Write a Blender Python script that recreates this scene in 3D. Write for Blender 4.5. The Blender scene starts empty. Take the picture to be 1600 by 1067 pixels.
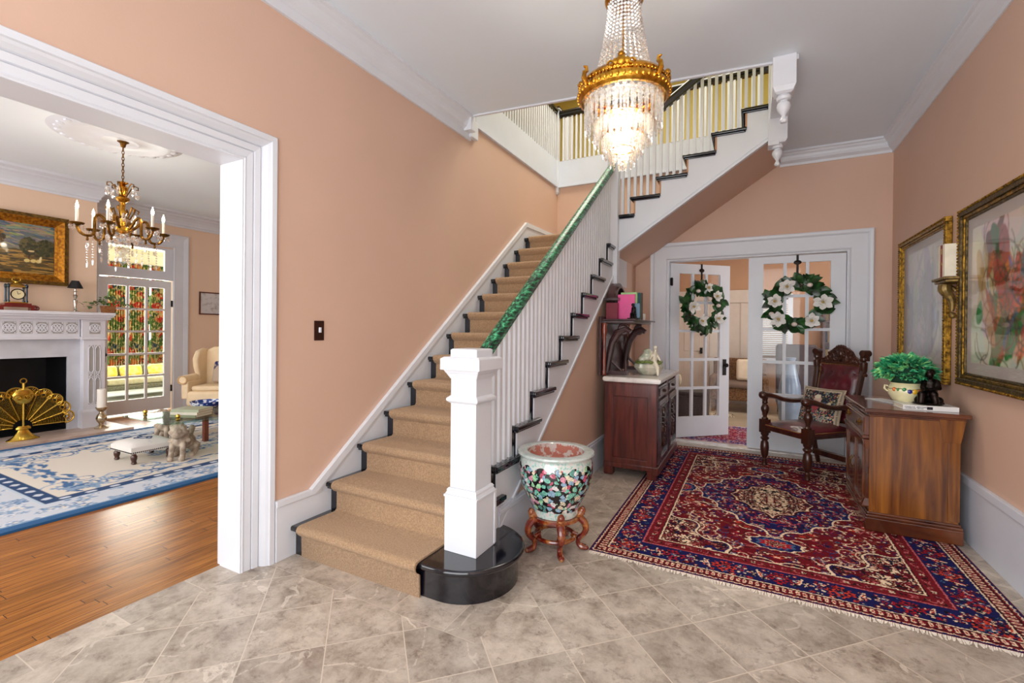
import bpy, bmesh, math, random
import numpy as np
from mathutils import Matrix, Vector
PI=math.pi
C=bpy.context.scene.collection
WM={}
I4=Matrix.Identity(4)
def T(x,y,z=0): return Matrix.Translation((x,y,z))
def RZ(a): return Matrix.Rotation(a,4,'Z')
def RX(a): return Matrix.Rotation(a,4,'X')
def RY(a): return Matrix.Rotation(a,4,'Y')
def lin(c):
    return tuple(((v/255)/12.92 if v/255<=.04045 else ((v/255+.055)/1.055)**2.4) for v in c)+(1,)
# ---------------------------------------------------------------- materials
MATS={}
def newmat(name):
    m=bpy.data.materials.new(name); m.use_nodes=True
    nt=m.node_tree; nt.nodes.clear()
    out=nt.nodes.new('ShaderNodeOutputMaterial')
    b=nt.nodes.new('ShaderNodeBsdfPrincipled'); nt.links.new(b.outputs[0],out.inputs[0])
    return m,nt,b,out
def N(nt,t,**k):
    n=nt.nodes.new('ShaderNode'+t)
    for a,v in k.items():
        if a.startswith('i_'): n.inputs[a[2:].replace('_',' ')].default_value=v
        else: setattr(n,a,v)
    return n
def sc(c,f): return tuple(min(1,v*f) for v in c[:3])+(1,)
def ramp(nt,stops,interp='LINEAR'):
    r=N(nt,'ValToRGB'); r.color_ramp.interpolation=interp
    e=r.color_ramp.elements
    while len(e)<len(stops): e.new(.5)
    for i,(p,c) in enumerate(stops): e[i].position=p; e[i].color=c
    return r
def mat(name,c,rough=.5,metal=0,var=.08,scale=8,bump=0,bscale=60,coat=0,c2=None,stretch=None,spec=None,detail=3,thr=(.35,.65),sheen=0):
    if name in MATS: return MATS[name]
    m,nt,b,out=newmat(name); L=nt.links.new
    col=lin(c); colb=lin(c2) if c2 else None
    tc=N(nt,'TexCoord'); mp=N(nt,'Mapping'); L(tc.outputs['Object'],mp.inputs[0])
    if stretch: mp.inputs['Scale'].default_value=stretch
    n=N(nt,'TexNoise'); n.inputs['Scale'].default_value=scale; n.inputs['Detail'].default_value=detail; L(mp.outputs[0],n.inputs[0])
    r=ramp(nt,[(thr[0],colb or sc(col,1-var)),(thr[1],col if colb else sc(col,1+var))]); L(n.outputs[0],r.inputs[0])
    L(r.outputs[0],b.inputs['Base Color'])
    b.inputs['Roughness'].default_value=rough; b.inputs['Metallic'].default_value=metal
    if coat: b.inputs['Coat Weight'].default_value=coat; b.inputs['Coat Roughness'].default_value=.08
    if spec is not None: b.inputs['Specular IOR Level'].default_value=spec
    if sheen: b.inputs['Sheen Weight'].default_value=sheen
    if bump:
        n2=N(nt,'TexNoise'); n2.inputs['Scale'].default_value=bscale; n2.inputs['Detail'].default_value=4; L(mp.outputs[0],n2.inputs[0])
        bp=N(nt,'Bump'); bp.inputs['Strength'].default_value=bump; bp.inputs['Distance'].default_value=.01; L(n2.outputs[0],bp.inputs['Height']); L(bp.outputs[0],b.inputs['Normal'])
    MATS[name]=m; return m
def wood(name,c1,c2,stretch=(30,30,2),scale=1.5,rough=.25,coat=.3,mid=None):
    if name in MATS: return MATS[name]
    m,nt,b,out=newmat(name); L=nt.links.new
    tc=N(nt,'TexCoord'); mp=N(nt,'Mapping'); mp.inputs['Scale'].default_value=stretch; L(tc.outputs['Object'],mp.inputs[0])
    n=N(nt,'TexNoise',i_Scale=scale,i_Detail=6.,i_Distortion=.6); L(mp.outputs[0],n.inputs[0])
    st=[(.3,lin(c1)),(.7,lin(c2))]
    if mid: st=[(.3,lin(c1)),(.5,lin(mid)),(.72,lin(c2))]
    r=ramp(nt,st); L(n.outputs[0],r.inputs[0]); L(r.outputs[0],b.inputs['Base Color'])
    b.inputs['Roughness'].default_value=rough; b.inputs['Coat Weight'].default_value=coat; b.inputs['Coat Roughness'].default_value=.12
    MATS[name]=m; return m
def emit(name,c,s):
    m,nt,b,out=newmat(name)
    b.inputs['Base Color'].default_value=lin(c); b.inputs['Emission Color'].default_value=lin(c); b.inputs['Emission Strength'].default_value=s
    return m
def attrmat(name,attr='Col',rough=.8,bump=0,coat=0,sheen=0,spec=None):
    m,nt,b,out=newmat(name); L=nt.links.new
    a=N(nt,'Attribute'); a.attribute_name=attr; L(a.outputs['Color'],b.inputs['Base Color'])
    b.inputs['Roughness'].default_value=rough
    if coat: b.inputs['Coat Weight'].default_value=coat; b.inputs['Coat Roughness'].default_value=.05
    if sheen: b.inputs['Sheen Weight'].default_value=sheen
    if spec is not None: b.inputs['Specular IOR Level'].default_value=spec
    if bump:
        tc=N(nt,'TexCoord'); n2=N(nt,'TexNoise',i_Scale=250.,i_Detail=2.); L(tc.outputs['Object'],n2.inputs[0])
        bp=N(nt,'Bump'); bp.inputs['Strength'].default_value=bump; bp.inputs['Distance'].default_value=.01; L(n2.outputs[0],bp.inputs['Height']); L(bp.outputs[0],b.inputs['Normal'])
    return m
def thinglass(name,tint=(255,255,255),refl=.08):
    m,nt,b,out=newmat(name); L=nt.links.new; nt.nodes.remove(b)
    t=N(nt,'BsdfTransparent'); t.inputs[0].default_value=lin(tint)
    g=N(nt,'BsdfGlossy'); g.inputs['Roughness'].default_value=.02
    lw=N(nt,'LayerWeight'); lw.inputs[0].default_value=.5; pw=N(nt,'Math',operation='POWER'); L(lw.outputs['Facing'],pw.inputs[0]); pw.inputs[1].default_value=4.
    f=N(nt,'Math',operation='MULTIPLY_ADD'); L(pw.outputs[0],f.inputs[0]); f.inputs[1].default_value=refl*4; f.inputs[2].default_value=refl*.35
    mx=N(nt,'MixShader'); L(f.outputs[0],mx.inputs[0]); L(t.outputs[0],mx.inputs[1]); L(g.outputs[0],mx.inputs[2]); L(mx.outputs[0],out.inputs[0])
    return m
def crystal(name):
    m,nt,b,out=newmat(name); L=nt.links.new; nt.nodes.remove(b)
    t=N(nt,'BsdfTransparent'); t.inputs[0].default_value=(.93,.93,.93,1)
    g=N(nt,'BsdfGlossy'); g.inputs['Roughness'].default_value=.04; g.inputs[0].default_value=(1,.99,.97,1)
    d=N(nt,'BsdfTranslucent'); d.inputs[0].default_value=(.95,.93,.9,1)
    tc=N(nt,'TexCoord'); nz=N(nt,'TexNoise',i_Scale=70.,i_Detail=1.); L(tc.outputs['Object'],nz.inputs[0])
    r=ramp(nt,[(.4,(.1,.1,.1,1)),(.62,(.75,.75,.75,1))]); L(nz.outputs[0],r.inputs[0])
    m1=N(nt,'MixShader'); L(r.outputs[0],m1.inputs[0]); L(t.outputs[0],m1.inputs[1]); L(g.outputs[0],m1.inputs[2])
    m2=N(nt,'MixShader'); m2.inputs[0].default_value=.05; L(m1.outputs[0],m2.inputs[1]); L(d.outputs[0],m2.inputs[2]); L(m2.outputs[0],out.inputs[0])
    return m
# ---------------------------------------------------------------- mesh builder
class MB:
    def __init__(s,M=I4): s.v=[];s.f=[];s.M=M;s.cols=None
    def add(s,vs,fs,X=None):
        o=len(s.v)
        if X is not None: vs=[tuple(X@Vector(p)) for p in vs]
        s.v+= [tuple(p) for p in vs]; s.f+=[tuple(o+i for i in f) for f in fs]; return s
    def box(s,x0,x1,y0,y1,z0,z1,X=None):
        if x0>x1:x0,x1=x1,x0
        if y0>y1:y0,y1=y1,y0
        if z0>z1:z0,z1=z1,z0
        s.k=getattr(s,'k',0)+1; e=.00012*(s.k%9); x0-=e;x1+=e;y0-=e;y1+=e;z0-=e;z1+=e
        vs=[(x,y,z) for z in(z0,z1) for x,y in((x0,y0),(x1,y0),(x1,y1),(x0,y1))]
        return s.add(vs,[(3,2,1,0),(4,5,6,7),(0,1,5,4),(1,2,6,5),(2,3,7,6),(3,0,4,7)],X)
    def frustum(s,cx,cy,z0,z1,a0,b0,a1,b1,X=None):
        vs=[(cx-a0,cy-b0,z0),(cx+a0,cy-b0,z0),(cx+a0,cy+b0,z0),(cx-a0,cy+b0,z0),(cx-a1,cy-b1,z1),(cx+a1,cy-b1,z1),(cx+a1,cy+b1,z1),(cx-a1,cy+b1,z1)]
        return s.add(vs,[(3,2,1,0),(4,5,6,7),(0,1,5,4),(1,2,6,5),(2,3,7,6),(3,0,4,7)],X)
    def lathe(s,prof,c=(0,0,0),n=24,X=None,cap=True,flute=0,fn=8):
        vs=[];fs=[]
        for (r,z) in prof:
            for k in range(n):
                a=2*PI*k/n; rr=r*(1+flute*math.cos(fn*a)) if flute else r
                vs.append((c[0]+rr*math.cos(a),c[1]+rr*math.sin(a),c[2]+z))
        for i in range(len(prof)-1):
            for k in range(n):
                k2=(k+1)%n; fs.append((i*n+k,i*n+k2,(i+1)*n+k2,(i+1)*n+k))
        if cap:
            fs.append(tuple(range(n-1,-1,-1))); fs.append(tuple((len(prof)-1)*n+k for k in range(n)))
        return s.add(vs,fs,X)
    def tube(s,pts,r,n=8,X=None,closed=False,flat=None):
        pts=[Vector(p) for p in pts]; m=len(pts)
        rs=r if isinstance(r,(list,tuple)) else [r]*m
        vs=[];fs=[];up=None
        for i,p in enumerate(pts):
            if closed: t=(pts[(i+1)%m]-pts[i-1])
            else: t=(pts[min(i+1,m-1)]-pts[max(i-1,0)])
            t.normalize()
            if up is None:
                a=Vector((0,0,1)) if abs(t.z)<.9 else Vector((1,0,0)); u=t.cross(a).normalized()
            else:
                u=(up-t*up.dot(t)).normalized()
            up=u; w=t.cross(u)
            for k in range(n):
                an=2*PI*k/n; vs.append(tuple(p+u*math.cos(an)*rs[i]+w*math.sin(an)*rs[i]*(flat or 1)))
        for i in range(m-(0 if closed else 1)):
            j=(i+1)%m
            for k in range(n):
                k2=(k+1)%n; fs.append((i*n+k,i*n+k2,j*n+k2,j*n+k))
        if not closed:
            fs.append(tuple(range(n-1,-1,-1))); fs.append(tuple((m-1)*n+k for k in range(n)))
        return s.add(vs,fs,X)
    def ball(s,c,r,n=12,m=8,X=None,sq=(1,1,1)):
        prof=[(max(1e-4,math.sin(PI*i/m)),-math.cos(PI*i/m)) for i in range(m+1)]
        vs=[];fs=[]
        for (a,z) in prof:
            for k in range(n):
                t=2*PI*k/n; vs.append((c[0]+r*sq[0]*a*math.cos(t),c[1]+r*sq[1]*a*math.sin(t),c[2]+r*sq[2]*z))
        for i in range(m):
            for k in range(n):
                k2=(k+1)%n; fs.append((i*n+k,i*n+k2,(i+1)*n+k2,(i+1)*n+k))
        return s.add(vs,fs,X)
    def prism(s,poly,h0,h1,axis='z',X=None):
        n=len(poly)
        def P(a,b,h): return (a,b,h) if axis=='z' else ((h,a,b) if axis=='x' else (a,h,b))
        vs=[P(a,b,h0) for a,b in poly]+[P(a,b,h1) for a,b in poly]
        fs=[tuple(range(n-1,-1,-1)),tuple(range(n,2*n))]+[(i,(i+1)%n,n+(i+1)%n,n+i) for i in range(n)]
        return s.add(vs,fs,X)
    def sweep(s,prof,path,closed=False,up=(0,0,1)):
        """prof: (out,up) points; path: list of (point, outdir)"""
        vs=[];fs=[];n=len(prof);m=len(path);U=Vector(up)
        for p,o in path:
            p=Vector(p);o=Vector(o)
            for a,b in prof: vs.append(tuple(p+o*a+U*b))
        for i in range(m-1+(1 if closed else 0)):
            j=(i+1)%m
            for k in range(n-1): fs.append((i*n+k,i*n+k+1,j*n+k+1,j*n+k))
        if not closed: fs+= [tuple(range(n)),tuple((m-1)*n+k for k in range(n-1,-1,-1))]
        return s.add(vs,fs)
    def build(s,name,m,parent=None,smooth=False,bevel=0,rot=None,seg=2,sub=0,remesh=0,auto=35):
        me=bpy.data.meshes.new(name)
        A=np.array(s.v); lo=A.min(0);hi=A.max(0); c=Vector(((lo[0]+hi[0])/2,(lo[1]+hi[1])/2,lo[2]))
        me.from_pydata([tuple(Vector(p)-c) for p in s.v],[],s.f); me.validate(); me.update()
        b=bmesh.new(); b.from_mesh(me); bmesh.ops.recalc_face_normals(b,faces=b.faces); b.to_mesh(me); b.free()
        if s.cols is not None:
            ca=me.color_attributes.new('Col','FLOAT_COLOR','POINT'); ca.data.foreach_set('color',np.asarray(s.cols,dtype=np.float32).ravel())
        if m is not None:
            for mm in (m if isinstance(m,list) else [m]): me.materials.append(mm)
        if smooth:
            me.polygons.foreach_set('use_smooth',[True]*len(me.polygons))
            if auto: 
                try: me.set_sharp_from_angle(angle=math.radians(auto))
                except Exception: pass
        o=bpy.data.objects.new(name,me); C.objects.link(o)
        W=s.M@Matrix.Translation(c)
        if parent is not None: o.parent=parent; o.matrix_basis=WM[parent.name].inverted()@W
        else: o.matrix_basis=W
        WM[o.name]=W
        if remesh:
            md=o.modifiers.new('r','REMESH'); md.mode='VOXEL'; md.voxel_size=remesh; md.use_smooth_shade=True
            md=o.modifiers.new('s','SMOOTH'); md.iterations=3; md.factor=.5
        if bevel:
            md=o.modifiers.new('b','BEVEL'); md.width=bevel; md.segments=seg; md.limit_method='ANGLE'; md.angle_limit=math.radians(40)
        if sub:
            md=o.modifiers.new('s','SUBSURF'); md.levels=sub; md.render_levels=sub
        return o
def thing(name,label,cat,M=I4,group=None,kind=None):
    o=bpy.data.objects.new(name,None); C.objects.link(o); o.matrix_basis=M; o.empty_display_size=.1; WM[o.name]=M.copy()
    o['label']=label; o['category']=cat
    if group:o['group']=group
    if kind:o['kind']=kind
    return o
def tag(o,label,cat,group=None,kind=None):
    o['label']=label;o['category']=cat
    if group:o['group']=group
    if kind:o['kind']=kind
    return o
def struct(o,label=None,cat=None):
    o['kind']='structure'
    if label:o['label']=label
    if cat:o['category']=cat
    return o
def dup(o,parent,off):
    """copy of a part moved by an offset in its parent's frame"""
    c=o.copy(); C.objects.link(c); c.parent=parent; c.matrix_basis=Matrix.Translation(off)@o.matrix_basis
    WM[c.name]=WM[parent.name]@c.matrix_basis
    return c
def copy_thing(root,M,label,group=None):
    r=root.copy(); C.objects.link(r); r.matrix_basis=M; r['label']=label; WM[r.name]=M.copy()
    if group: r['group']=group
    def rec(a,b):
        for ch in list(a.children):
            c=ch.copy(); C.objects.link(c); c.parent=b; c.matrix_basis=ch.matrix_basis.copy(); rec(ch,c)
    rec(root,r); return r
def arc(cx,cy,r,a0,a1,n):
    return [(cx+r*math.cos(a0+(a1-a0)*i/n),cy+r*math.sin(a0+(a1-a0)*i/n)) for i in range(n+1)]
def spiral(cx,cz,r0,r1,a0,a1,n=18):
    return [(cx+(r0+(r1-r0)*i/n)*math.cos(a0+(a1-a0)*i/n),cz+(r0+(r1-r0)*i/n)*math.sin(a0+(a1-a0)*i/n)) for i in range(n+1)]
def bez(p0,p1,p2,p3,n=10):
    p=[Vector(q) for q in(p0,p1,p2,p3)]
    return [tuple((1-t)**3*p[0]+3*(1-t)**2*t*p[1]+3*(1-t)*t*t*p[2]+t**3*p[3]) for t in [i/n for i in range(n+1)]]
random.seed(7)
# ---------------------------------------------------------------- palette
WHITE=mat('white_trim_paint',(221,224,231),.35,var=.015,scale=3)
WHITE2=mat('white_satin_paint',(212,217,228),.4,var=.02,scale=4)
CEILP=mat('ceiling_paint',(230,240,250),.8,var=.012,scale=1.2)
PEACH=mat('peach_wall_paint',(213,178,157),.55,var=.02,scale=1.5,bump=.05,bscale=90)
PEACHP=mat('pale_peach_paint',(228,200,176),.6,var=.02,scale=1.5)
BROWNP=mat('tan_wall_paint',(186,140,106),.6,var=.03,scale=1.5)
YELLOW=mat('yellow_green_paint',(205,190,110),.6,var=.03,scale=1.5)
BLACKP=mat('black_gloss_paint',(9,9,20),.12,var=.25,scale=10,coat=.6)
BLACKR=mat('black_handrail_paint',(24,22,24),.2,var=.2,scale=10,coat=.5)
GOLD=mat('gilt_metal',(226,170,62),.22,metal=1,var=.25,scale=25,bump=.2,bscale=120,c2=(156,104,30))
BRASS=mat('brass',(205,170,75),.22,metal=1,var=.15,scale=20)
ABRASS=mat('antique_brass',(138,96,40),.35,metal=1,var=.3,scale=30,c2=(92,64,26))
SILVER=mat('silver_metal',(215,212,205),.15,metal=1,var=.15,scale=20)
MERC=mat('mercury_glass',(220,205,175),.15,metal=.9,var=.3,scale=18,c2=(160,140,110))
DARKM=mat('dark_iron',(28,24,24),.45,metal=.6,var=.2)
CRYS=crystal('cut_crystal')
PANE=thinglass('pane_glass',refl=.045)
BULB=emit('lit_bulb',(255,226,180),3)
BULB2=emit('lit_candle_bulb',(255,236,205),40)
MAHOG=wood('mahogany',(60,20,18),(112,48,38),(18,18,1.6),1.5,.28,.3)
WALNUT=wood('dark_carved_walnut',(38,18,12),(84,42,28),(12,12,3),1.5,.3,.4)
MARBW=mat('white_marble',(232,226,220),.15,var=.06,scale=9,coat=.4,c2=(196,186,180),detail=6,thr=(.28,.5))
# ================================================================ SETTING
LW=-2.6;RW=1.36;BY=6.4;CE=3.6;FY=-1.7
def floor_marble():
    m,nt,b,out=newmat('marble_tile_floor'); L=nt.links.new
    g=N(nt,'NewGeometry'); sp=N(nt,'SeparateXYZ'); L(g.outputs['Position'],sp.inputs[0])
    def mth(op,a,b2=None,c=None):
        n=N(nt,'Math',operation=op)
        for i,v in enumerate((a,b2,c)):
            if v is None: continue
            if isinstance(v,(int,float)): n.inputs[i].default_value=v
            else: L(v,n.inputs[i])
        return n.outputs[0]
    x,y=sp.outputs[0],sp.outputs[1]
    u=mth('DIVIDE',mth('ADD',mth('ADD',x,y),-2.2),.489); v=mth('DIVIDE',mth('ADD',mth('SUBTRACT',x,y),2.2),.489)
    inb=mth('MAXIMUM',mth('MULTIPLY',mth('GREATER_THAN',y,1.8),mth('LESS_THAN',x,-1.12)),mth('LESS_THAN',x,-2.66))
    ub=mth('DIVIDE',mth('ADD',x,2.66),.34); vb=mth('DIVIDE',mth('ADD',y,-1.8),.34)
    def mixf(a,b2): return mth('ADD',mth('MULTIPLY',a,mth('SUBTRACT',1,inb)),mth('MULTIPLY',b2,inb))
    U=mixf(u,ub);V=mixf(v,vb)
    dist=mth('MINIMUM',mth('PINGPONG',U,.5),mth('PINGPONG',V,.5))
    gr=mth('LESS_THAN',dist,.0075)
    cb=N(nt,'CombineXYZ'); L(mth('FLOOR',U),cb.inputs[0]); L(mth('FLOOR',V),cb.inputs[1]); L(inb,cb.inputs[2])
    wn=N(nt,'TexWhiteNoise'); L(cb.outputs[0],wn.inputs[0])
    # per-tile offset of the marble figure
    off=N(nt,'VectorMath',operation='MULTIPLY_ADD'); L(wn.outputs['Color'],off.inputs[0]); off.inputs[1].default_value=(9,9,9); L(g.outputs['Position'],off.inputs[2])
    n1=N(nt,'TexNoise',i_Scale=6.,i_Detail=9.,i_Roughness=.74,i_Distortion=.25); L(off.outputs[0],n1.inputs[0])
    r1=ramp(nt,[(.28,lin((118,104,90))),(.42,lin((164,150,136))),(.55,lin((190,177,163))),(.75,lin((212,200,186)))]); L(n1.outputs[0],r1.inputs[0])
    n3=N(nt,'TexNoise',i_Scale=13.,i_Detail=9.,i_Roughness=.8,i_Distortion=.3); L(off.outputs[0],n3.inputs[0])
    r3=ramp(nt,[(.36,(.34,.28,.24,1)),(.46,(1,1,1,1))]); L(n3.outputs[0],r3.inputs[0])
    m3=N(nt,'Mix',data_type='RGBA',blend_type='MULTIPLY'); m3.inputs[0].default_value=.6; L(r1.outputs[0],m3.inputs[6]); L(r3.outputs[0],m3.inputs[7])
    # veins
    n2=N(nt,'TexNoise',i_Scale=1.5,i_Detail=3.,i_Distortion=.5); L(off.outputs[0],n2.inputs[0])
    vd=mth('ABSOLUTE',mth('SUBTRACT',n2.outputs[0],.5)); vein=mth('MULTIPLY',mth('LESS_THAN',vd,.006),mth('GREATER_THAN',n3.outputs[0],.5))
    mv=N(nt,'Mix',data_type='RGBA'); L(mth('MULTIPLY',vein,.55),mv.inputs[0]); L(m3.outputs[2],mv.inputs[6]); mv.inputs[7].default_value=lin((226,214,200))
    # tile tone
    tn=N(nt,'MapRange'); L(wn.outputs[0],tn.inputs[0]); tn.inputs[3].default_value=.84; tn.inputs[4].default_value=1.12
    mt=N(nt,'VectorMath',operation='SCALE'); L(mv.outputs[2],mt.inputs[0]); L(tn.outputs[0],mt.inputs['Scale'])
    mg=N(nt,'Mix',data_type='RGBA'); L(gr,mg.inputs[0]); L(mt.outputs[0],mg.inputs[6]); mg.inputs[7].default_value=lin((205,192,176))
    L(mg.outputs[2],b.inputs['Base Color'])
    b.inputs['Roughness'].default_value=.3
    bp=N(nt,'Bump'); bp.inputs['Strength'].default_value=.25; bp.inputs['Distance'].default_value=.003; L(mth('SUBTRACT',n1.outputs[0],gr),bp.inputs['Height']); L(bp.outputs[0],b.inputs['Normal'])
    return m
def floor_wood(name='oak_plank_floor',c1=(132,76,26),c2=(188,122,52),w=.058):
    m,nt,b,out=newmat(name); L=nt.links.new
    g=N(nt,'NewGeometry'); sp=N(nt,'SeparateXYZ'); L(g.outputs['Position'],sp.inputs[0])
    def mth(op,a,b2=None):
        n=N(nt,'Math',operation=op)
        for i,v in enumerate((a,b2)):
            if v is None: continue
            if isinstance(v,(int,float)): n.inputs[i].default_value=v
            else: L(v,n.inputs[i])
        return n.outputs[0]
    x,y=sp.outputs[0],sp.outputs[1]
    U=mth('DIVIDE',x,w); fu=mth('FLOOR',U)
    wn=N(nt,'TexWhiteNoise',noise_dimensions='1D'); L(fu,wn.inputs['W'])
    V=mth('DIVIDE',mth('ADD',y,mth('MULTIPLY',wn.outputs[0],5)),1.1)
    cb=N(nt,'CombineXYZ'); L(fu,cb.inputs[0]); L(mth('FLOOR',V),cb.inputs[1])
    w2=N(nt,'TexWhiteNoise'); L(cb.outputs[0],w2.inputs[0])
    gap=mth('MAXIMUM',mth('LESS_THAN',mth('PINGPONG',U,.5),.02),mth('LESS_THAN',mth('PINGPONG',V,.5),.0015))
    mp=N(nt,'VectorMath',operation='MULTIPLY_ADD'); L(w2.outputs['Color'],mp.inputs[0]); mp.inputs[1].default_value=(7,7,7); L(g.outputs['Position'],mp.inputs[2])
    sm=N(nt,'Mapping'); sm.inputs['Scale'].default_value=(26,1.6,1); L(mp.outputs[0],sm.inputs[0])
    n=N(nt,'TexNoise',i_Scale=2.2,i_Detail=7.,i_Distortion=.8); L(sm.outputs[0],n.inputs[0])
    r=ramp(nt,[(.3,lin(c1)),(.72,lin(c2))]); L(n.outputs[0],r.inputs[0])
    tn=N(nt,'MapRange'); L(w2.outputs[0],tn.inputs[0]); tn.inputs[3].default_value=.78; tn.inputs[4].default_value=1.18
    sca=N(nt,'VectorMath',operation='SCALE'); L(r.outputs[0],sca.inputs[0]); L(tn.outputs[0],sca.inputs['Scale'])
    mg=N(nt,'Mix',data_type='RGBA'); L(gap,mg.inputs[0]); L(sca.outputs[0],mg.inputs[6]); mg.inputs[7].default_value=lin((70,38,16))
    L(mg.outputs[2],b.inputs['Base Color']); b.inputs['Roughness'].default_value=.26
    return m
FM=floor_marble(); FW=floor_wood()
struct(MB().box(-2.86,1.45,FY-.1,6.36,-.1,0).build('floor',FM),'grey-brown marble tiles laid diagonally in the entrance hall','floor')
struct(MB().box(-9.1,-2.86,FY-.1,6.3,-.1,0).build('floor',FW),'narrow honey oak boards of the living room floor','floor')
TILE=mat('cream_tile',(196,176,150),.25,var=.06,scale=3)
struct(MB().box(-3,3.4,6.5,11,-.1,0).build('floor',TILE),'tan tiled floor of the room behind the double doors','floor')
struct(MB().box(-13.2,-9.1,1,6.6,-.1,-.005).build('floor',mat('sunroom_floor',(190,196,190),.3,var=.05)),'pale floor of the sunroom beyond the glazed door','floor')
struct(MB().box(-1.0,.98,6.36,6.5,-.1,.012).build('trim_1',MARBW,bevel=.003),'white marble threshold under the double doors','threshold')
# --- foyer walls
w=MB()
w.box(-2.85,LW,1.81,6.55,0,3.58); w.box(-2.85,-2.69,1.66,1.81,0,3.58); w.box(-2.69,LW,1.6,1.81,2.59,3.58); w.box(-2.85,LW,-1.0,1.61,2.59,3.6); w.box(-2.85,-2.69,-1.05,1.66,2.45,3.58); w.box(-2.85,LW,FY-.15,-1.15,0,3.6); w.box(-2.85,-2.69,-1.15,-1.0,0,3.6); w.box(-2.69,LW,-1.15,-1.0,2.59,3.6)
struct(w.build('wall_left',PEACH),'peach painted left wall beside the stairs','wall')
w=MB(); w.box(RW,RW+.15,FY-.15,6.55,0,3.6)
struct(w.build('wall_right',PEACH),'peach right wall carrying the framed pictures','wall')
w=MB(); w.box(LW,-1.0,BY,BY+.15,0,3.58); w.box(-1.0,.97,BY,BY+.15,2.41,3.58); w.box(.97,RW,BY,BY+.15,0,3.6)
struct(w.build('wall_back',PEACH),'peach back wall around the glazed double doors','wall')
w=MB(); w.box(-2.86,-2.2,FY-.15,FY,0,3.6); w.box(1.2,RW+.15,FY-.15,FY,0,3.6); w.box(-2.2,1.2,FY-.15,FY,3.2,3.6)
struct(w.build('wall_front',PEACH),'peach front wall around the entrance door','wall')
# unseen glazed entrance behind the viewer, made wide to let in fill light
w=MB()
for x in(-2.2,-1.25,-1.05,.0,.2,1.15): w.box(x,x+.06,FY-.1,FY-.03,0,3.2)
w.box(-2.2,1.2,FY-.1,FY-.03,3.14,3.2); w.box(-2.2,1.2,FY-.1,FY-.03,2.35,2.42); w.box(-2.2,1.2,FY-.1,FY-.03,0,.2)
struct(w.build('window_1',WHITE),'unseen white framed glazed front entrance, made wide for fill light','window')
# under-stair closet wall
w=MB(); w.prism([(2.5,0),(6.4,0),(6.4,2.36),(5.27,2.36),(5.22,2.06),(2.5,.10)],-1.5,-1.43,'x')
struct(w.build('wall_stair',PEACH),'dusky peach triangular wall under the stair flight','wall')
# ceiling
w=MB(); w.prism([(-2.86,FY-.15),(1.5,FY-.15),(1.5,4.2),(.28,4.2),(-2.6,3.88),(-2.86,3.88)],3.6,3.95); w.box(.28,1.5,4.2,6.55,3.6,3.95)
struct(w.build('ceiling',CEILP),'white foyer ceiling cut back around the stairwell','ceiling')
w=MB(); w.prism([(-2.6,3.875),(.14,4.185),(.14,4.21),(-2.6,3.90)],3.585,3.96)
struct(w.build('trim_2',WHITE),'thin white bead along the ceiling edge of the stairwell','trim')
w=MB(); w.box(.14,.30,4.15,6.4,3.56,3.96)
struct(w.build('trim_3',WHITE),'white fascia on the right side of the stairwell','trim')
# crown
CR=[(0,-.16),(.012,-.16),(.018,-.135),(.03,-.125),(.05,-.11),(.062,-.085),(.068,-.06),(.085,-.045),(.092,-.03),(.11,-.022),(.11,0),(0,0)]
w=MB(); w.sweep(CR,[((LW,FY,CE),(1,0,0)),((LW,3.86,CE),(1,0,0))])
w.box(LW,LW+.02,FY,3.99,3.39,3.45)
struct(w.build('trim_4',WHITE),'white crown moulding along the left wall','crown moulding')
w=MB(); w.sweep(CR,[((.28,BY,CE),(0,-1,0)),((RW,BY,CE),(-1,-1,0)),((RW,FY,CE),(-1,0,0))])
struct(w.build('trim_5',WHITE),'white crown moulding along the back and right walls','crown moulding')
# bracket-like end board where crown stops
w=MB(); w.box(LW,LW+.10,3.86,3.95,3.45,3.6); w.box(LW,LW+.05,3.95,4.08,3.42,3.6)
struct(w.build('trim_6',WHITE,bevel=.006),'white stepped end block where the left crown moulding stops','trim')
# well fascia
w=MB(); w.box(-2.66,LW+.02,4.08,6.42,3.57,3.96); w.box(-2.6,.14,BY-.03,BY+.1,3.57,3.96)
w.box(LW,LW+.03,4.1,6.4,3.57,3.59); w.box(-2.6,.14,BY-.045,BY,3.57,3.59)
struct(w.build('trim_7',WHITE2),'white fascia boards around the stairwell','trim')
# baseboards
w=MB(); w.box(RW-.02,RW,FY,6.4,0,.40); w.box(RW-.03,RW,FY,6.4,.40,.455)
struct(w.build('baseboard_right',WHITE2,bevel=.004),'tall white baseboard of the right wall','baseboard')
w=MB(); w.box(LW,LW+.02,1.83,2.3,0,.34); w.box(LW,LW+.028,1.83,2.16,.34,.38)
struct(w.build('baseboard_left',WHITE,bevel=.004),'white baseboard between doorway and stairs','baseboard')
w=MB(); w.box(-1.43,-1.41,2.55,6.4,0,.27); w.box(-1.43,-1.403,2.55,6.4,.27,.30); w.box(-1.43,-1.41,2.55,6.4,.30,.32)
struct(w.build('baseboard_stair',WHITE2,bevel=.004),'white baseboard along the under-stair wall','baseboard')
w=MB(); w.box(-1.40,-1.22,BY-.02,BY,0,.3)
struct(w.build('baseboard_back',WHITE,bevel=.003),'short white baseboard left of the double doors','baseboard')
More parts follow.
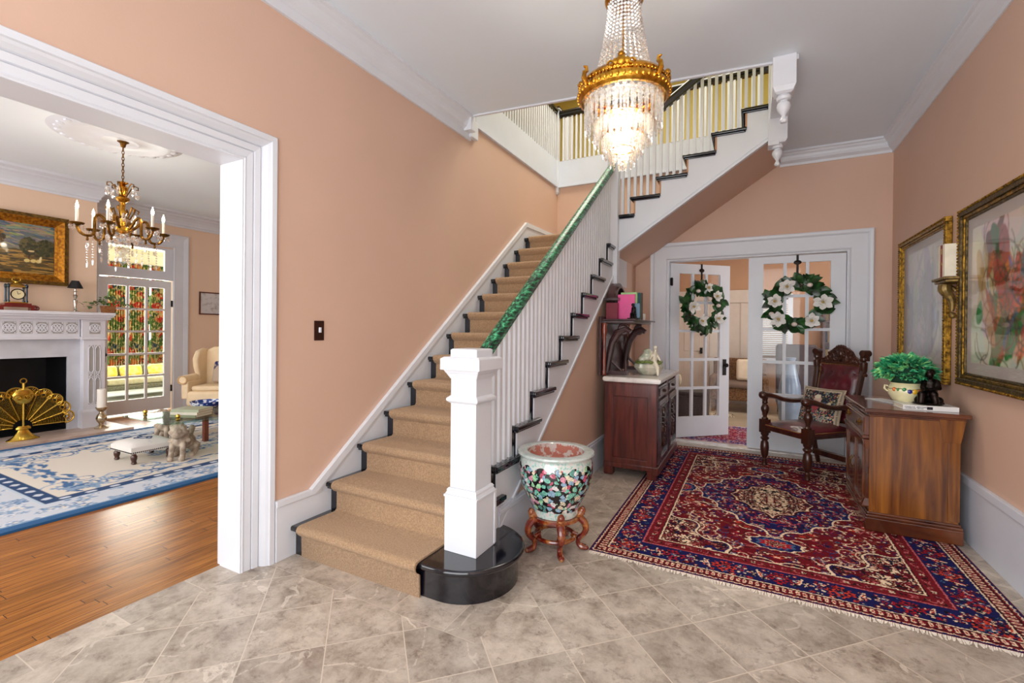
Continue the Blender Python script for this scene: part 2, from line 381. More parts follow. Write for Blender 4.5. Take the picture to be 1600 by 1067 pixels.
# --- opening casing to parlor
CP=[(0,-.09),(0,-.058),(.010,-.05),(.018,-.054),(.055,-.048),(.060,-.056),(.064,-.044),(.096,-.038),(.101,-.046),(.106,-.03),(.122,-.006),(.134,.002),(.138,.014),(.168,.016),(.174,.008),(.174,-.02)]
w=MB(); w.sweep(CP,[((LW,1.655,0),(0,1,0)),((LW,1.655,2.44),(0,1,1)),((LW,-1.0,2.44),(0,-1,1)),((LW,-1.0,0),(0,-1,0))],up=(1,0,0))
w.box(-2.855,-2.655,1.652,1.67,0,2.45); w.box(-2.855,-2.655,-1.02,-.995,0,2.45); w.box(-2.855,-2.655,-1.0,1.66,2.437,2.46)
w.sweep([(a,-b) for a,b in CP],[((-2.95,1.66,0),(0,1,0)),((-2.95,1.66,2.44),(0,1,1)),((-2.95,-1.0,2.44),(0,-1,1)),((-2.95,-1.0,0),(0,-1,0))],up=(1,0,0))
struct(w.build('trim_8',WHITE),'wide white fluted casing of the opening to the living room','door casing')
# --- double door casing
DP=[(0,0),(0,.02),(.012,.03),(.02,.022),(.17,.022),(.178,.03),(.19,.04),(.215,.045),(.225,.04),(.225,0)]
w=MB(); w.sweep([(a,b) for a,b in DP],[((-1.0,BY,0),(-1,0,0)),((-1.0,BY,2.40),(-1,0,1)),((.97,BY,2.40),(1,0,1)),((.97,BY,0),(1,0,0))],up=(0,-1,0))
w.box(-1.0,-.985,BY-.01,BY+.16,0,2.41); w.box(.955,.97,BY-.01,BY+.16,0,2.41); w.box(-1.0,.97,BY-.01,BY+.16,2.385,2.41)
struct(w.build('trim_9',WHITE),'white casing around the glazed double doors','door casing')
def leaf(name,M,w_,h,gx0,gx1,gz0,gz1,cols,rows,label,hinges=(),thk=.022):
    m=MB(M); m.box(0,gx0,-thk,thk,0,h); m.box(gx1,w_,-thk,thk,0,h); m.box(gx0,gx1,-thk,thk,0,gz0); m.box(gx0,gx1,-thk,thk,gz1,h)
    b=.017
    for i in range(1,cols): x=gx0+(gx1-gx0)*i/cols; m.box(x-b,x+b,-thk*.7,thk*.7,gz0,gz1)
    for j in range(1,rows): z=gz0+(gz1-gz0)*j/rows; m.box(gx0,gx1,-thk*.7,thk*.7,z-b,z+b)
    o=m.build(name,WHITE); struct(o,label,'door')
    g=MB(M); g.box(gx0,gx1,-.002,.002,gz0,gz1); g.build('glass_pane',PANE,o)
    for (x,z) in hinges: MB(M).box(x-.02,x+.02,-thk-.006,-thk,z-.05,z+.05).lathe([(.008,-.055),(.008,.055)],(x,-thk-.008,z),8).build('hinge',DARKM,o)
    return o
LEAFA=math.atan2(7.07-6.45,-.3+.985)
ML=T(-.985,6.47,.02)@RZ(LEAFA)
d1=leaf('door_1',ML,.935,2.35,.135,.78,.27,2.22,3,5,'left glazed leaf of the double doors standing ajar with a magnolia wreath',hinges=((.01,2.1),(.01,.3)))
m=MB(ML); m.box(.83,.885,-.03,-.022,.83,1.05); m.ball((.86,-.065,.97),.028); m.tube([(.86,-.03,.97),(.86,-.06,.97)],.01); m.ball((.86,.065,.97),.028); m.tube([(.86,.02,.97),(.86,.06,.97)],.01)
m.build('door_handle',DARKM,d1,smooth=True)
MR=T(-.03,6.44,.02)
d2=leaf('door_2',MR,.98,2.35,.15,.835,.27,2.27,3,5,'right glazed leaf of the double doors, closed, behind the armchair')
MB(MR).box(-.012,.03,-.034,-.02,0,2.35).build('astragal',WHITE,d2)
# ================================================================ STAIRS
st=thing('staircase','white and black L-shaped staircase with green-streaked handrail rising along the left wall','staircase',T(-2.0,1.95,0))
def yk(k): return 1.925+.277*k
def zk(k): return .19+.2027*k
def zb(y): return .207+.718*(y-2.596)
BL=.30
# bullnose bottom step
cx,cy=-1.475,2.285
m=MB(); pr=[(-1.60,1.985),(-1.52,1.985)]+arc(cx,cy,.30,-PI/2,PI/2,24)+[(-1.6,2.585)]
m.prism(pr,0,.155); m.build('riser',BLACKP,st,smooth=True,bevel=.002)
m=MB(); pr=[(-1.60,1.95),(-1.5,1.95)]+arc(cx,cy,.335,-PI/2,PI/2,32)+[(-1.6,2.62)]
m.prism(pr,.158,.192); o=m.build('tread',BLACKP,st,smooth=True,bevel=.014,seg=4)
m=MB(); m.box(-2.6,-1.6,1.97,1.99,0,.155); m.build('riser',BLACKP,st)
m=MB(); m.box(-2.6,-1.6,1.93,2.25,.158,.192); m.build('tread',BLACKP,st,bevel=.013,seg=3)
for k in range(1,13):
    z=zk(k); y=yk(k); 
    ye=yk(k+1)+.07 if k<12 else 6.4
    xr=-1.40 if k<12 else -1.43
    m=MB(); m.box(-2.6,xr,y,ye,z-.032,z); m.box(-2.6,xr-.012,y+.012,ye-.012,z-.048,z-.032)
    if k<12: m.box(-1.45,-1.385,y+.003,yk(k+1)+.125,z-.032,z-.002); m.box(-1.45,-1.397,y+.012,yk(k+1)+.115,z-.048,z-.032)
    m.build('tread' if k<12 else 'landing',BLACKP if k<12 else BLACKP,st,bevel=.010,seg=3)
    m=MB(); m.box(-2.6,-1.430,y+.045,y+.055,zk(k-1),z-.04); m.build('riser',BLACKP,st)
m=MB()
for k in range(1,12):
    a=yk(k)+.05; b=yk(k+1)+.05
    m.prism([(a,max(0.005,zb(a))),(b,max(0.005,zb(b))),(b,zk(k)-.04),(a,zk(k)-.04)],-1.46,-1.42,'x')
m.build('outer_stringer',WHITE,st)
m=MB(); y0,y1=2.40,5.25
m.prism([(y0,zb(y0)-.012),(y1,zb(y1)-.012),(y1,zb(y1)+.012),(y0,zb(y0)+.012)],-1.47,-1.408,'x'); m.build('stringer_bead',WHITE,st)
# wall skirt
m=MB()
sl=(2.831-.379)/(5.305-2.078)
m.prism([(2.078,.36),(5.305,2.811),(6.4,2.83),(6.4,2.5),(5.3,2.45),(2.3,.16),(1.99,.16),(1.99,.32)],LW,LW+.018,'x')
m.prism([(2.078,.379),(5.305,2.831),(5.305,2.775),(2.11,.345)],LW,LW+.034,'x'); m.prism([(5.305,2.831),(6.4,2.85),(6.4,2.80),(5.305,2.775)],LW,LW+.034,'x')
m.prism([(2.10,.345),(5.305,2.775),(5.305,2.755),(2.12,.33)],LW,LW+.026,'x')
m.build('wall_skirt',WHITE,st)
m=MB(); m.box(LW,-1.43,BY-.018,BY,2.63,2.84); m.build('landing_baseboard',WHITE,st)
# newel
def newel(par):
    m=MB(); cx,cy=-1.435,2.247
    m.box(cx-.107,cx+.107,cy-.107,cy+.107,.192,.50)
    m.frustum(cx,cy,.50,.515,.112,.112,.112,.112); m.frustum(cx,cy,.515,.535,.106,.106,.096,.096); m.frustum(cx,cy,.535,.55,.102,.102,.092,.092)
    m.box(cx-.085,cx+.085,cy-.085,cy+.085,.55,1.20)
    m.frustum(cx,cy,1.03,1.045,.088,.088,.105,.105); m.frustum(cx,cy,1.045,1.06,.105,.105,.105,.105); m.frustum(cx,cy,1.06,1.075,.105,.105,.086,.086)
    m.frustum(cx,cy,1.17,1.20,.088,.088,.105,.105); m.frustum(cx,cy,1.20,1.222,.105,.105,.118,.118)
    m.box(cx-.130,cx+.130,cy-.130,cy+.130,1.222,1.285); m.frustum(cx,cy,1.285,1.295,.13,.13,.115,.115)
    m.box(cx-.088,cx+.088,cy-.088,cy+.088,1.29,1.335); m.frustum(cx,cy,1.335,1.34,.088,.088,.08,.08)
    # sunk side panel rim on right face
    m.box(cx+.107,cx+.112,cy+.085,cy+.107,.2,.50)
    return m.build('newel_post',WHITE,par,bevel=.003)
newel(st)
# landing newel post
m=MB(); m.box(-1.49,-1.37,5.19,5.31,1.98,3.42); m.box(-1.50,-1.36,5.18,5.32,3.42,3.47); m.frustum(-1.43,5.25,3.47,3.5,.07,.07,.04,.04); m.frustum(-1.43,5.25,1.95,1.98,.03,.03,.06,.06)
m.box(-1.49,-1.43,5.31,5.9,2.0,2.4)
m.build('landing_post',WHITE,st,bevel=.003)
# green streaked handrail
def railmat():
    m,nt,b,out=newmat('green_streaked_handrail'); L=nt.links.new
    tc=N(nt,'TexCoord'); mp=N(nt,'Mapping'); mp.inputs['Rotation'].default_value=(-math.atan(.72),0,0); mp.inputs['Scale'].default_value=(60,1.8,60)
    mp.vector_type='TEXTURE' if False else 'POINT'
    L(tc.outputs['Object'],mp.inputs[0])
    n=N(nt,'TexNoise',i_Scale=1.,i_Detail=5.,i_Roughness=.65,i_Distortion=.3); L(mp.outputs[0],n.inputs[0])
    r=ramp(nt,[(.42,lin((10,20,16))),(.48,lin((16,70,46))),(.55,lin((44,140,92))),(.68,lin((110,206,158)))]); L(n.outputs[0],r.inputs[0]); L(r.outputs[0],b.inputs['Base Color'])
    b.inputs['Roughness'].default_value=.38; b.inputs['Coat Weight'].default_value=.15
    return m
RAILG=railmat()
def rz(y): return 1.285+.722*(y-2.36)
RP=[(-.018,-.04),(.018,-.04),(.022,-.018),(.034,-.006),(.036,.012),(.028,.028),(.012,.036),(-.012,.036),(-.028,.028),(-.036,.012),(-.034,-.006),(-.022,-.018)]
def rail(m,p0,p1,side,s=1):
    side=Vector(side)
    vs=[];n=len(RP)
    for p in(p0,p1):
        for a,b in RP: vs.append(tuple(Vector(p)+side*a*s+Vector((0,0,1))*b*1.25*s))
    fs=[(i,(i+1)%n,n+(i+1)%n,n+i) for i in range(n)]+[tuple(range(n-1,-1,-1)),tuple(range(n,2*n))]
    m.add(vs,fs)
m=MB(); rail(m,(-1.435,2.34,rz(2.34)),(-1.435,5.24,rz(5.24)),(1,0,0),1.1); m.build('handrail',RAILG,st,smooth=True,auto=50)
b0=None
for k in range(1,12):
    for j in range(4):
        y=yk(k)+.05+.0692*j
        if y<2.39 or y>5.16: continue
        z0=zk(k); z1=rz(y)-.048
        MB().box(-1.464,-1.432,y-.016,y+.016,z0,z1).build('baluster',WHITE,st)
# carpet runner
CARP=mat('tan_stair_carpet',(200,162,122),.95,var=.12,scale=130,bump=.9,bscale=330,c2=(164,128,92),detail=6,sheen=.2)
pf=[(1.962,.0)]
for k in range(0,13):
    y=yk(k) if k else 1.935; z=zk(k)+.012
    pf+=[(y+.034 if k else 1.958,z-.07),(y-.002,z-.052),(y-.012,z-.038),(y-.016,z-.022),(y-.010,z-.007),(y+.004,z+.002),(y+.03,z+.004)]
    if k<12: pf+=[(yk(k+1)+.02,z-.001),(yk(k+1)+.034,z+.012)]
    else: pf+=[(6.3,z)]
m=MB(); vs=[];fs=[]
nx=2
for (y,z) in pf:
    vs+=[(-2.515,y,z),(-1.575,y,z),(-2.515,y+.012,z-.011),(-1.575,y+.012,z-.011)]
for i in range(len(pf)-1):
    a=4*i;b=4*(i+1); fs+=[(a,a+1,b+1,b),(a+2,b+2,b+3,a+3),(a,b,b+2,a+2),(a+1,a+3,b+3,b+1)]
fs+=[(0,2,3,1)]; e=4*(len(pf)-1); fs+=[(e,e+1,e+3,e+2)]
m.add(vs,fs); o=m.build('stair_runner',CARP,smooth=True,auto=60); tag(o,'tan carpet runner fitted up the centre of the black stair treads','carpet')
# upper flight
def xk(k): return -1.245+.281*k
def zu(k): return 2.975+.19*k
for k in range(-1,5):
    xe=xk(k+1)+.055; 
    x0=xk(k)
    m=MB(); m.box(max(x0,-1.5),min(xe,.16),5.235,6.38,zu(k)-.03,zu(k)); m.box(max(x0,-1.5)+.014,min(xe,.16)-.014,5.25,6.38,zu(k)-.046,zu(k)-.03)
    m.build('tread',BLACKP,st,bevel=.008,seg=3)
    m=MB(); m.box(max(x0,-1.5)+.04,max(x0,-1.5)+.058,5.27,6.38,zu(k)-.19,zu(k)-.04); m.build('riser',BROWNP,st)
def zbu(x): return 2.389+.667*(x+1.348)
m=MB()
for k in range(-1,5):
    a=max(xk(k)+.045,-1.43); b=min(xk(k+1)+.045,.14)
    m.prism([(a,zbu(a)),(b,zbu(b)),(b,zu(k)-.045),(a,zu(k)-.045)],5.27,5.31,'y')
m.build('upper_stringer',WHITE,st)
m=MB(); a,b=-1.37,.14; m.prism([(a,zbu(a)-.004),(b,zbu(b)-.004),(b,zbu(b)+.022),(a,zbu(a)+.022)],5.255,5.31,'y'); m.prism([(a,zbu(a)+.035),(b,zbu(b)+.035),(b,zbu(b)+.042),(a,zbu(a)+.042)],5.262,5.28,'y'); m.build('stringer_bead',WHITE,st)
m=MB(); a,b=-1.43,.27; m.prism([(a,zbu(a)),(b,zbu(b)),(b,zbu(b)+.03),(a,zbu(a)+.03)],5.30,6.4,'y'); m.build('soffit',PEACH,st)
def rzu(x): return 3.90+.655*(x+.944)
for k in range(-1,5):
    for j in range(4):
        x=xk(k)+.045+.0702*j
        if x<-1.35 or x>.09: continue
        MB().box(x-.015,x+.015,5.295,5.325,zu(k),rzu(x)).build('baluster',WHITE,st)
m=MB(); rail(m,(-1.40,5.31,rzu(-1.40)+.03),(.16,5.31,rzu(.16)+.03),(0,1,0),1.15); m.build('upper_handrail',BLACKR,st,smooth=True,auto=50)
def drop(cx,cy,z,par,s=1):
    m=MB(); pr=[(.001,-.235),(.022,-.228),(.03,-.21),(.02,-.19),(.014,-.175),(.024,-.155),(.045,-.12),(.052,-.095),(.046,-.07),(.028,-.058),(.03,-.05),(.05,-.045),(.056,-.02),(.045,-.012),(.045,0)]
    m.lathe([(r*s,zz*s) for r,zz in pr],(cx,cy,z),20); return m.build('drop_finial',WHITE,par,smooth=True)
m=MB(); m.box(.125,.29,5.2,5.345,3.345,3.6); m.box(.125,.22,5.2,5.345,3.3,4.95); m.frustum(.2075,5.27,3.32,3.345,.065,.06,.083,.073); o=m.build('hanging_post',WHITE,st,bevel=.003); drop(.2075,5.27,3.32,o,.92)
m=MB(); m.box(.125,.285,4.125,4.285,3.37,3.62); m.box(.13,.28,4.13,4.28,3.6,4.9); m.frustum(.205,4.205,3.335,3.37,.062,.062,.08,.08); m.frustum(.205,4.205,3.32,3.335,.05,.05,.07,.07); o=m.build('hanging_post',WHITE,st,bevel=.003); drop(.205,4.205,3.325,o,.95)
# upstairs balustrade
ub=thing('balustrade','white balustrade with black rail around the stairwell on the upper floor','balustrade',T(-2.6,6.38,3.96))
for i in range(33): 
    y=4.12+.067*i
    MB().box(-2.615,-2.587,y-.014,y+.014,3.96,4.64).build('baluster',WHITE,ub)
for i in range(39):
    x=-2.5+.067*i
    MB().box(x-.014,x+.014,6.366,6.394,3.96,4.61).build('baluster',WHITE,ub)
m=MB(); rail(m,(-2.6,4.1,4.69),(-2.6,6.32,4.69),(1,0,0)); rail(m,(-2.58,6.38,4.66),(.16,6.38,4.66),(0,1,0),1.1); m.build('handrail',BLACKR,ub)
m=MB(); m.box(-2.64,-2.565,6.335,6.41,3.50,4.72); m.frustum(-2.6025,6.3725,4.72,4.74,.055,.055,.055,.055); m.frustum(-2.6,6.37,3.47,3.50,.02,.02,.035,.035); pst=m.build('corner_post',WHITE,ub,bevel=.003)
MB().frustum(-2.6025,6.3725,4.74,4.765,.062,.062,.05,.05).build('cap',BLACKR,pst)
# second post of the hall beyond
hp=thing('hall_post','white post with black cap farther back on the upper landing','post',T(-2.75,7.2,3.95))
MB().box(-2.80,-2.70,7.15,7.25,3.95,5.02).frustum(-2.75,7.2,4.98,5.03,.05,.05,.075,.075).build('shaft',WHITE,hp); MB().frustum(-2.75,7.2,5.03,5.06,.085,.085,.07,.07).build('cap',BLACKR,hp)
# upper hall shell
struct(MB().box(-5,-2.66,3.2,8.4,3.9,3.955).box(-2.66,2.5,6.5,8.4,3.9,3.955).build('floor',FW),'upstairs landing floor','floor')
w=MB(); w.box(-5,2.6,8.3,8.45,3.9,6.3); struct(w.build('wall_upper_back',YELLOW),'yellow-green back wall of the upper hall','wall')
w=MB(); w.box(-5.1,-4.9,2.5,8.4,3.9,6.3); struct(w.build('wall_upper_left',YELLOW),'yellow-green left wall of the upper hall','wall')
w=MB(); w.box(1.5,1.65,2.5,8.4,3.95,6.3); struct(w.build('wall_upper_right',YELLOW),'yellow-green right wall of the upper hall','wall')
w=MB(); w.box(-5,1.6,2.4,2.5,3.95,6.3); struct(w.build('wall_upper_front',YELLOW),'yellow-green front wall of the upper hall','wall')
w=MB(); w.box(-5.1,2.6,2.3,8.5,6.3,6.4); struct(w.build('ceiling',mat('upper_ceiling',(222,210,150),.8,var=.02)),'pale yellow ceiling of the upper hall','ceiling')
# light switch
sw=thing('light_switch','dark bronze light switch plate with one white toggle on the left wall','light switch',T(LW,2.148,1.433))
MB().box(LW,LW+.007,2.109,2.187,1.367,1.50).build('plate',mat('bronze_plate',(64,34,24),.35,metal=.6,var=.2),sw,bevel=.003)
MB().box(LW+.007,LW+.02,2.141,2.155,1.42,1.455).build('toggle',WHITE,sw,bevel=.002)
# ================================================================ PERSIAN RUG
def srgb(*c): return np.array(lin(c))
def grid_mesh(name,W,Lh,nx,ny,cols,m,M,thick=.008):
    xs=np.linspace(-W/2,W/2,nx);ys=np.linspace(-Lh/2,Lh/2,ny)
    X,Y=np.meshgrid(xs,ys); V=np.stack([X,Y,np.full_like(X,thick)],-1).reshape(-1,3)
    i=np.arange((nx-1)*(ny-1)); r=i//(nx-1); c=i%(nx-1); a=r*nx+c
    F=np.stack([a,a+1,a+nx+1,a+nx],1)
    per=[0,nx-1,nx*ny-1,nx*(ny-1)]
    V=np.vstack([V,[[-W/2,-Lh/2,0],[W/2,-Lh/2,0],[W/2,Lh/2,0],[-W/2,Lh/2,0]]])
    b=nx*ny
    me=bpy.data.meshes.new(name)
    faces=F.tolist()
    # skirts
    faces.append([b,b+1]+[k for k in range(nx-1,-1,-1)])
    faces.append([b+1,b+2]+[nx-1+nx*k for k in range(ny-1,-1,-1)])
    faces.append([b+2,b+3]+[nx*(ny-1)+k for k in range(nx)])
    faces.append([b+3,b]+[nx*k for k in range(ny)])
    faces.append([b+3,b+2,b+1,b])
    me.from_pydata(V.tolist(),[],faces)
    ca=me.color_attributes.new('Col','FLOAT_COLOR','POINT')
    cc=np.vstack([cols.reshape(-1,4),np.tile(cols[0,0],(4,1))]).astype(np.float32); ca.data.foreach_set('color',cc.ravel())
    me.materials.append(m)
    o=bpy.data.objects.new(name,me); C.objects.link(o); o.matrix_basis=M; WM[o.name]=M.copy(); return o
class Paint:
    def __init__(s,W,Lh,nx,ny,fold=True):
        xs=np.linspace(-W/2,W/2,nx);ys=np.linspace(-Lh/2,Lh/2,ny)
        X,Y=np.meshgrid(xs,ys); s.W,s.L=W,Lh; s.x=X;s.y=Y
        s.X=np.abs(X) if fold else X; s.Y=np.abs(Y) if fold else Y
        s.c=np.zeros(X.shape+(4,)); s.c[...,3]=1
    def put(s,mask,col): s.c[mask]=col
    def win(s,cx,cy,r):
        return (np.abs(s.X-cx)<r)&(np.abs(s.Y-cy)<r)
    def ell(s,cx,cy,a,b,ang,col,mask=None):
        w=s.win(cx,cy,max(a,b)*1.1)
        if mask is not None: w&=mask
        x=s.X[w]-cx;y=s.Y[w]-cy;c,n=math.cos(ang),math.sin(ang)
        u=(x*c+y*n)/a; v=(-x*n+y*c)/b
        idx=np.flatnonzero(w)[u*u+v*v<1]; s.c.reshape(-1,4)[idx]=col
    def arcl(s,cx,cy,r,a0,a1,t,col,mask=None,grow=0):
        w=s.win(cx,cy,r*1.4+t)
        if mask is not None: w&=mask
        x=s.X[w]-cx;y=s.Y[w]-cy; d=np.hypot(x,y); a=(np.arctan2(y,x)-a0)%(2*PI); sp=(a1-a0)
        rr=r*(1-grow*a/max(sp,1e-3))
        k=(np.abs(d-rr)<t)&(a<sp); s.c.reshape(-1,4)[np.flatnonzero(w)[k]]=col
    def flower(s,cx,cy,r,cp,cc,co,n,mask=None,a=0):
        w=s.win(cx,cy,r*1.2)
        if mask is not None: w&=mask
        x=s.X[w]-cx;y=s.Y[w]-cy;d=np.hypot(x,y);an=np.arctan2(y,x)+a
        R=r*(.72+.28*np.cos(n*an)); f=np.flatnonzero(w); q=s.c.reshape(-1,4)
        q[f[d<R*1.18]]=co; q[f[d<R]]=cp; q[f[d<r*.35]]=cc
RED=srgb(104,10,24);RED2=srgb(160,24,36);NAVY=srgb(20,22,78);NAVY2=srgb(12,12,40);CREAM=srgb(232,206,176);PINK=srgb(190,96,100);TEAL=srgb(60,92,132);BLK=srgb(20,10,16);ORNG=srgb(196,60,40);BRN=srgb(120,66,50);OLV=srgb(120,110,80)
def persian(W,Lh,nx,ny):
    p=Paint(W,Lh,nx,ny); rnd=random.Random(3)
    rs=np.random.RandomState(9)
    jit=lambda: np.repeat(np.repeat(rs.rand(ny//2+1,nx//2+1)-.5,2,0),2,1)[:ny,:nx]*.006
    p.X=np.abs(p.x+jit()); p.Y=np.abs(p.y+jit())
    X,Y=p.X,p.Y; hw,hl=W/2,Lh/2
    e=np.minimum(hw-X,hl-Y)     # distance to edge
    p.c[:]=RED
    # field filling with dense scrolls
    field=e>.39
    # spandrels
    span=field&((X/(hw-.39))**1.0*.62+(Y/(hl-.39))*.78+.05*np.sin(X*26)+.05*np.sin(Y*24)>1.03)
    p.put(span,CREAM)
    for _ in range(520):
        cx=rnd.uniform(0,hw);cy=rnd.uniform(0,hl);r=rnd.uniform(.03,.1);a=rnd.uniform(0,2*PI)
        f=field&~span
        p.arcl(cx,cy,r,a,a+rnd.uniform(2,4.5),rnd.uniform(.002,.004),rnd.choice([BLK,NAVY,BRN,PINK,NAVY,BRN,CREAM]),f,.5)
    for _ in range(260):
        p.flower(rnd.uniform(0,hw),rnd.uniform(0,hl),rnd.uniform(.014,.032),rnd.choice([NAVY,PINK,ORNG,NAVY2,TEAL,BRN,RED2]),rnd.choice([CREAM,BLK,RED2]),rnd.choice([BLK,RED,NAVY]),rnd.choice([4,5,6]),field&~span,rnd.random()*6)
    for _ in range(60):   # cream S-scroll outlines
        cx=rnd.uniform(0,hw);cy=rnd.uniform(0,hl);r=rnd.uniform(.06,.12);a=rnd.uniform(0,2*PI)
        p.arcl(cx,cy,r,a,a+rnd.uniform(1.6,3.2),.0042,CREAM,field&~span,.3)
    for _ in range(300): p.ell(rnd.uniform(0,hw),rnd.uniform(0,hl),.011,.006,rnd.uniform(0,3),CREAM,field&~span)
    for _ in range(1500):
        c=rnd.choice([RED,RED,BLK,NAVY2,RED,BRN]); cx=rnd.uniform(.1,hw);cy=rnd.uniform(.4,hl)
        if rnd.random()<.5: p.flower(cx,cy,rnd.uniform(.014,.035),c,rnd.choice([PINK,NAVY,BLK]),rnd.choice([BLK,RED]),rnd.choice([4,5,6]),span,rnd.random()*6)
        else: p.arcl(cx,cy,rnd.uniform(.02,.06),rnd.uniform(0,6),rnd.uniform(7,10),.005,c,span,.4)
    for _ in range(120):
        a=rnd.uniform(0,2*PI); p.arcl(rnd.uniform(0,hw),rnd.uniform(0,hl),rnd.uniform(.02,.05),a,a+rnd.uniform(1.5,4),.0035,rnd.choice([CREAM,CREAM,PINK,TEAL]),field&~span,.5)
    # spandrel outline
    g=((X/(hw-.39))**1.0*.62+(Y/(hl-.39))*.78+.05*np.sin(X*26)+.05*np.sin(Y*24)-1.03)
    p.put(field&(np.abs(g)<.014),CREAM); p.put(field&(np.abs(g+.022)<.008),BLK); p.put(field&(np.abs(g-.024)<.007),NAVY)
    # medallion
    med=(X/.58)**1.3+(Y/.80)**1.3+.08*np.abs(np.sin(Y*16))+.08*np.abs(np.sin(X*18))
    p.put(field&(med<1.08),CREAM); p.put(field&(med<1.045),NAVY)
    mm=field&(med<1.02)
    for _ in range(340):
        cx=rnd.uniform(0,.58);cy=rnd.uniform(0,.8);r=rnd.uniform(.02,.06);a=rnd.uniform(0,6)
        p.arcl(cx,cy,r,a,a+rnd.uniform(2,4),.0042,rnd.choice([RED,CREAM,RED2,BLK,TEAL,PINK,RED]),mm,.4)
    for _ in range(90): p.flower(rnd.uniform(0,.58),rnd.uniform(0,.8),rnd.uniform(.012,.026),rnd.choice([RED,RED2,BLK,BRN]),CREAM,NAVY2,5,mm,rnd.random())
    inn=(X/.33)**1.25+(Y/.43)**1.25+.10*np.abs(np.sin(Y*22))+.10*np.abs(np.sin(X*24))
    p.put(inn<1.12,BLK); p.put(inn<1.07,RED); p.put(inn<1.02,CREAM); mi=inn<.98
    for _ in range(210):
        c=rnd.choice([RED,BLK,RED,NAVY2,BRN]);cx=rnd.uniform(0,.34);cy=rnd.uniform(0,.46)
        if rnd.random()<.55: p.flower(cx,cy,rnd.uniform(.012,.028),c,rnd.choice([CREAM,BLK]),BLK,rnd.choice([4,5]),mi,rnd.random()*6)
        else: p.arcl(cx,cy,rnd.uniform(.02,.05),rnd.uniform(0,6),rnd.uniform(7,10),.005,c,mi,.4)
    # pendants
    for (cx,cy,a,b) in((0,.93,.15,.095),(.70,0,.10,.12)):
        q=((p.X-cx)/a)**2+((p.Y-cy)/b)**2+.12*np.cos(12*np.arctan2(p.Y-cy,p.X-cx))
        p.put(field&(q<1.25),CREAM);p.put(field&(q<1.05),NAVY);p.put(field&(q<.6),TEAL);p.put(field&(q<.4),RED2);p.put(field&(q<.1),CREAM);p.put(field&(q<.05),BLK)
    # inner guard .39-.28
    ig=(e>.285)&(e<=.39); p.put(ig,srgb(112,18,30))
    for k in range(60):
        for (ax) in(0,1):
            t=k*.052+.03
            (cx,cy)=(t,hl-.337) if ax==0 else (hw-.337,t)
            col=[PINK,BRN,CREAM,BLK][k%4]
            p.flower(cx,cy,.017,col,RED,BLK,4,ig,.7)
            p.arcl(cx+.02*(ax==0),cy+.02*(ax==1),.018,0+k,3+k,.003,[BLK,PINK][k%2],ig)
    for d in(.385,.29): p.put(np.abs(e-d)<.0045,CREAM if d>.3 else PINK)
    p.put(np.abs(e-.376)<.003,BLK)
    # main navy border
    mb=(e>.105)&(e<=.283); p.put(mb,NAVY)
    n=0
    for ax in(0,1):
        Ln=hw if ax==0 else hl
        t=.0
        while t<Ln:
            (cx,cy)=(t,hl-.195) if ax==0 else (hw-.195,t)
            kind=n%3
            if kind==0:
                for (dx,dy,a) in((0,0,0),(.045,.0,.5),(-.045,0,-.5),(0,.04,1.2),(0,-.04,2)): p.flower(cx+dx,cy+dy,.032,[RED2,ORNG][n%2],NAVY2,BLK,5,mb,a)
                p.ell(cx,cy,.016,.016,0,TEAL,mb); p.ell(cx,cy,.008,.008,0,CREAM,mb)
            elif kind==1:
                a=.25 if ax==0 else 1.25
                p.ell(cx,cy,.05 if ax else .012,.012 if ax else .055,.35,CREAM,mb); p.ell(cx+(.02 if ax else .0),cy,.03 if ax else .004,.004 if ax else .03,.35,ORNG,mb)
                p.ell(cx+.03*(1-ax),cy+.03*ax,.010,.007,.4,CREAM,mb)
            else:
                for q in range(6): 
                    an=q*PI/3; p.ell(cx+.034*math.cos(an),cy+.034*math.sin(an),.010,.007,an,CREAM,mb)
                p.flower(cx,cy,.018,RED2,BLK,TEAL,5,mb)
            n+=1; t+=.098
    for _ in range(420):
        ax=rnd.random()<.6
        d=rnd.uniform(.115,.27)
        (cx,cy)=(hw-d,rnd.uniform(0,hl)) if ax else (rnd.uniform(0,hw),hl-d)
        p.flower(cx,cy,rnd.uniform(.008,.017),rnd.choice([RED2,BLK,TEAL,ORNG,RED,NAVY2]),rnd.choice([CREAM,BLK]),NAVY2,4,mb,rnd.random())
    # outer guards
    og=(e<=.105); p.put(og,srgb(120,20,34))
    p.put(np.abs(e-.102)<.004,CREAM); p.put(np.abs(e-.094)<.0035,BLK)
    along=np.where((hw-X)<(hl-Y),Y,X)
    gg=(e>.04)&(e<.092); k=(along/.033)%1
    p.put(gg&(np.abs(k-.5)<.24)&(np.abs(e-.066)<.020),CREAM); p.put(gg&(np.abs(k-.5)<.10)&(np.abs(e-.066)<.012),RED2); p.put(gg&(k<.1),BLK)
    p.put(np.abs(e-.038)<.0035,BLK)
    zz=.017+.007*np.abs(((along/.04)%1)-.5)*2
    p.put(og&(np.abs(e-zz)<.0035),CREAM); p.put(og&(e<zz-.004),NAVY)
    p.put(e<.006,srgb(90,20,40))
    # yarn irregularity
    r=np.random.RandomState(1).rand(ny,nx,1)*.3+.85
    p.c[...,:3]*=r
    return p.c
RUGM=attrmat('persian_wool','Col',.95,.3,spec=.15)
RW_,RL_=2.19,3.24
rc=persian(RW_,RL_,520,770)
MRUG=T(.158,4.535,.001)
rug=grid_mesh('persian_rug',RW_,RL_,520,770,rc,RUGM,MRUG,.008)
tag(rug,'large red and navy Persian rug with cream diamond medallion on the marble floor','rug')
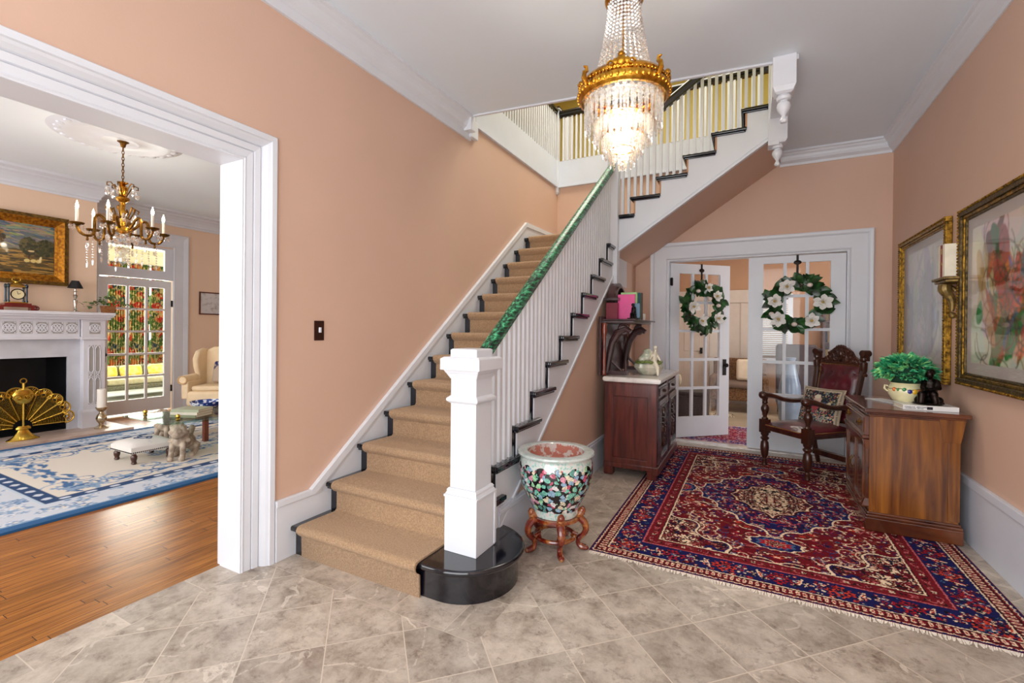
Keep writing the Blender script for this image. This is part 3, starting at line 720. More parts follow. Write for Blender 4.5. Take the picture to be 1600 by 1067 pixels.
# fringe
FR=mat('cream_fringe',(226,214,200),.95,var=.1,scale=80)
m=MB(MRUG); rnd=random.Random(5)
for s in(-1,1):
    x=-RW_/2+.004
    while x<RW_/2:
        l=rnd.uniform(.018,.04); dx=rnd.uniform(-.012,.012)
        y=s*RL_/2; m.add([(x,y,.007),(x+.007,y,.007),(x+.006+dx,y+s*l,.002),(x+dx,y+s*l,.002),(x,y,0),(x+.007,y,0)],[(0,1,2,3),(0,3,4),(1,5,2),(4,3,2,5)]); x+=.0085
fr=m.build('fringe',FR,rug); fr['kind']='stuff'
# ================================================================ PORCELAIN JARDINIERE
def potmat():
    m,nt,b,out=newmat('famille_noire_porcelain'); L=nt.links.new
    tc=N(nt,'TexCoord'); sp=N(nt,'SeparateXYZ'); L(tc.outputs['Object'],sp.inputs[0])
    v=N(nt,'TexVoronoi',i_Scale=31.); v.feature='F1'; 
    nz=N(nt,'TexNoise',i_Scale=22.,i_Detail=2.); L(tc.outputs['Object'],nz.inputs[0])
    ad=N(nt,'VectorMath',operation='MULTIPLY_ADD'); L(nz.outputs['Color'],ad.inputs[0]); ad.inputs[1].default_value=(.05,.05,.05); L(tc.outputs['Object'],ad.inputs[2]); L(ad.outputs[0],v.inputs['Vector'])
    wn=N(nt,'TexWhiteNoise'); L(v.outputs['Position'],wn.inputs[0])
    pal=ramp(nt,[(0,lin((128,196,176))),(.18,lin((150,180,205))),(.34,lin((222,150,170))),(.46,lin((168,220,170))),(.6,lin((232,214,186))),(.72,lin((96,150,140))),(.84,lin((238,226,226))),(.93,lin((198,84,110)))],'CONSTANT'); L(wn.outputs['Value'],pal.inputs[0])
    n3=N(nt,'TexNoise',i_Scale=90.,i_Detail=2.); L(tc.outputs['Object'],n3.inputs[0])
    hs=N(nt,'Mix',data_type='RGBA',blend_type='MULTIPLY'); hs.inputs[0].default_value=.8; r3=ramp(nt,[(.4,(.5,.6,.6,1)),(.6,(1.15,1.15,1.15,1))]); L(n3.outputs[0],r3.inputs[0]); L(pal.outputs[0],hs.inputs[6]); L(r3.outputs[0],hs.inputs[7])
    lt=N(nt,'Math',operation='LESS_THAN'); L(v.outputs['Distance'],lt.inputs[0]); lt.inputs[1].default_value=.57
    mx=N(nt,'Mix',data_type='RGBA'); L(lt.outputs[0],mx.inputs[0]); mx.inputs[6].default_value=lin((12,12,18)); L(hs.outputs[2],mx.inputs[7])
    # pale lotus band on top (scalloped) and at the base
    at=N(nt,'Math',operation='ARCTAN2'); L(sp.outputs[1],at.inputs[0]); L(sp.outputs[0],at.inputs[1])
    mu=N(nt,'Math',operation='MULTIPLY'); L(at.outputs[0],mu.inputs[0]); mu.inputs[1].default_value=7.0
    sn=N(nt,'Math',operation='SINE'); L(mu.outputs[0],sn.inputs[0]); ab=N(nt,'Math',operation='ABSOLUTE'); L(sn.outputs[0],ab.inputs[0])
    th=N(nt,'Math',operation='MULTIPLY_ADD'); L(ab.outputs[0],th.inputs[0]); th.inputs[1].default_value=.032; th.inputs[2].default_value=.322
    gt=N(nt,'Math',operation='GREATER_THAN'); L(sp.outputs[2],gt.inputs[0]); L(th.outputs[0],gt.inputs[1])
    lo=N(nt,'Math',operation='LESS_THAN'); L(sp.outputs[2],lo.inputs[0]); lo.inputs[1].default_value=.048
    mxx=N(nt,'Math',operation='MAXIMUM'); L(gt.outputs[0],mxx.inputs[0]); L(lo.outputs[0],mxx.inputs[1])
    n4=N(nt,'TexNoise',i_Scale=60.,i_Detail=3.); L(tc.outputs['Object'],n4.inputs[0]); r4=ramp(nt,[(.35,lin((150,190,180))),(.5,lin((206,222,216))),(.66,lin((224,206,200)))]); L(n4.outputs[0],r4.inputs[0])
    mf=N(nt,'Mix',data_type='RGBA'); L(mxx.outputs[0],mf.inputs[0]); L(mx.outputs[2],mf.inputs[6]); L(r4.outputs[0],mf.inputs[7])
    L(mf.outputs[2],b.inputs['Base Color']); b.inputs['Roughness'].default_value=.12; b.inputs['Coat Weight'].default_value=.7; b.inputs['Coat Roughness'].default_value=.05
    return m
MP=T(-1.155,2.86,.0)
pt=thing('fish_bowl','large black-ground porcelain fish bowl painted with flowers and birds beside the newel post','planter',MP@T(0,0,.235))
PM_=potmat()
m=MB(MP); m.lathe([(.001,.235),(.148,.235),(.152,.25),(.158,.285),(.178,.325),(.212,.39),(.238,.46),(.248,.52),(.244,.575),(.232,.615),(.226,.625)],n=64,cap=False); m.build('body',PM_,pt,smooth=True)
m=MB(MP); m.lathe([(.226,.622),(.25,.628),(.256,.640),(.253,.650),(.240,.654),(.192,.652),(.186,.645),(.188,.63)],n=64,cap=False); m.build('rim',mat('celadon_rim',(208,212,210),.12,var=.15,scale=30,coat=.7,c2=(180,196,190)),pt,smooth=True)
m=MB(MP); m.lathe([(.186,.648),(.190,.60),(.185,.56),(.001,.55)],n=48,cap=False); m.build('inner_glaze',mat('rose_glaze',(188,120,104),.2,var=.2,scale=20,coat=.5,c2=(206,196,190),thr=(.45,.5)),pt,smooth=True)
std=thing('plant_stand','carved red and gilt wooden stand with scroll feet under the fish bowl','stand',MP)
STD=wood('red_gilt_lacquer',(86,20,16),(206,140,70),(9,9,9),1.6,.15,.7,mid=(120,40,20))
ang0=math.radians(-128)
for k in range(5):
    a=ang0+2*PI*k/5
    X=RZ(a); m=MB(MP)
    P=bez((.125,0,.228),(.22,0,.20),(.225,0,.12),(.165,0,.085),10)[0:]+bez((.165,0,.085),(.14,0,.05),(.15,0,.02),(.205,0,.018),8)[1:]
    m.tube(P,[.024,.026,.027,.027,.026,.025,.024,.022,.02,.019,.019,.019,.018,.018,.018,.02,.022,.022,.02][:len(P)],10,X=X,flat=.9)
    m.tube([(.14,0,.225),(.175,0,.25),(.185,0,.285)],[.022,.026,.012],8,X=X); m.ball((.178,0,.262),.024,X=X)
    m.tube([(.15,0,.10),(.12,0,.11),(.112,0,.09),(.128,0,.078)],.012,8,X=X)
    m.ball((.205,0,.016),.018,X=X,sq=(1.1,.9,.85))
    m.build('leg',STD,std,smooth=True)
m=MB(MP); m.lathe([(.16,.205),(.168,.21),(.168,.232),(.10,.234),(.10,.205)],n=40,cap=False); m.build('ring',STD,std,smooth=True)
m=MB(MP); m.tube([(.13*math.cos(t),.13*math.sin(t),.085) for t in [2*PI*i/30 for i in range(30)]],.014,8,closed=True); m.build('stretcher_ring',STD,std,smooth=True)
# ================================================================ LEFT CABINET
x0,x1,y0,y1=-1.315,-.80,4.55,5.78
cb=thing('cabinet','dark mahogany cabinet with white marble top standing against the under-stair wall','cabinet',T(-1.05,5.15,.01))
m=MB(); m.box(x0+.02,x1-.02,y0+.02,y1-.02,.13,.92)
for (px,py) in((x0,y0),(x1-.09,y0),(x0,y1-.09),(x1-.09,y1-.09)): m.box(px,px+.09,py,py+.09,.01,.14)
m.box(x0,x0+.09,y0,y0+.03,.12,.93); m.box(x1-.09,x1,y0,y0+.03,.12,.93); m.box(x0,x1,y0,y0+.02,.80,.93); m.box(x0,x1,y0,y0+.02,.13,.19)
m.box(x1-.03,x1,y0,y0+.07,.13,.93); m.box(x1-.03,x1,y1-.07,y1,.13,.93); m.box(x1-.03,x1,(y0+y1)/2-.04,(y0+y1)/2+.04,.13,.93)
m.box(x0,x1,y0,y1,.925,.945)
m.build('carcass',MAHOG,cb,bevel=.006)
m=MB(); m.box(x0,x1+.012,y0-.012,y0+.04,.09,.14); m.box(x1-.03,x1+.02,y0-.012,y1,.06,.14); m.build('plinth',MAHOG,cb,bevel=.008)
GRYW=wood('bluish_dark_mahogany',(34,24,32),(84,58,66),(18,3,18),1.4,.2,.5)
for i,(a,b_) in enumerate(((y0+.07,(y0+y1)/2-.04),((y0+y1)/2+.04,y1-.07))):
    m=MB(); m.box(x1-.02,x1+.004,a,b_,.79,.91); m.box(x1+.004,x1+.014,a+.03,b_-.03,.815,.885); d=m.build('drawer',GRYW,cb,bevel=.004)
    MB().lathe([(.006,0),(.02,.004),(.012,.02),(.001,.022)],(0,0,0),12,X=T(x1+.014,(a+b_)/2,.85)@RY(PI/2)).build('knob',WALNUT,d,smooth=True)
    m=MB(); m.box(x1-.02,x1+.004,a,b_,.15,.77); 
    for (ya,yb,za,zb_) in((a,a+.05,.15,.77),(b_-.05,b_,.15,.77),(a,b_,.15,.20),(a,b_,.72,.77)): m.box(x1,x1+.016,ya,yb,za,zb_)
    m.box(x1,x1+.024,a+.05,a+.06,.2,.72);m.box(x1,x1+.024,b_-.06,b_-.05,.2,.72);m.box(x1,x1+.024,a+.05,b_-.05,.2,.21);m.box(x1,x1+.024,a+.05,b_-.05,.71,.72)
    d=m.build('door',GRYW,cb,bevel=.003)
    m=MB(); cy_=(a+b_)/2
    for j in range(7):
        m.ball((x1+.012,cy_,.30+.05*j),.03 if j%2 else .022,10,6,sq=(.6,1,.9))
    for s in(-1,1):
        m.tube([(x1+.012,cy_+s*(.03+q[0]),.46+q[1]) for q in spiral(.05,.0,.05,.015,PI if s>0 else 0,PI+5 if s>0 else 5)],.008,6)
        m.tube([(x1+.012,cy_+s*(.03+q[0]),.64-q[1]) for q in spiral(.03,.0,.04,.01,PI,PI+4.5)],.008,6)
        m.tube([(x1+.012,cy_+s*.02,.28),(x1+.014,cy_+s*.06,.34),(x1+.012,cy_+s*.03,.42)],.008,6)
    m.build('carving',WALNUT,d,smooth=True)
m=MB(); m.box(x0-.01,x1+.04,y0-.035,y1+.02,.955,.985); m.box(x0-.005,x1+.03,y0-.025,y1+.01,.945,.957); m.box(x0-.01,x1+.02,y0-.015,y1,.985,.99); m.build('marble_top',MARBW,cb,bevel=.008,seg=3)
# mirror-back shelf unit
et=thing('shelf_unit','carved dark wood mirror shelf with arched top standing on the marble cabinet','shelf',T(-1.3,5.2,.99))
DKW=wood('dark_plum_walnut',(40,22,24),(88,56,58),(6,6,3),1.5,.3,.3)
xb=-1.405
m=MB(); m.box(xb,xb+.025,4.62,5.70,.99,1.60); m.build('back_panel',DKW,et,bevel=.003)
m=MB(); m.prism([(4.72,1.53),(5.62,1.53),(5.62,1.56),(4.72,1.56)],-1.40,-1.07,'x'); m.prism([(4.70,1.56),(5.80,1.56),(5.80,1.575),(4.70,1.575)],-1.40,-1.05,'x'); m.build('shelf_board',DKW,et,bevel=.005)
for yy in(4.80,5.55):
    m=MB()
    P=[(xb+.04,yy,1.0),(xb+.055,yy,1.1),(xb+.07,yy,1.2),(xb+.10,yy,1.33),(xb+.16,yy,1.43),(xb+.24,yy,1.47),(xb+.29,yy,1.44)]
    m.tube(P,[.035,.04,.042,.045,.05,.045,.03],10,flat=.9)
    m.tube([(xb+.22+q[0],yy,1.46+q[1]) for q in spiral(0,0,.07,.02,1.2,7)],.016,8)
    m.lathe([(.045,-.028),(.05,0),(.045,.028)],(0,0,0),18,X=T(xb+.22,yy,1.46)@RX(PI/2))
    m.box(xb+.02,xb+.26,yy-.03,yy+.03,.992,1.03); m.tube([(xb+.2,yy,1.03),(xb+.1,yy,1.12),(xb+.07,yy,1.2)],.014,8); m.tube([(xb+.24,yy,1.03),(xb+.24,yy,1.14)],[.016,.009],8)
    m.build('bracket',DKW,et,smooth=True)
for yy in(4.66,5.68):
    m=MB(); m.lathe([(.02,0),(.024,.03),(.016,.05),(.022,.16),(.016,.3),(.024,.42),(.03,.47),(.022,.5),(.03,.54)],(xb+.05,yy,.992),14); m.build('column',wood('red_mahogany_polish',(84,26,16),(150,66,44),(10,10,3),1.5,.15,.6),et,smooth=True)
# arched mirror
m=MB(); 
for (r0,r1,h) in((.27,.215,.075),(.235,.215,.095)):
    po=[(5.17+r0*math.cos(t),1.72+r0*math.sin(t)) for t in [PI*i/24 for i in range(25)]]
    pi_=[(5.17+r1*math.cos(t),1.72+r1*math.sin(t)) for t in [PI*i/24 for i in range(25)]]
    for i in range(24): m.prism([po[i],po[i+1],pi_[i+1],pi_[i]],xb,xb+h,'x')
    m.box(xb,xb+h,5.17-r0,5.17-r1,1.575,1.72); m.box(xb,xb+h,5.17+r1,5.17+r0,1.575,1.72)
fr_=m.build('mirror_frame',DKW,et)
m=MB(); m.prism([(5.17+.22*math.cos(t),1.72+.22*math.sin(t)) for t in [PI*i/24 for i in range(25)]]+[(4.95,1.575),(5.39,1.575)],xb+.01,xb+.02,'x'); m.build('mirror_glass',mat('mirror',(225,225,225),.03,metal=1,var=.02),fr_)
m=MB(); m.lathe([(.04,0),(.045,.02),(.022,.04),(.03,.09),(.018,.12),(.028,.15),(.035,.16),(.02,.19),(.001,.23)],(xb+.06,4.83,1.575),16); m.box(xb+.0,xb+.16,4.78,4.9,1.775,1.80); m.build('turned_post',DKW,et,smooth=True)
m=MB(); m.lathe([(.04,0),(.045,.02),(.022,.04),(.03,.09),(.018,.12),(.028,.15),(.035,.16),(.02,.19),(.001,.23)],(xb+.06,5.55,1.575),16); m.build('turned_post',DKW,et,smooth=True)
# books on the shelf
def book(name,x0,x1,y0,y1,z0,z1,col,label,grp=None,lean=0,spine='x'):
    """standing book: thickness along y, depth along x with the spine facing +x"""
    t=thing('book',label,'book',T((x0+x1)/2,(y0+y1)/2,z0),grp)
    cov=mat('cover_'+name,col,.45,var=.06,scale=10); pg=mat('book_pages',(232,222,200),.9,var=.05,scale=120,stretch=(1,60,1))
    m=MB(); m.box(x0,x1,y0,y0+.003,z0,z1); m.box(x0,x1,y1-.003,y1,z0,z1); m.box(x1-.004,x1,y0,y1,z0,z1); m.build('cover',cov,t,bevel=.001)
    MB().box(x0+.004,x1-.005,y0+.003,y1-.003,z0+.003,z1-.004).build('pages',pg,t)
    return t
G='books on the carved shelf'
SZ=1.576
book('crimson',-1.37,-1.25,4.77,4.81,SZ,SZ+.17,(120,14,40),'crimson book at the near end of the carved shelf, left of the pink book',G)
b=book('pink',-1.27,-1.09,4.86,4.885,SZ,SZ+.262,(232,84,150),'bright pink book facing out behind the dark statuette on the carved shelf',G)
book('lime',-1.245,-1.075,4.89,4.93,SZ,SZ+.285,(150,196,130),'pale green book next to the pink book on the carved shelf',G)
book('teal',-1.24,-1.07,5.02,5.06,SZ,SZ+.29,(40,92,110),'teal book right of the pale green book on the carved shelf',G)
book('olive',-1.24,-1.07,5.075,5.10,SZ,SZ+.285,(104,110,60),'thin olive book between the teal and brown books on the carved shelf',G)
book('umber',-1.24,-1.07,5.12,5.16,SZ,SZ+.295,(84,52,40),'tall brown book at the far end of the row on the carved shelf',G)
pb=thing('candle','small white box candle at the far end of the carved shelf','candle',T(-1.09,5.3,SZ))
MB().lathe([(.022,0),(.022,.07),(.018,.072)],(-1.09,5.3,SZ),16).build('wax',mat('wax',(236,230,222),.5,var=.02),pb,smooth=True); MB().tube([(-1.09,5.3,SZ+.07),(-1.09,5.3,SZ+.082)],.0015,6).build('wick',DARKM,pb)
def blob(name,m_,parts,par=None,M=I4,vox=.006,lab=None,cat=None):
    """parts: list of ('s',c,r[,sq]) or ('c',p0,p1,r0,r1)"""
    m=MB(M)
    for p in parts:
        if p[0]=='s': m.ball(p[1],p[2],14,10,sq=p[3] if len(p)>3 else (1,1,1))
        else:
            a=Vector(p[1]);b=Vector(p[2]); n=5
            m.tube([tuple(a+(b-a)*i/n) for i in range(n+1)],[p[3]+(p[4]-p[3])*i/n for i in range(n+1)],10); m.ball(p[1],p[3],12,8);m.ball(p[2],p[4],12,8)
    o=m.build(name,m_,par,smooth=True,auto=0,remesh=vox)
    return o
BRONZE=mat('dark_bronze',(44,34,30),.3,metal=.8,var=.4,scale=25,c2=(16,12,12),bump=.2,bscale=90)
# thinker-like seated statuette used as bookend (generic seated man)
t=thing('bookend','small dark seated figure bookend with blue backing in front of the pink book','bookend',T(-1.06,4.80,SZ))
Mx=T(-1.095,4.825,SZ)
MB(Mx).box(-.055,.055,-.035,.03,0,.012).build('base',BRONZE,t,bevel=.002); MB(Mx).box(-.02,.06,.022,.032,.012,.165).build('backing',mat('slate_blue',(92,124,150),.4,var=.08),t,bevel=.002)
blob('figure',BRONZE,[('s',(0,0,.045),.032),('c',(0,0,.05),(.004,-.008,.11),.026,.024),('s',(-.002,-.018,.148),.018),('c',(0,-.005,.115),(.022,-.02,.09),.012,.010),('c',(.022,-.02,.09),(0,-.03,.13),.009,.008),('c',(0,0,.05),(.02,-.035,.05),.016,.014),('c',(.02,-.035,.05),(.018,-.03,.012),.012,.010),('c',(-.01,0,.05),(-.015,-.035,.055),.016,.013),('c',(-.015,-.035,.055),(-.02,-.03,.012),.012,.010),('s',(0,0,.02),.034,(1,1,.6))],t,Mx,.004)
# porcelain lady bowl on marble
t=thing('figurine_bowl','cream and green porcelain bowl with a seated lady figurine on the marble cabinet top','figurine',T(-.97,5.0,.99))
CER=mat('ivory_glaze',(212,206,188),.18,var=.15,scale=12,coat=.6,c2=(150,164,140),thr=(.3,.55))
Mx=T(-.965,4.98,.99)@Matrix.Scale(1.35,4)
m=MB(Mx); m.lathe([(.05,0),(.06,.006),(.085,.03),(.105,.06),(.10,.085),(.075,.10),(.06,.105),(.055,.09),(.001,.06)],n=40,cap=True,flute=.06,fn=9); m.build('bowl',CER,t,smooth=True)
m=MB(Mx)
for k in range(16):
    a=2*PI*k/16; m.ball((.085*math.cos(a),.085*math.sin(a),.1+.006*math.sin(3*a)),.022,10,6,sq=(1,1,.55))
m.build('green_rim',mat('moss_glaze',(108,124,60),.2,var=.25,scale=30,coat=.5),t,smooth=True)
blob('lady',mat('ivory_porcelain',(222,212,190),.2,var=.06,coat=.5),[('c',(.045,-.04,.10),(.06,-.06,.18),.028,.018),('s',(.062,-.062,.215),.017),('c',(.045,-.045,.11),(.085,-.10,.06),.024,.017),('c',(.085,-.10,.06),(.09,-.108,.012),.016,.010),('c',(.05,-.05,.18),(.03,-.09,.13),.009,.007),('c',(.065,-.055,.18),(.095,-.06,.12),.009,.007),('s',(.06,-.058,.19),.016)],t,Mx,.004)
blob('shell',CER,[('s',(-.02,.0,.13),.05,(1,1,.8)),('s',(-.01,.01,.17),.035),('s',(.02,.02,.14),.045),('s',(-.045,-.02,.12),.03)],t,Mx,.005)
# ================================================================ RIGHT CHEST
SATIN=wood('figured_satinwood',(84,42,12),(158,98,34),(16,16,1.2),1.3,.22,.5,mid=(124,72,24))
CHW=wood('chest_mahogany',(58,24,14),(112,58,28),(3,12,3),1.6,.18,.6)
x0,x1,y0,y1=.775,1.27,4.205,4.96
ch=thing('side_chest','brown mahogany chest with one drawer and two doors by the right wall','cabinet',T(1.02,4.58,.01))
m=MB(); m.box(x0,x1,y0,y1,.14,.86); m.build('carcass',SATIN,ch,bevel=.003)
m=MB(); m.box(x0-.002,x0+.04,y0-.006,y0+.02,.16,.84); m.build('end_stile',SATIN,ch,bevel=.003); m=MB(); m.box(x1-.06,x1+.004,y0-.008,y0+.02,.16,.84); m.frustum(x1-.04,y0,.70,.86,.045,.01,.07,.016); m.build('end_pilaster',SATIN,ch,bevel=.003)
m=MB(); m.box(x0-.012,x1+.012,y0-.012,y1+.012,.125,.145); m.box(x0-.02,x1+.02,y0-.02,y1+.02,.105,.127); m.box(x0-.026,x1+.02,y0-.026,y1+.02,.01,.107); m.build('plinth',CHW,ch,bevel=.007,seg=3)
m=MB(); m.box(x0-.04,x1+.05,y0-.045,y1+.03,.875,.905); m.box(x0-.02,x1+.03,y0-.025,y1+.02,.86,.876); m.box(x0-.01,x1+.015,y0-.012,y1+.012,.845,.861); m.build('top',CHW,ch,bevel=.006,seg=3)
m=MB(); m.box(x0-.03,x0,y0+.01,y1-.01,.70,.84); m.box(x0-.036,x0-.03,y0+.025,y1-.025,.715,.825); d=m.build('drawer',CHW,ch,bevel=.006,seg=3)
for yy in(y0+.16,y1-.16):
    m=MB(); X=T(x0-.036,yy,.772)@RY(-PI/2); m.lathe([(.001,0),(.026,.001),(.024,.005),(.008,.007),(.008,.014),(.016,.02),(.001,.024)],n=16,X=X,flute=.12,fn=8); m.build('knob',ABRASS,d,smooth=True)
m=MB(); m.box(x0-.045,x0,y0-.004,y1,.675,.70); m.build('moulding',CHW,ch,bevel=.006)
for i,(a,b_) in enumerate(((y0+.04,(y0+y1)/2-.004),((y0+y1)/2+.004,y1-.04))):
    m=MB(); m.box(x0-.022,x0,a,b_,.16,.665); 
    for (ya,yb,za,zb_) in((a,a+.045,.16,.665),(b_-.045,b_,.16,.665),(a,b_,.16,.21),(a,b_,.62,.665)): m.box(x0-.034,x0-.02,ya,yb,za,zb_)
    d=m.build('door',CHW,ch,bevel=.004)
    m=MB(); s=1 if i==0 else -1; yy=b_-.02 if i==0 else a+.02; m.tube([(x0-.04,yy,.46),(x0-.055,yy,.43),(x0-.055,yy,.40),(x0-.04,yy,.37)],.004,6); m.build('pull',ABRASS,d)
for yy in(y0+.02,y1-.02):
    m=MB(); m.frustum(x0-.012,yy,.60,.67,.012,.018,.026,.024); m.frustum(x0-.012,yy,.18,.24,.03,.026,.012,.018); m.box(x0-.022,x0,yy-.016,yy+.016,.2,.66); m.build('corner_post',CHW,ch,bevel=.004)
# ---- things on the chest
TZ=.906
def leafmesh(m,X,l,w,fold=.25,curl=.15,n=6,e=.75):
    vs=[];fs=[]
    for i in range(n+1):
        t=i/n; ww=w*math.sin(PI*min(1,t**e*.97+.03))*.5; z=-curl*l*t*t
        vs+=[(-ww,l*t,z+fold*ww),(0,l*t,z),(ww,l*t,z+fold*ww)]
    for i in range(n):
        a=3*i;b=a+3; fs+=[(a,a+1,b+1,b),(a+1,a+2,b+2,b+1)]
    m.add(vs,fs,X)
pl=thing('potted_topiary','round green faux plant in a cream bowl with painted fruit on the chest','potted plant',T(1.04,4.50,TZ))
Mx=T(1.045,4.50,TZ)
m=MB(Mx); m.lathe([(.001,.002),(.065,0),(.068,.012),(.062,.02),(.085,.045),(.105,.085),(.108,.12),(.10,.145),(.092,.16),(.098,.172),(.09,.172),(.085,.15),(.001,.14)],n=40,cap=False); bw=m.build('bowl',mat('cream_glaze',(238,228,182),.2,var=.03,coat=.5),pl,smooth=True)
for s in(-1,1):
    m=MB(Mx); m.tube([(s*.105,0,.14),(s*.125,0,.145),(s*.128,0,.12),(s*.108,0,.10)],.007,8); m.build('handle',MATS['cream_glaze'],bw,smooth=True)
FRU=[((230,120,30),-2.45,.115,.016),((40,40,140),-1.55,.105,.016),((245,190,40),-1.27,.105,.02),((220,110,40),-1.0,.11,.015),((60,140,60),-2.2,.115,.012),((60,150,80),-1.85,.118,.014)]
for i,(c,a,z,r) in enumerate(FRU):
    m=MB(Mx); rr=.104+.001; m.ball((rr*math.cos(a),rr*math.sin(a),z+.008),r,12,8,sq=(.5+.5*abs(math.sin(a)),.35+.3*abs(math.cos(a)),1)); m.build('painted_fruit',mat('fruit_%d'%i,c,.3,var=.1,coat=.4),bw,smooth=True)
m=MB(Mx); m.tube([(.1075*math.cos(a),.1075*math.sin(a),.128+.004*math.sin(5*a)) for a in [-3.1+2.6*i/30 for i in range(31)]],.0016,5); m.build('painted_line',DARKM,bw)
m=MB(Mx); rnd=random.Random(11)
for i in range(430):
    th=rnd.uniform(0,2*PI); ph=math.acos(rnd.uniform(-.25,1)); rr=rnd.uniform(.75,1)
    d=Vector((math.sin(ph)*math.cos(th),math.sin(ph)*math.sin(th),math.cos(ph)))
    p=Vector((d.x*.165*rr,d.y*.165*rr,.235+d.z*.13*rr))
    q=(d+Vector((rnd.uniform(-.6,.6),rnd.uniform(-.6,.6),rnd.uniform(-.2,.6)))).normalized().to_track_quat('Y','Z').to_matrix().to_4x4()
    leafmesh(m,Matrix.Translation(p)@q@RY(rnd.uniform(-1,1)),rnd.uniform(.045,.062),rnd.uniform(.030,.040),.4,.3,4)
def leafmat(name,c1,c2,c3,scale=14,rough=.35):
    mm,nt,b,out=newmat(name); L=nt.links.new
    tc=N(nt,'TexCoord'); n=N(nt,'TexNoise',i_Scale=float(scale),i_Detail=2.); L(tc.outputs['Object'],n.inputs[0]); r=ramp(nt,[(.35,lin(c1)),(.5,lin(c2)),(.66,lin(c3))]); L(n.outputs[0],r.inputs[0]); L(r.outputs[0],b.inputs['Base Color']); b.inputs['Roughness'].default_value=rough
    return mm
f=m.build('foliage',leafmat('bright_leaf',(26,124,80),(70,182,130),(160,224,140),26),pl,smooth=True,auto=0); f['kind']='stuff'
MB(Mx).ball((0,0,.235),.12,20,12,sq=(1,1,.8)).build('moss_core',mat('dark_moss',(16,60,40),.9,var=.2),pl,smooth=True)
bk=thing('book','thick white book lying flat under the bronze statuette on the chest','book',T(1.13,4.33,TZ))
Mx=T(1.12,4.335,TZ)@RZ(math.radians(4))
m=MB(Mx); m.box(-.155,.155,-.085,.11,0,.004); m.box(-.155,.155,-.085,.11,.030,.034); m.box(-.155,.155,-.089,-.084,0,.034); m.build('cover',mat('book_white',(236,234,232),.3,var=.02),bk,bevel=.001)
MB(Mx).box(-.15,.15,-.082,.106,.004,.030).build('pages',mat('book_pages',(232,222,200),.9),bk)
m=MB(Mx)
for i in range(15):
    if i==7: continue
    m.box(-.145+.0085*i,-.1395+.0085*i,-.0905,-.089,.019,.025); 
    if i<12: m.box(-.140+.0085*i,-.1345+.0085*i,-.0905,-.089,.009,.015)
m.build('spine_lettering',mat('grey_ink',(150,150,152),.6),bk)
m=MB(Mx); m.box(-.02,.012,-.0905,-.089,.008,.027); m.build('spine_emblem',mat('black_ink',(30,24,36),.5),bk)
pa=MB(T(.97,4.66,TZ)@RZ(.5)).add([(-.07,-.14,.001),(.07,-.14,.001),(.07,.14,.001),(-.07,.14,.001),(-.07,-.14,.006),(.07,-.14,.006),(.07,.14,.006),(-.07,.14,.006)],[(3,2,1,0),(4,5,6,7),(0,1,5,4),(1,2,6,5),(2,3,7,6),(3,0,4,7)]).build('pamphlet',mat('printed_paper',(226,224,220),.6,var=.1,scale=60,c2=(200,200,204)))
tag(pa,'open white printed pamphlet lying flat left of the cream bowl on the chest','pamphlet')
sg=thing('statuette','dark bronze statuette of a seated reading woman on top of the white book','statuette',T(1.135,4.34,TZ+.034))
Mx=T(1.135,4.345,TZ+.034)
m=MB(Mx); m.lathe([(.085,0),(.088,.006),(.08,.014),(.001,.016)],n=28,X=Matrix.Diagonal((1,.8,1,1))); m.build('base',BRONZE,sg,smooth=True)
blob('figure',BRONZE,[('s',(0,.01,.05),.055,(1.1,.9,.8)),('c',(.01,.01,.06),(.022,.02,.15),.048,.036),('s',(.02,.02,.16),.042,(1.15,.8,.7)),('c',(.02,.012,.17),(.012,0,.205),.016,.02),('s',(.008,-.004,.218),.027,(.9,1,1.15)),('s',(.022,.014,.232),.026),('c',(-.015,.012,.165),(-.035,-.02,.12),.018,.014),('c',(-.035,-.02,.12),(-.008,-.05,.115),.013,.010),('c',(.055,.012,.165),(.06,-.02,.12),.018,.014),('c',(.06,-.02,.12),(.02,-.05,.115),.013,.010),
 ('c',(-.01,0,.07),(-.045,-.045,.075),.034,.026),('c',(-.045,-.045,.075),(-.05,-.05,.02),.024,.02),('c',(.02,0,.07),(.02,-.055,.08),.034,.026),('c',(.02,-.055,.08),(.03,-.06,.02),.024,.02),('s',(-.05,-.01,.03),.03),('s',(.06,.0,.03),.03),('c',(.05,0,.04),(.09,.0,.01),.02,.006)],sg,Mx,.0045)
m=MB(Mx@T(-.005,-.055,.115)@RX(.6)); m.box(-.03,-.001,-.012,.012,-.002,.002,X=RY(.25)); m.box(.001,.03,-.012,.012,-.002,.002,X=RY(-.25)); m.build('open_book',BRONZE,sg)
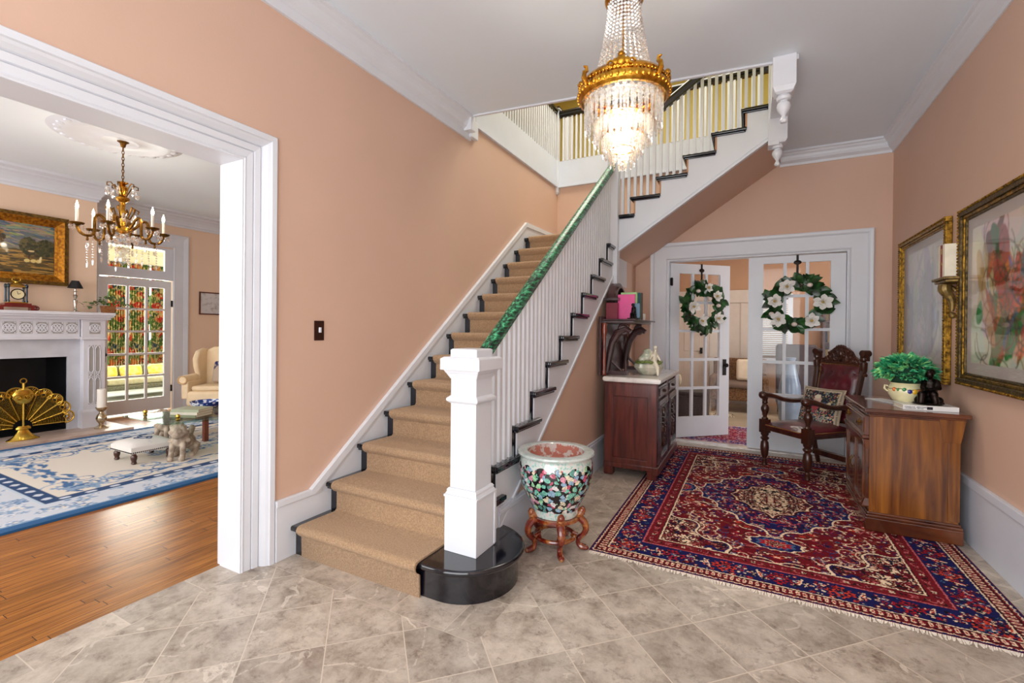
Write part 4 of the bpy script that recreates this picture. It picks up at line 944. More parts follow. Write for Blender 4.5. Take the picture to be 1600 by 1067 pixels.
# ================================================================ ARMCHAIR
MC=T(.511,5.68,.009)@RZ(math.radians(-47.5))
ac=thing('armchair','carved dark walnut armchair with buttoned burgundy leather on the rug before the right glazed door','chair',MC)
LEA=mat('burgundy_leather',(104,24,40),.38,var=.25,scale=6,coat=.4,bump=.25,bscale=160,c2=(62,14,22))
NAIL=mat('brass_nail',(214,176,110),.25,metal=1,var=.1)
DY=.11
lp=[(.024,0),(.03,.01),(.024,.05),(.029,.065),(.02,.08),(.036,.12),(.043,.19),(.038,.25),(.025,.27),(.042,.29),(.044,.30),(.027,.315),(.040,.335),(.040,.36)]
for sx in(-1,1):
    m=MB(MC); cx,cy=sx*.265,-.265
    m.lathe(lp,(cx,cy,0),20); m.box(cx-.039,cx+.039,cy-.039,cy+.039,.355,.50)
    m.build('front_leg',WALNUT,ac,smooth=True)
    m=MB(MC); m.lathe([(.03,.50),(.034,.51),(.02,.525),(.022,.55),(.04,.60),(.042,.62),(.03,.65),(.018,.665),(.03,.68),(.022,.70),(.03,.73)],(cx,cy,0),20); m.build('arm_post',WALNUT,ac,smooth=True)
    m=MB(MC); P=bez((cx,cy-.02,.765),(cx+sx*.01,cy+.18,.76),(cx-sx*.01,cy+.2,.66),(sx*.25,.16+DY,.70),12)+[(sx*.245,.225+DY,.745)]
    m.tube(P,[.044]+[.038]*2+[.032]*8+[.032,.034,.034],10,flat=.8); m.ball((cx,cy-.03,.762),.043,12,8); 
    for q in range(5): m.ball((cx+.03*math.cos(q*1.25),cy-.035-.012*math.sin(q*1.25),.77+.018*math.sin(q*1.3)),.014,8,6)
    m.build('arm',WALNUT,ac,smooth=True)
    # back leg and stile (raked)
    m=MB(MC); m.tube([(sx*.235,.33+DY,0),(sx*.235,.27+DY,.22),(sx*.235,.245+DY,.45),(sx*.245,.27+DY,.8),(sx*.262,.33+DY,1.10)],[.022,.028,.032,.028,.026],10); m.build('back_leg',WALNUT,ac,smooth=True)
    m=MB(MC); m.lathe([(.03,0),(.034,.02),(.022,.035),(.03,.06),(.034,.14),(.02,.155),(.034,.17),(.034,.19)],(sx*.265,.325+DY,1.0),14); m.box(sx*.265-.035,sx*.265+.035,.32+DY,.36+DY,1.16,1.22); m.tube([(sx*.265-.0,.30+DY,1.235),(sx*.275,.38+DY,1.235)],.034,12); m.build('finial',WALNUT,ac,smooth=True)
m=MB(MC); 
m.prism([(-.27,-.29),(.27,-.29),(.245,.25+DY),(-.245,.25+DY)],.39,.45,'z'); m.build('seat_rail',WALNUT,ac,bevel=.006)
m=MB(MC); m.box(-.235,.235,.24+DY,.29+DY,.10,.16); m.build('stretcher',WALNUT,ac,bevel=.006)
# seat cushion
m=MB(MC); n=12; vs=[];fs=[]
for j in range(n+1):
    for i in range(n+1):
        u=i/n*2-1; v=j/n*2-1; w=.275-.03*(v*.5+.5); z=.455+.055*(1-u**4)*(1-v**4)+.004*math.sin(9*u)*math.cos(7*v)
        vs.append((u*w,-.02+DY/2+v*(.275+DY/2),z))
for j in range(n):
    for i in range(n): a=j*(n+1)+i; fs.append((a,a+1,a+n+2,a+n+1))
k0=len(vs); ring=[i for i in range(n+1)]+[(n+1)*j+n for j in range(1,n+1)]+[(n+1)*n+i for i in range(n-1,-1,-1)]+[(n+1)*j for j in range(n-1,0,-1)]
for r in ring: x,y,z=vs[r]; vs.append((x,y,.43))
for a in range(len(ring)): b_=(a+1)%len(ring); fs.append((ring[a],k0+a,k0+b_,ring[b_]))
m.add(vs,fs); m.build('seat',LEA,ac,smooth=True,auto=50)
m=MB(MC)
for i in range(44): 
    x=-.268+.536*i/43; m.ball((x,-.297,.447),.0062,6,4)
for s in(-1,1):
    for i in range(44): 
        t=i/43; m.ball((s*(.277-.025*t),-.29+(.52+DY)*t,.447),.0062,6,4)
ns=m.build('nail_trim',NAIL,ac,smooth=True)
# back: leather tufted
def backpt(u,z): return (u*.215, .255+DY+(z-.5)*.155, z)
m=MB(MC); nx_,nz_=24,24; vs=[];fs=[]
BT=[(u,z) for z,off in((.62,0),(.76,.5),(.90,0),(1.02,.5)) for u in ([-.6,0,.6] if off==0 else [-.3,.3,-.85,.85])]
for j in range(nz_+1):
    z=.52+(1.10-.52)*j/nz_
    for i in range(nx_+1):
        u=i/nx_*2-1; p=backpt(u,z); d=.045*(1-u**6)*(1-(2*j/nz_-1)**6)
        for (bu,bz) in BT: d-=.024*math.exp(-(((u-bu)*.215)**2+(z-bz)**2)/.0006)
        vs.append((p[0],p[1]-d-.01,p[2]))
for j in range(nz_):
    for i in range(nx_): a=j*(nx_+1)+i; fs.append((a,a+1,a+nx_+2,a+nx_+1))
m.add(vs,fs); m.build('backrest',LEA,ac,smooth=True,auto=0)
m=MB(MC)
for (bu,bz) in BT: p=backpt(bu,bz); m.ball((p[0],p[1]-.03,p[2]),.009,8,6)
m.build('buttons',LEA,ac,smooth=True)
m=MB(MC)
for s in(-1,1):
    for i in range(30): z=.55+.56*i/29; p=backpt(s*1.0,z); m.ball((p[0],p[1]-.012,p[2]),.006,6,4)
for i in range(24): p=backpt(-1+2*i/23,1.105); m.ball((p[0],p[1]-.014,p[2]),.006,6,4)
m.build('back_nail_trim',NAIL,ac,smooth=True)
m=MB(MC)
for z,h in((.50,.04),(1.10,.03)):
    p0=backpt(-1.1,z);p1=backpt(1.1,z); m.box(-.24,.24,p0[1]-.012,p0[1]+.03,z,z+h)
p=[backpt(-1.05,.5),backpt(1.05,.5),backpt(1.05,1.12),backpt(-1.05,1.12)]
m.add([(a,b_+.012,c) for a,b_,c in p]+[(a,b_+.025,c) for a,b_,c in p],[(0,1,2,3),(7,6,5,4),(0,4,5,1),(1,5,6,2),(2,6,7,3),(3,7,4,0)])
m.build('back_frame',WALNUT,ac)
# crest rail with pierced carving
m=MB(MC); yc=.345+DY
pr=[(-.255,1.12),(.255,1.12),(.25,1.16),(.19,1.17),(.145,1.20),(.12,1.245),(.07,1.285),(0,1.30),(-.07,1.285),(-.12,1.245),(-.145,1.20),(-.19,1.17),(-.25,1.16)]
m.prism(pr,yc-.002,yc+.03,'y')
rnd=random.Random(4)
for s in(-1,1):
    for (cx,cz,r,a) in((.05,1.235,.034,0),(.10,1.19,.036,2),(.05,1.17,.026,4),(.16,1.155,.024,1),(.20,1.145,.02,3)):
        m.tube([(s*(cx+q[0]),yc-.006,cz+q[1]) for q in spiral(0,0,r,.008,a,a+5.2)],.009,6)
    for (cx,cz) in((.02,1.26),(.085,1.245),(.125,1.225),(.03,1.20),(.075,1.15),(.13,1.14),(.0,1.15)):
        m.ball((s*cx,yc-.006,cz),.018,8,6,sq=(1,.6,1))
for a in range(7): m.ball((.05*math.cos(PI*a/6),yc+.005,1.285+.02*math.sin(PI*a/6)),.014,8,6)
m.ball((0,yc-.012,1.22),.03,12,8,sq=(1,.6,1.2))
m.build('crest_rail',WALNUT,ac,smooth=True,auto=40)
# tapestry pillow
def tapestry(n):
    p=Paint(.36,.36,n,n,fold=False); r=random.Random(8)
    p.c[:]=srgb(40,46,60)
    for _ in range(800):
        p.flower(r.uniform(-.18,.18),r.uniform(-.18,.18),r.uniform(.003,.009),r.choice([srgb(150,160,140),srgb(160,70,60),srgb(90,120,150),srgb(220,200,160),srgb(70,90,70),srgb(190,150,90)]),srgb(200,180,150),srgb(30,34,50),5)
    p.ell(-.01,.06,.035,.04,0,srgb(228,196,176)); p.ell(-.015,.095,.03,.02,.3,srgb(236,226,200)); p.ell(-.045,-.0,.05,.06,.4,srgb(50,80,140)); p.ell(-.02,-.01,.03,.05,-.4,srgb(190,80,90)); p.ell(.07,.005,.05,.028,.7,srgb(222,206,170)); p.ell(.095,.035,.016,.02,0,srgb(230,216,180)); p.ell(-.04,-.09,.07,.035,.1,srgb(60,96,130)); p.ell(.05,-.1,.05,.03,0,srgb(190,190,170))
    for _ in range(160): p.flower(r.uniform(-.15,.15),r.uniform(-.16,-.03),r.uniform(.005,.012),r.choice([srgb(200,90,90),srgb(210,190,150),srgb(70,120,150),srgb(50,80,60)]),srgb(240,220,180),srgb(30,34,50),5)
    e=.18-np.maximum(np.abs(p.x),np.abs(p.y)); k=(np.where(np.abs(p.x)>np.abs(p.y),p.y,p.x)/.012)%1
    band=(e<.03)&(p.y>0)|((e<.03)&(p.x>0)); p.put(band,srgb(206,186,160)); p.put(band&(k<.45)&(e>.008)&(e<.022),srgb(70,70,70))
    return p.c
TAP=attrmat('tapestry_cloth','Col',.95,.3)
MPi=MC@T(-.03,.10,.495)@RZ(.10)@RX(math.radians(-17))@T(0,.10,.18)@Matrix.Scale(1.15,4)
n=64; cc=tapestry(n); m=MB(MPi); vs=[];fs=[]
for side in(-1,1):
    for j in range(n):
        for i in range(n):
            u=i/(n-1)*2-1; v=j/(n-1)*2-1
            d=.055*max(0,(1-u**2))**.45*max(0,(1-v**2))**.45
            pin=1-.05*(1-abs(u*v)); vs.append((u*.195*(1-.04*(1-v*v)),side*d,v*.195*(1-.05*(1-u*u))))
    o=0 if side<0 else n*n
    for j in range(n-1):
        for i in range(n-1): a=o+j*n+i; fs.append((a,a+1,a+n+1,a+n))
m.add(vs,fs); m.cols=np.concatenate([cc.reshape(-1,4),np.tile(srgb(196,150,110),(n*n,1))])
pi_=m.build('tapestry_pillow',TAP,smooth=True,auto=0); tag(pi_,'square tapestry pillow woven with a figure and a pale dog on the leather armchair','pillow')
# ================================================================ PICTURES ON THE RIGHT WALL
def fresco(seed,nx,ny,W,H,pal,wash):
    p=Paint(W,H,nx,ny,fold=False); r=random.Random(seed)
    p.c[:]=srgb(214,204,186)
    for _ in range(60): p.ell(r.uniform(-W/2,W/2),r.uniform(-H/2,H/2),r.uniform(.05,.25),r.uniform(.04,.2),r.uniform(0,3),srgb(*[int(v+r.uniform(-14,14)) for v in(206,196,180)]))
    # generic draped shapes
    for k in range(70):
        c=r.choice(pal); t=r.gauss(0,.16)
        p.ell(t,r.gauss(-.08,.2),r.uniform(.02,.09),r.uniform(.06,.24),r.uniform(-.7,.7),srgb(*[max(0,min(255,int(v+r.uniform(-22,22)))) for v in c]))
    for k in range(50):
        p.arcl(r.gauss(0,.18),r.gauss(-.05,.25),r.uniform(.05,.22),r.uniform(0,6),r.uniform(6.6,8.2),.004,srgb(*[int(v*.6) for v in r.choice(pal)]))
    c=p.c
    for _ in range(5):
        c=(c+np.roll(c,1,0)+np.roll(c,-1,0)+np.roll(c,1,1)+np.roll(c,-1,1))/5
    return c*(1-wash)+srgb(206,208,210)*wash
def matg(name,c): return attrmat(name,'Col',.5,coat=.9)
FG=mat('aged_gilt_frame',(196,150,56),.3,metal=.9,var=.3,scale=40,c2=(84,60,22),bump=.5,bscale=140)
FD=mat('antique_bronze_frame',(120,98,58),.4,metal=.7,var=.3,scale=50,c2=(52,42,26),bump=.6,bscale=110)
LIN=mat('grey_mat_board',(176,166,160),.6,var=.05,scale=4)
PICG=thinglass('picture_glass',refl=.05)
def picture_right(y0,y1,z0,z1,name,label,art,outer,inner,fw=.075):
    """picture on the right wall, facing -x"""
    t=thing(name,label,'picture',T(RW-.02,(y0+y1)/2,z0))
    def ring(a0,a1,x0,x1,m_,nm):
        m=MB()
        ys=(y0+a0,y1-a0);zs=(z0+a0,z1-a0);yi=(y0+a1,y1-a1);zi=(z0+a1,z1-a1)
        for (ya,yb,za,zb_,f) in((ys[0],ys[1],zs[1],zi[1],0),(ys[0],ys[1],zi[0],zs[0],0),(ys[0],yi[0],zi[0],zi[1],0),(yi[1],ys[1],zi[0],zi[1],0)):
            m.box(x0,x1,ya,yb,za,zb_)
        return m.build(nm,m_,t,bevel=.006)
    fr=ring(0,fw*.55,RW-.045,RW-.002,outer,'outer_frame'); ring(fw*.55,fw*.8,RW-.034,RW-.004,inner,'gilt_lip'); ring(fw*.8,fw,RW-.028,RW-.004,outer,'inner_frame')
    m=MB()
    # rope beads along the edge
    n=int((z1-z0)/.022)
    for i in range(n):
        z=z0+.01+(z1-z0-.02)*i/(n-1)
        for yy in(y0+.012,y1-.012): m.ball((RW-.046,yy,z),.009,6,4,sq=(1,1,1.1))
    n=int((y1-y0)/.022)
    for i in range(n):
        yy=y0+.01+(y1-y0-.02)*i/(n-1)
        for z in(z0+.012,z1-.012): m.ball((RW-.046,yy,z),.009,6,4,sq=(1,1.1,1))
    m.build('rope_edge',inner,t,smooth=True)
    MB().box(RW-.015,RW-.008,y0+fw,y1-fw,z0+fw,z1-fw).build('mat_board',LIN,t)
    mw=.075; W=y1-y0-2*fw-2*mw; H=z1-z0-2*fw-2*mw
    M=Matrix(((0,0,-1,RW-.016),(-1,0,0,(y0+y1)/2),(0,1,0,(z0+z1)/2),(0,0,0,1)))
    g=grid_mesh('print',W,H,art.shape[1],art.shape[0],art,matg('print_'+name,0),M,.001)
    g.parent=t; g.matrix_basis=WM[t.name].inverted()@M
    m=MB(); m.box(RW-.022,RW-.020,y0+fw,y1-fw,z0+fw,z1-fw); m.build('glass_pane',PICG,t)
    return t
a1=fresco(2,200,200,.95,.95,[(150,160,176),(176,186,196),(190,176,160),(120,130,150),(206,196,190),(110,96,90)],.45)
a2=fresco(5,260,260,.95,.95,[(206,96,30),(170,70,30),(110,120,80),(196,160,116),(80,100,140),(30,110,60),(100,70,50),(196,110,60)],.0)
picture_right(4.68,5.95,1.06,2.36,'framed_print','framed pale print in a gilt frame, the farther picture on the right wall',a1,FG,FG,.075)
picture_right(3.16,4.44,1.09,2.34,'framed_print','framed colourful print in a dark carved frame, the nearer picture on the right wall',a2,FD,FG,.09)
# wall bracket with books
br=thing('wall_bracket','small gilt scroll wall bracket between the two framed prints','wall shelf',T(RW,4.53,1.6))
AG=mat('aged_gold_wood',(150,122,66),.4,metal=.5,var=.3,scale=30,c2=(90,70,36))
m=MB(); m.box(RW-.13,RW,4.40,4.665,1.85,1.87); m.box(RW-.115,RW,4.415,4.65,1.83,1.85); m.build('shelf_board',AG,br,bevel=.006)
m=MB(); P=bez((RW-.08,4.55,1.82),(RW-.10,4.55,1.74),(RW-.02,4.55,1.76),(RW-.04,4.55,1.62),10); m.tube(P,[.036,.04,.04,.036,.034,.03,.028,.026,.022,.018,.012],10); m.tube([(RW-.06+q[0],4.55,1.77+q[1]) for q in spiral(0,0,.04,.01,0,6)],.014,8); m.ball((RW-.035,4.55,1.59),.024); m.build('scroll',AG,br,smooth=True)
for (a,b_,c,l) in((4.44,4.48,(236,226,204),'ivory book on the gilt wall bracket, nearest the viewer'),(4.485,4.525,(140,40,28),'red and gold bound book in the middle of the gilt wall bracket'),(4.53,4.565,(226,214,190),'pale book on the gilt wall bracket, farthest along')):
    t=thing('book',l,'book',T(RW-.07,(a+b_)/2,1.872),'books on the gilt wall bracket')
    cv=mat('cv%d'%c[1],c,.5,var=.08)
    m=MB(); m.box(RW-.11,RW-.01,a,a+.003,1.872,2.11); m.box(RW-.11,RW-.01,b_-.003,b_,1.872,2.11); m.box(RW-.115,RW-.109,a,b_,1.872,2.11); m.build('cover',cv,t)
    MB().box(RW-.108,RW-.014,a+.003,b_-.003,1.875,2.105).build('pages',mat('book_pages',(232,222,200),.9),t)
    if c[0]==140: MB().box(RW-.117,RW-.114,a+.002,b_-.002,1.96,1.98).box(RW-.117,RW-.114,a+.002,b_-.002,2.04,2.08).build('spine_label',GOLD,t)
# ================================================================ WREATHS
MAGL=leafmat('magnolia_leaf',(10,34,14),(22,62,24),(44,96,40),12,.3)
PET=mat('white_petal',(240,238,234),.5,var=.03,scale=20); STAM=mat('yellow_stamen',(190,160,90),.7,var=.1,scale=40)
BUD=mat('cream_bud',(240,222,214),.5,var=.05)
def flower_(M,par,r,seed):
    rn=random.Random(seed); m=MB(M)
    for k in range(6):
        X=RZ(2*PI*k/6+rn.uniform(-.2,.2))@RX(math.radians(rn.uniform(12,38))); leafmesh(m,X,r*rn.uniform(.85,1.1),r*.62,-.3,-.12,7,1.15)
    for k in range(3):
        X=T(0,0,.006)@RZ(2*PI*k/3+.5)@RX(math.radians(55)); leafmesh(m,X,r*.62,r*.62,-.35,-.2,6,1.2)
    o=m.build('magnolia_flower',PET,par,smooth=True,auto=0)
    m=MB(M); m.ball((0,0,.02),.017,10,8,sq=(1,1,1.3)); m.build('stamen',STAM,o,smooth=True)
def wreath(M,label,R,flowers,buds,seed,name='magnolia_wreath'):
    """frame: x right, z towards viewer(+z local), y up"""
    w=thing(name,label,'wreath',M,'magnolia wreaths on the double doors'); rn=random.Random(seed)
    m=MB(M); m.tube([(R*math.cos(2*PI*i/36),R*math.sin(2*PI*i/36),-.01) for i in range(36)],.02,8,closed=True); m.build('ring',mat('twig',(70,50,30),.9,var=.2),w,smooth=True)
    m=MB(M)
    for k in range(140):
        a=rn.uniform(0,2*PI); rad=R+rn.uniform(-.075,.055); 
        X=T(rad*math.cos(a),rad*math.sin(a),rn.uniform(-.01,.035))@RZ(a-PI/2+rn.choice([-1,1])*rn.uniform(.3,1.5))@RX(rn.uniform(-.1,.5))@RY(rn.uniform(-.5,.5))
        leafmesh(m,X,rn.uniform(.11,.15),rn.uniform(.075,.095),.15,.2,6,.9)
    f=m.build('leaves',MAGL,w,smooth=True,auto=0); f['kind']='stuff'
    for i,(a,rr,s) in enumerate(flowers):
        flower_(M@T(rr*math.cos(a),rr*math.sin(a),.07)@RX(rn.uniform(-.3,.3))@RY(rn.uniform(-.3,.3)),w,s*1.18,seed*10+i)
    for (a,rr) in buds:
        m=MB(M); m.ball((rr*math.cos(a),rr*math.sin(a),.065),.028,12,8,sq=(1.1,.9,1)); m.build('bud',BUD,w,smooth=True)
    return w
D=math.radians
# frame mapping: local x->door x, y->up, z->towards foyer (-y)
F_=RX(PI/2)
MWR=T(.475,6.385,1.785)@F_
wreath(MWR,'magnolia wreath with five open white blooms hanging on the closed right door',.235,[(D(118),.24,.095),(D(170),.235,.09),(D(5),.25,.095),(D(222),.26,.09),(D(305),.24,.09)],[(D(62),.25),(D(203),.29),(D(262),.24)],3)
MWL=ML@T(.475,-.055,1.77)@F_
wreath(MWL,'magnolia wreath with clustered white blooms hanging on the open left door',.225,[(D(40),.22,.08),(D(180),.2,.09),(D(250),.2,.09),(D(320),.24,.085),(D(85),.26,.07)],[(D(120),.24),(D(5),.2),(D(60),.12)],6)
def hanger(M,l,label,par=None):
    h=thing('wreath_hanger',label,'hanger',M,'wreath hangers over the doors')
    m=MB(M); m.box(-.012,.012,-.005,.0,-l,.0); m.box(-.012,.012,-.005,.055,0,.004); m.build('strap',DARKM,h)
    m=MB(M); m.lathe([(.001,-.012),(.028,-.010),(.034,0),(.028,.003)],n=20,X=T(0,-.006,-.085)@RX(PI/2)@Matrix.Diagonal((1.2,.8,1,1))); m.build('medallion',BRONZE,h,smooth=True)
hanger(T(.475,6.416,2.372),.36,'dark iron wreath hanger over the closed right door')
hanger(ML@T(.475,-.024,2.352),.38,'dark iron wreath hanger over the open left door')
# ================================================================ FOYER CHANDELIER
cx,cy=-.635,2.5
cd=thing('chandelier','gilt empire chandelier with crystal bead strands and tiered prisms hanging in the foyer','chandelier',T(cx,cy,3.6))
m=MB(); m.lathe([(.001,0),(.07,0),(.075,-.012),(.05,-.03),(.015,-.045)],(cx,cy,3.6),28); m.build('ceiling_canopy',GOLD,cd,smooth=True)
m=MB()
for i in range(10):
    z=3.555-.028*i; X=T(cx,cy,z)@(RZ(PI/2) if i%2 else I4)
    m.tube([(.009*math.cos(t),0,.018*math.sin(t)) for t in [2*PI*k/12 for k in range(12)]],.003,6,X=X,closed=True)
m.tube([(cx,cy,3.3),(cx,cy,2.75)],.008,8)
m.build('chain',GOLD,cd,smooth=True)
# top crown
m=MB(); m.lathe([(.055,3.305),(.075,3.30),(.098,3.275),(.104,3.25),(.098,3.235),(.085,3.225),(.085,3.24),(.06,3.27)],(cx,cy,0),40,cap=False); 
for k in range(24):
    a=2*PI*k/24; m.ball((cx+.094*math.cos(a),cy+.094*math.sin(a),3.262),.014,8,6,sq=(.8,.8,1.5))
m.build('top_crown',GOLD,cd,smooth=True)
# bead strands from crown to ring
for k in range(30):
    a=2*PI*k/30; m=MB(); n=22
    for i in range(n):
        t=i/(n-1); r=.082+(.165-.082)*t**1.5 ; z=3.225-(3.225-2.775)*t; 
        m.ball((cx+r*math.cos(a),cy+r*math.sin(a),z),.0105 if i%1==0 else .008,6,5,sq=(1,1,.95))
    m.build('bead_strand',CRYS,cd,smooth=False)
# main ring
m=MB(); m.lathe([(.185,2.76),(.205,2.79),(.225,2.80),(.235,2.785),(.232,2.765),(.242,2.75),(.245,2.73),(.238,2.715),(.225,2.705),(.20,2.71)],(cx,cy,0),64,cap=False)
for k in range(72):
    a=2*PI*k/72; m.ball((cx+.238*math.cos(a),cy+.238*math.sin(a),2.768),.006,6,4)
for k in range(48):
    a=2*PI*k/48; m.ball((cx+.243*math.cos(a),cy+.243*math.sin(a),2.732),.010,6,5,sq=(1,1,1.3))
m.build('main_ring',GOLD,cd,smooth=True)
for k in range(8):
    a=2*PI*k/8+.2; m=MB(); X=T(cx,cy,0)@RZ(a)
    if k%2==0:
        m.ball((.232,0,2.80),.026,12,8,X=X,sq=(.6,1,1.1)); m.ball((.228,0,2.83),.018,10,6,X=X)
        for s in(-1,1): m.ball((.232,s*.028,2.795),.018,8,6,X=X,sq=(.6,1,1)); m.tube([(.235,s*(.03+q[0]),2.785+q[1]) for q in spiral(.02,0,.018,.005,0,5)],.006,6,X=X)
    else:
        m.tube([(.235+q[0],0,2.77+q[1]) for q in [(0,-.03),(.02,-.035),(.035,-.01),(.03,.02),(.015,.03),(.02,.05),(.035,.048)]],[.01,.012,.013,.012,.010,.009,.005],8,X=X)
    m.build('ornament',GOLD,cd,smooth=True)
# prism tiers
def prism_(x,y,z,l,w,a):
    m=MB(T(x,y,z)@RZ(a)); m.frustum(0,0,-l,-.0,w*.55,w*.35,w,w*.6); m.frustum(0,0,-l-.012,-l,.001,.001,w*.55,w*.35); m.frustum(0,0,0,.008,w,w*.6,.002,.002); m.ball((0,0,.014),.0055,6,4)
    return m.build('crystal_prism',CRYS,cd)
NP=0
for (r,z,n,l) in((.205,2.70,34,.155),(.152,2.585,26,.11),(.108,2.50,20,.085),(.065,2.425,12,.07)):
    for k in range(n):
        a=2*PI*k/n; prism_(cx+r*math.cos(a),cy+r*math.sin(a),z,l,.0105,a+PI/2)
    m=MB(); m.tube([(cx+r*math.cos(2*PI*k/40),cy+r*math.sin(2*PI*k/40),z+.014) for k in range(40)],.004,6,closed=True); m.build('tier_ring',GOLD,cd,smooth=True)
# dense inner rows as uncountable glitter
m=MB()
for (r,z,n,l) in((.19,2.695,34,.14),(.140,2.58,26,.10),(.097,2.495,20,.08)):
    for k in range(n):
        a=2*PI*(k+.5)/n; X=T(cx+r*math.cos(a),cy+r*math.sin(a),z)@RZ(a+PI/2); m.frustum(0,0,-l,0,.005,.0035,.009,.006,X=X)
o=m.build('inner_prisms',CRYS,cd); o['kind']='stuff'
m=MB(); m.ball((cx,cy,2.352),.027,10,7); m.build('bottom_ball',CRYS,cd)
for k in range(6):
    a=2*PI*k/6+.3; m=MB(); m.lathe([(.006,0),(.010,.01),(.012,.03),(.007,.05),(.001,.065)],(cx+.085*math.cos(a),cy+.085*math.sin(a),2.60),10); m.build('bulb',BULB,cd,smooth=True)
for k in range(2):
    m=MB(); m.lathe([(.006,0),(.010,.01),(.012,.03),(.007,.05),(.001,.065)],(cx+.03*(2*k-1),cy,2.51),10); m.build('bulb',BULB,cd,smooth=True)
# ================================================================ LIVING ROOM SHELL
PX=-9.0;PB=-8.3;PC=3.45
w=MB(); w.box(PX-.15,PX,4.37,6.4,0,PC); w.box(PX-.15,PX,3.34,4.37,2.80,PC); w.box(PX-.15,PX,FY-.15,3.34,0,PC)
struct(w.build('wall_parlor_far',PEACHP),'pale peach far wall of the living room','wall')
w=MB(); w.box(PX,PB,1.36,1.68,0,PC); w.box(PX,PB,2.74,3.06,0,PC); w.box(PX,PB,1.68,2.74,1.05,PC)
struct(w.build('wall_chimney',PEACHP),'pale peach chimney breast above the mantel','wall')
w=MB(); w.box(PX-.15,-2.70,6.3,6.45,0,PC); struct(w.build('wall_parlor_side',PEACHP),'pale peach side wall of the living room','wall')
w=MB(); w.box(PX-.15,-8.2,FY-.15,FY,0,PC); w.box(-3.6,-2.86,FY-.15,FY,0,PC); w.box(-8.2,-3.6,FY-.15,FY,2.9,PC); w.box(-8.2,-3.6,FY-.15,FY,0,.5); w.box(-6.1,-5.7,FY-.15,FY,.5,2.9)
struct(w.build('wall_parlor_front',PEACHP),'pale peach front wall of the living room with windows','wall')
w=MB()
for x in(-8.2,-7.15,-6.16,-5.7,-4.65,-3.66): w.box(x,x+.06,FY-.1,FY-.04,.5,2.9)
for z in(.5,1.65,2.84): w.box(-8.2,-3.6,FY-.1,FY-.04,z,z+.06)
struct(w.build('window_2',WHITE),'white sash windows in the living room front wall','window')
struct(MB().box(PX-.15,-2.86,FY-.15,6.45,PC,PC+.1).build('ceiling',CEILP),'white living room ceiling','ceiling')
PCR=[(0,-.24),(.012,-.24),(.018,-.21),(.03,-.2),(.035,-.17),(.06,-.13),(.10,-.09),(.13,-.07),(.14,-.05),(.17,-.04),(.20,-.03),(.21,0),(0,0)]
w=MB(); w.sweep(PCR,[((PX,6.3,PC),(1,-1,0)),((PX,3.06,PC),(1,1,0)),((PB,3.06,PC),(1,1,0)),((PB,1.36,PC),(1,-1,0)),((PX,1.36,PC),(1,-1,0)),((PX,FY,PC),(1,1,0))])
struct(w.build('trim_10',WHITE2),'deep white crown moulding of the living room','crown moulding')
w=MB(); w.box(PX,PX+.02,4.6,6.3,0,.3); struct(w.build('baseboard_parlor',WHITE2),'white baseboard of the living room','baseboard')
# ceiling medallion
w=MB(); w.lathe([(.001,-.03),(.12,-.03),(.16,-.045),(.20,-.03),(.34,-.022),(.40,-.04),(.45,-.03),(.52,-.012),(.56,0),(.001,0)],(-5.98,2.39,PC),48,cap=False)
for k in range(24): a=2*PI*k/24; w.ball((-5.98+.47*math.cos(a),2.39+.47*math.sin(a),PC-.02),.04,8,6,sq=(1,1,.5))
o=w.build('ceiling_medallion',WHITE2,smooth=True); tag(o,'round white plaster medallion on the living room ceiling','ceiling medallion')
# French door with transom
cs=MB(); 
DP2=[(0,0),(0,.02),(.02,.03),(.03,.022),(.16,.022),(.17,.03),(.22,.05),(.235,.045),(.235,0)]
cs.sweep(DP2,[((PX,3.34,0),(0,-1,0)),((PX,3.34,2.82),(0,-1,1)),((PX,4.37,2.82),(0,1,1)),((PX,4.37,0),(0,1,0))],up=(1,0,0))
cs.box(PX-.08,PX+.015,3.34,4.37,2.25,2.37)
struct(cs.build('trim_11',WHITE2),'white casing of the glazed garden door with transom','door casing')
MD=T(PX-.03,3.35,.03)@RZ(PI/2)
d3=leaf('door_3',MD,1.0,2.20,.11,.90,.22,2.08,3,5,'white glazed door in the living room leading to the sunroom',thk=.022)
for z in(.38,1.85): MB().box(PX-.01,PX+.004,4.345,4.37,z-.055,z+.055).build('hinge',DARKM,d3)
m=MB(); m.box(PX-.008,PX+.004,3.385,3.43,.88,1.12); m.ball((PX+.04,3.41,1.0),.028); m.build('door_handle',DARKM,d3,smooth=True)
m=MB(); m.box(PX-.06,PX,3.34,3.46,2.37,2.80); m.box(PX-.06,PX,4.25,4.37,2.37,2.80); m.box(PX-.06,PX,3.46,4.25,2.37,2.40); m.box(PX-.06,PX,3.46,4.25,2.765,2.80); o=m.build('window_3',WHITE2); struct(o,'clear transom window above the glazed living room door','window'); MB().box(PX-.03,PX-.026,3.46,4.25,2.4,2.77).build('glass_pane',PANE,o)
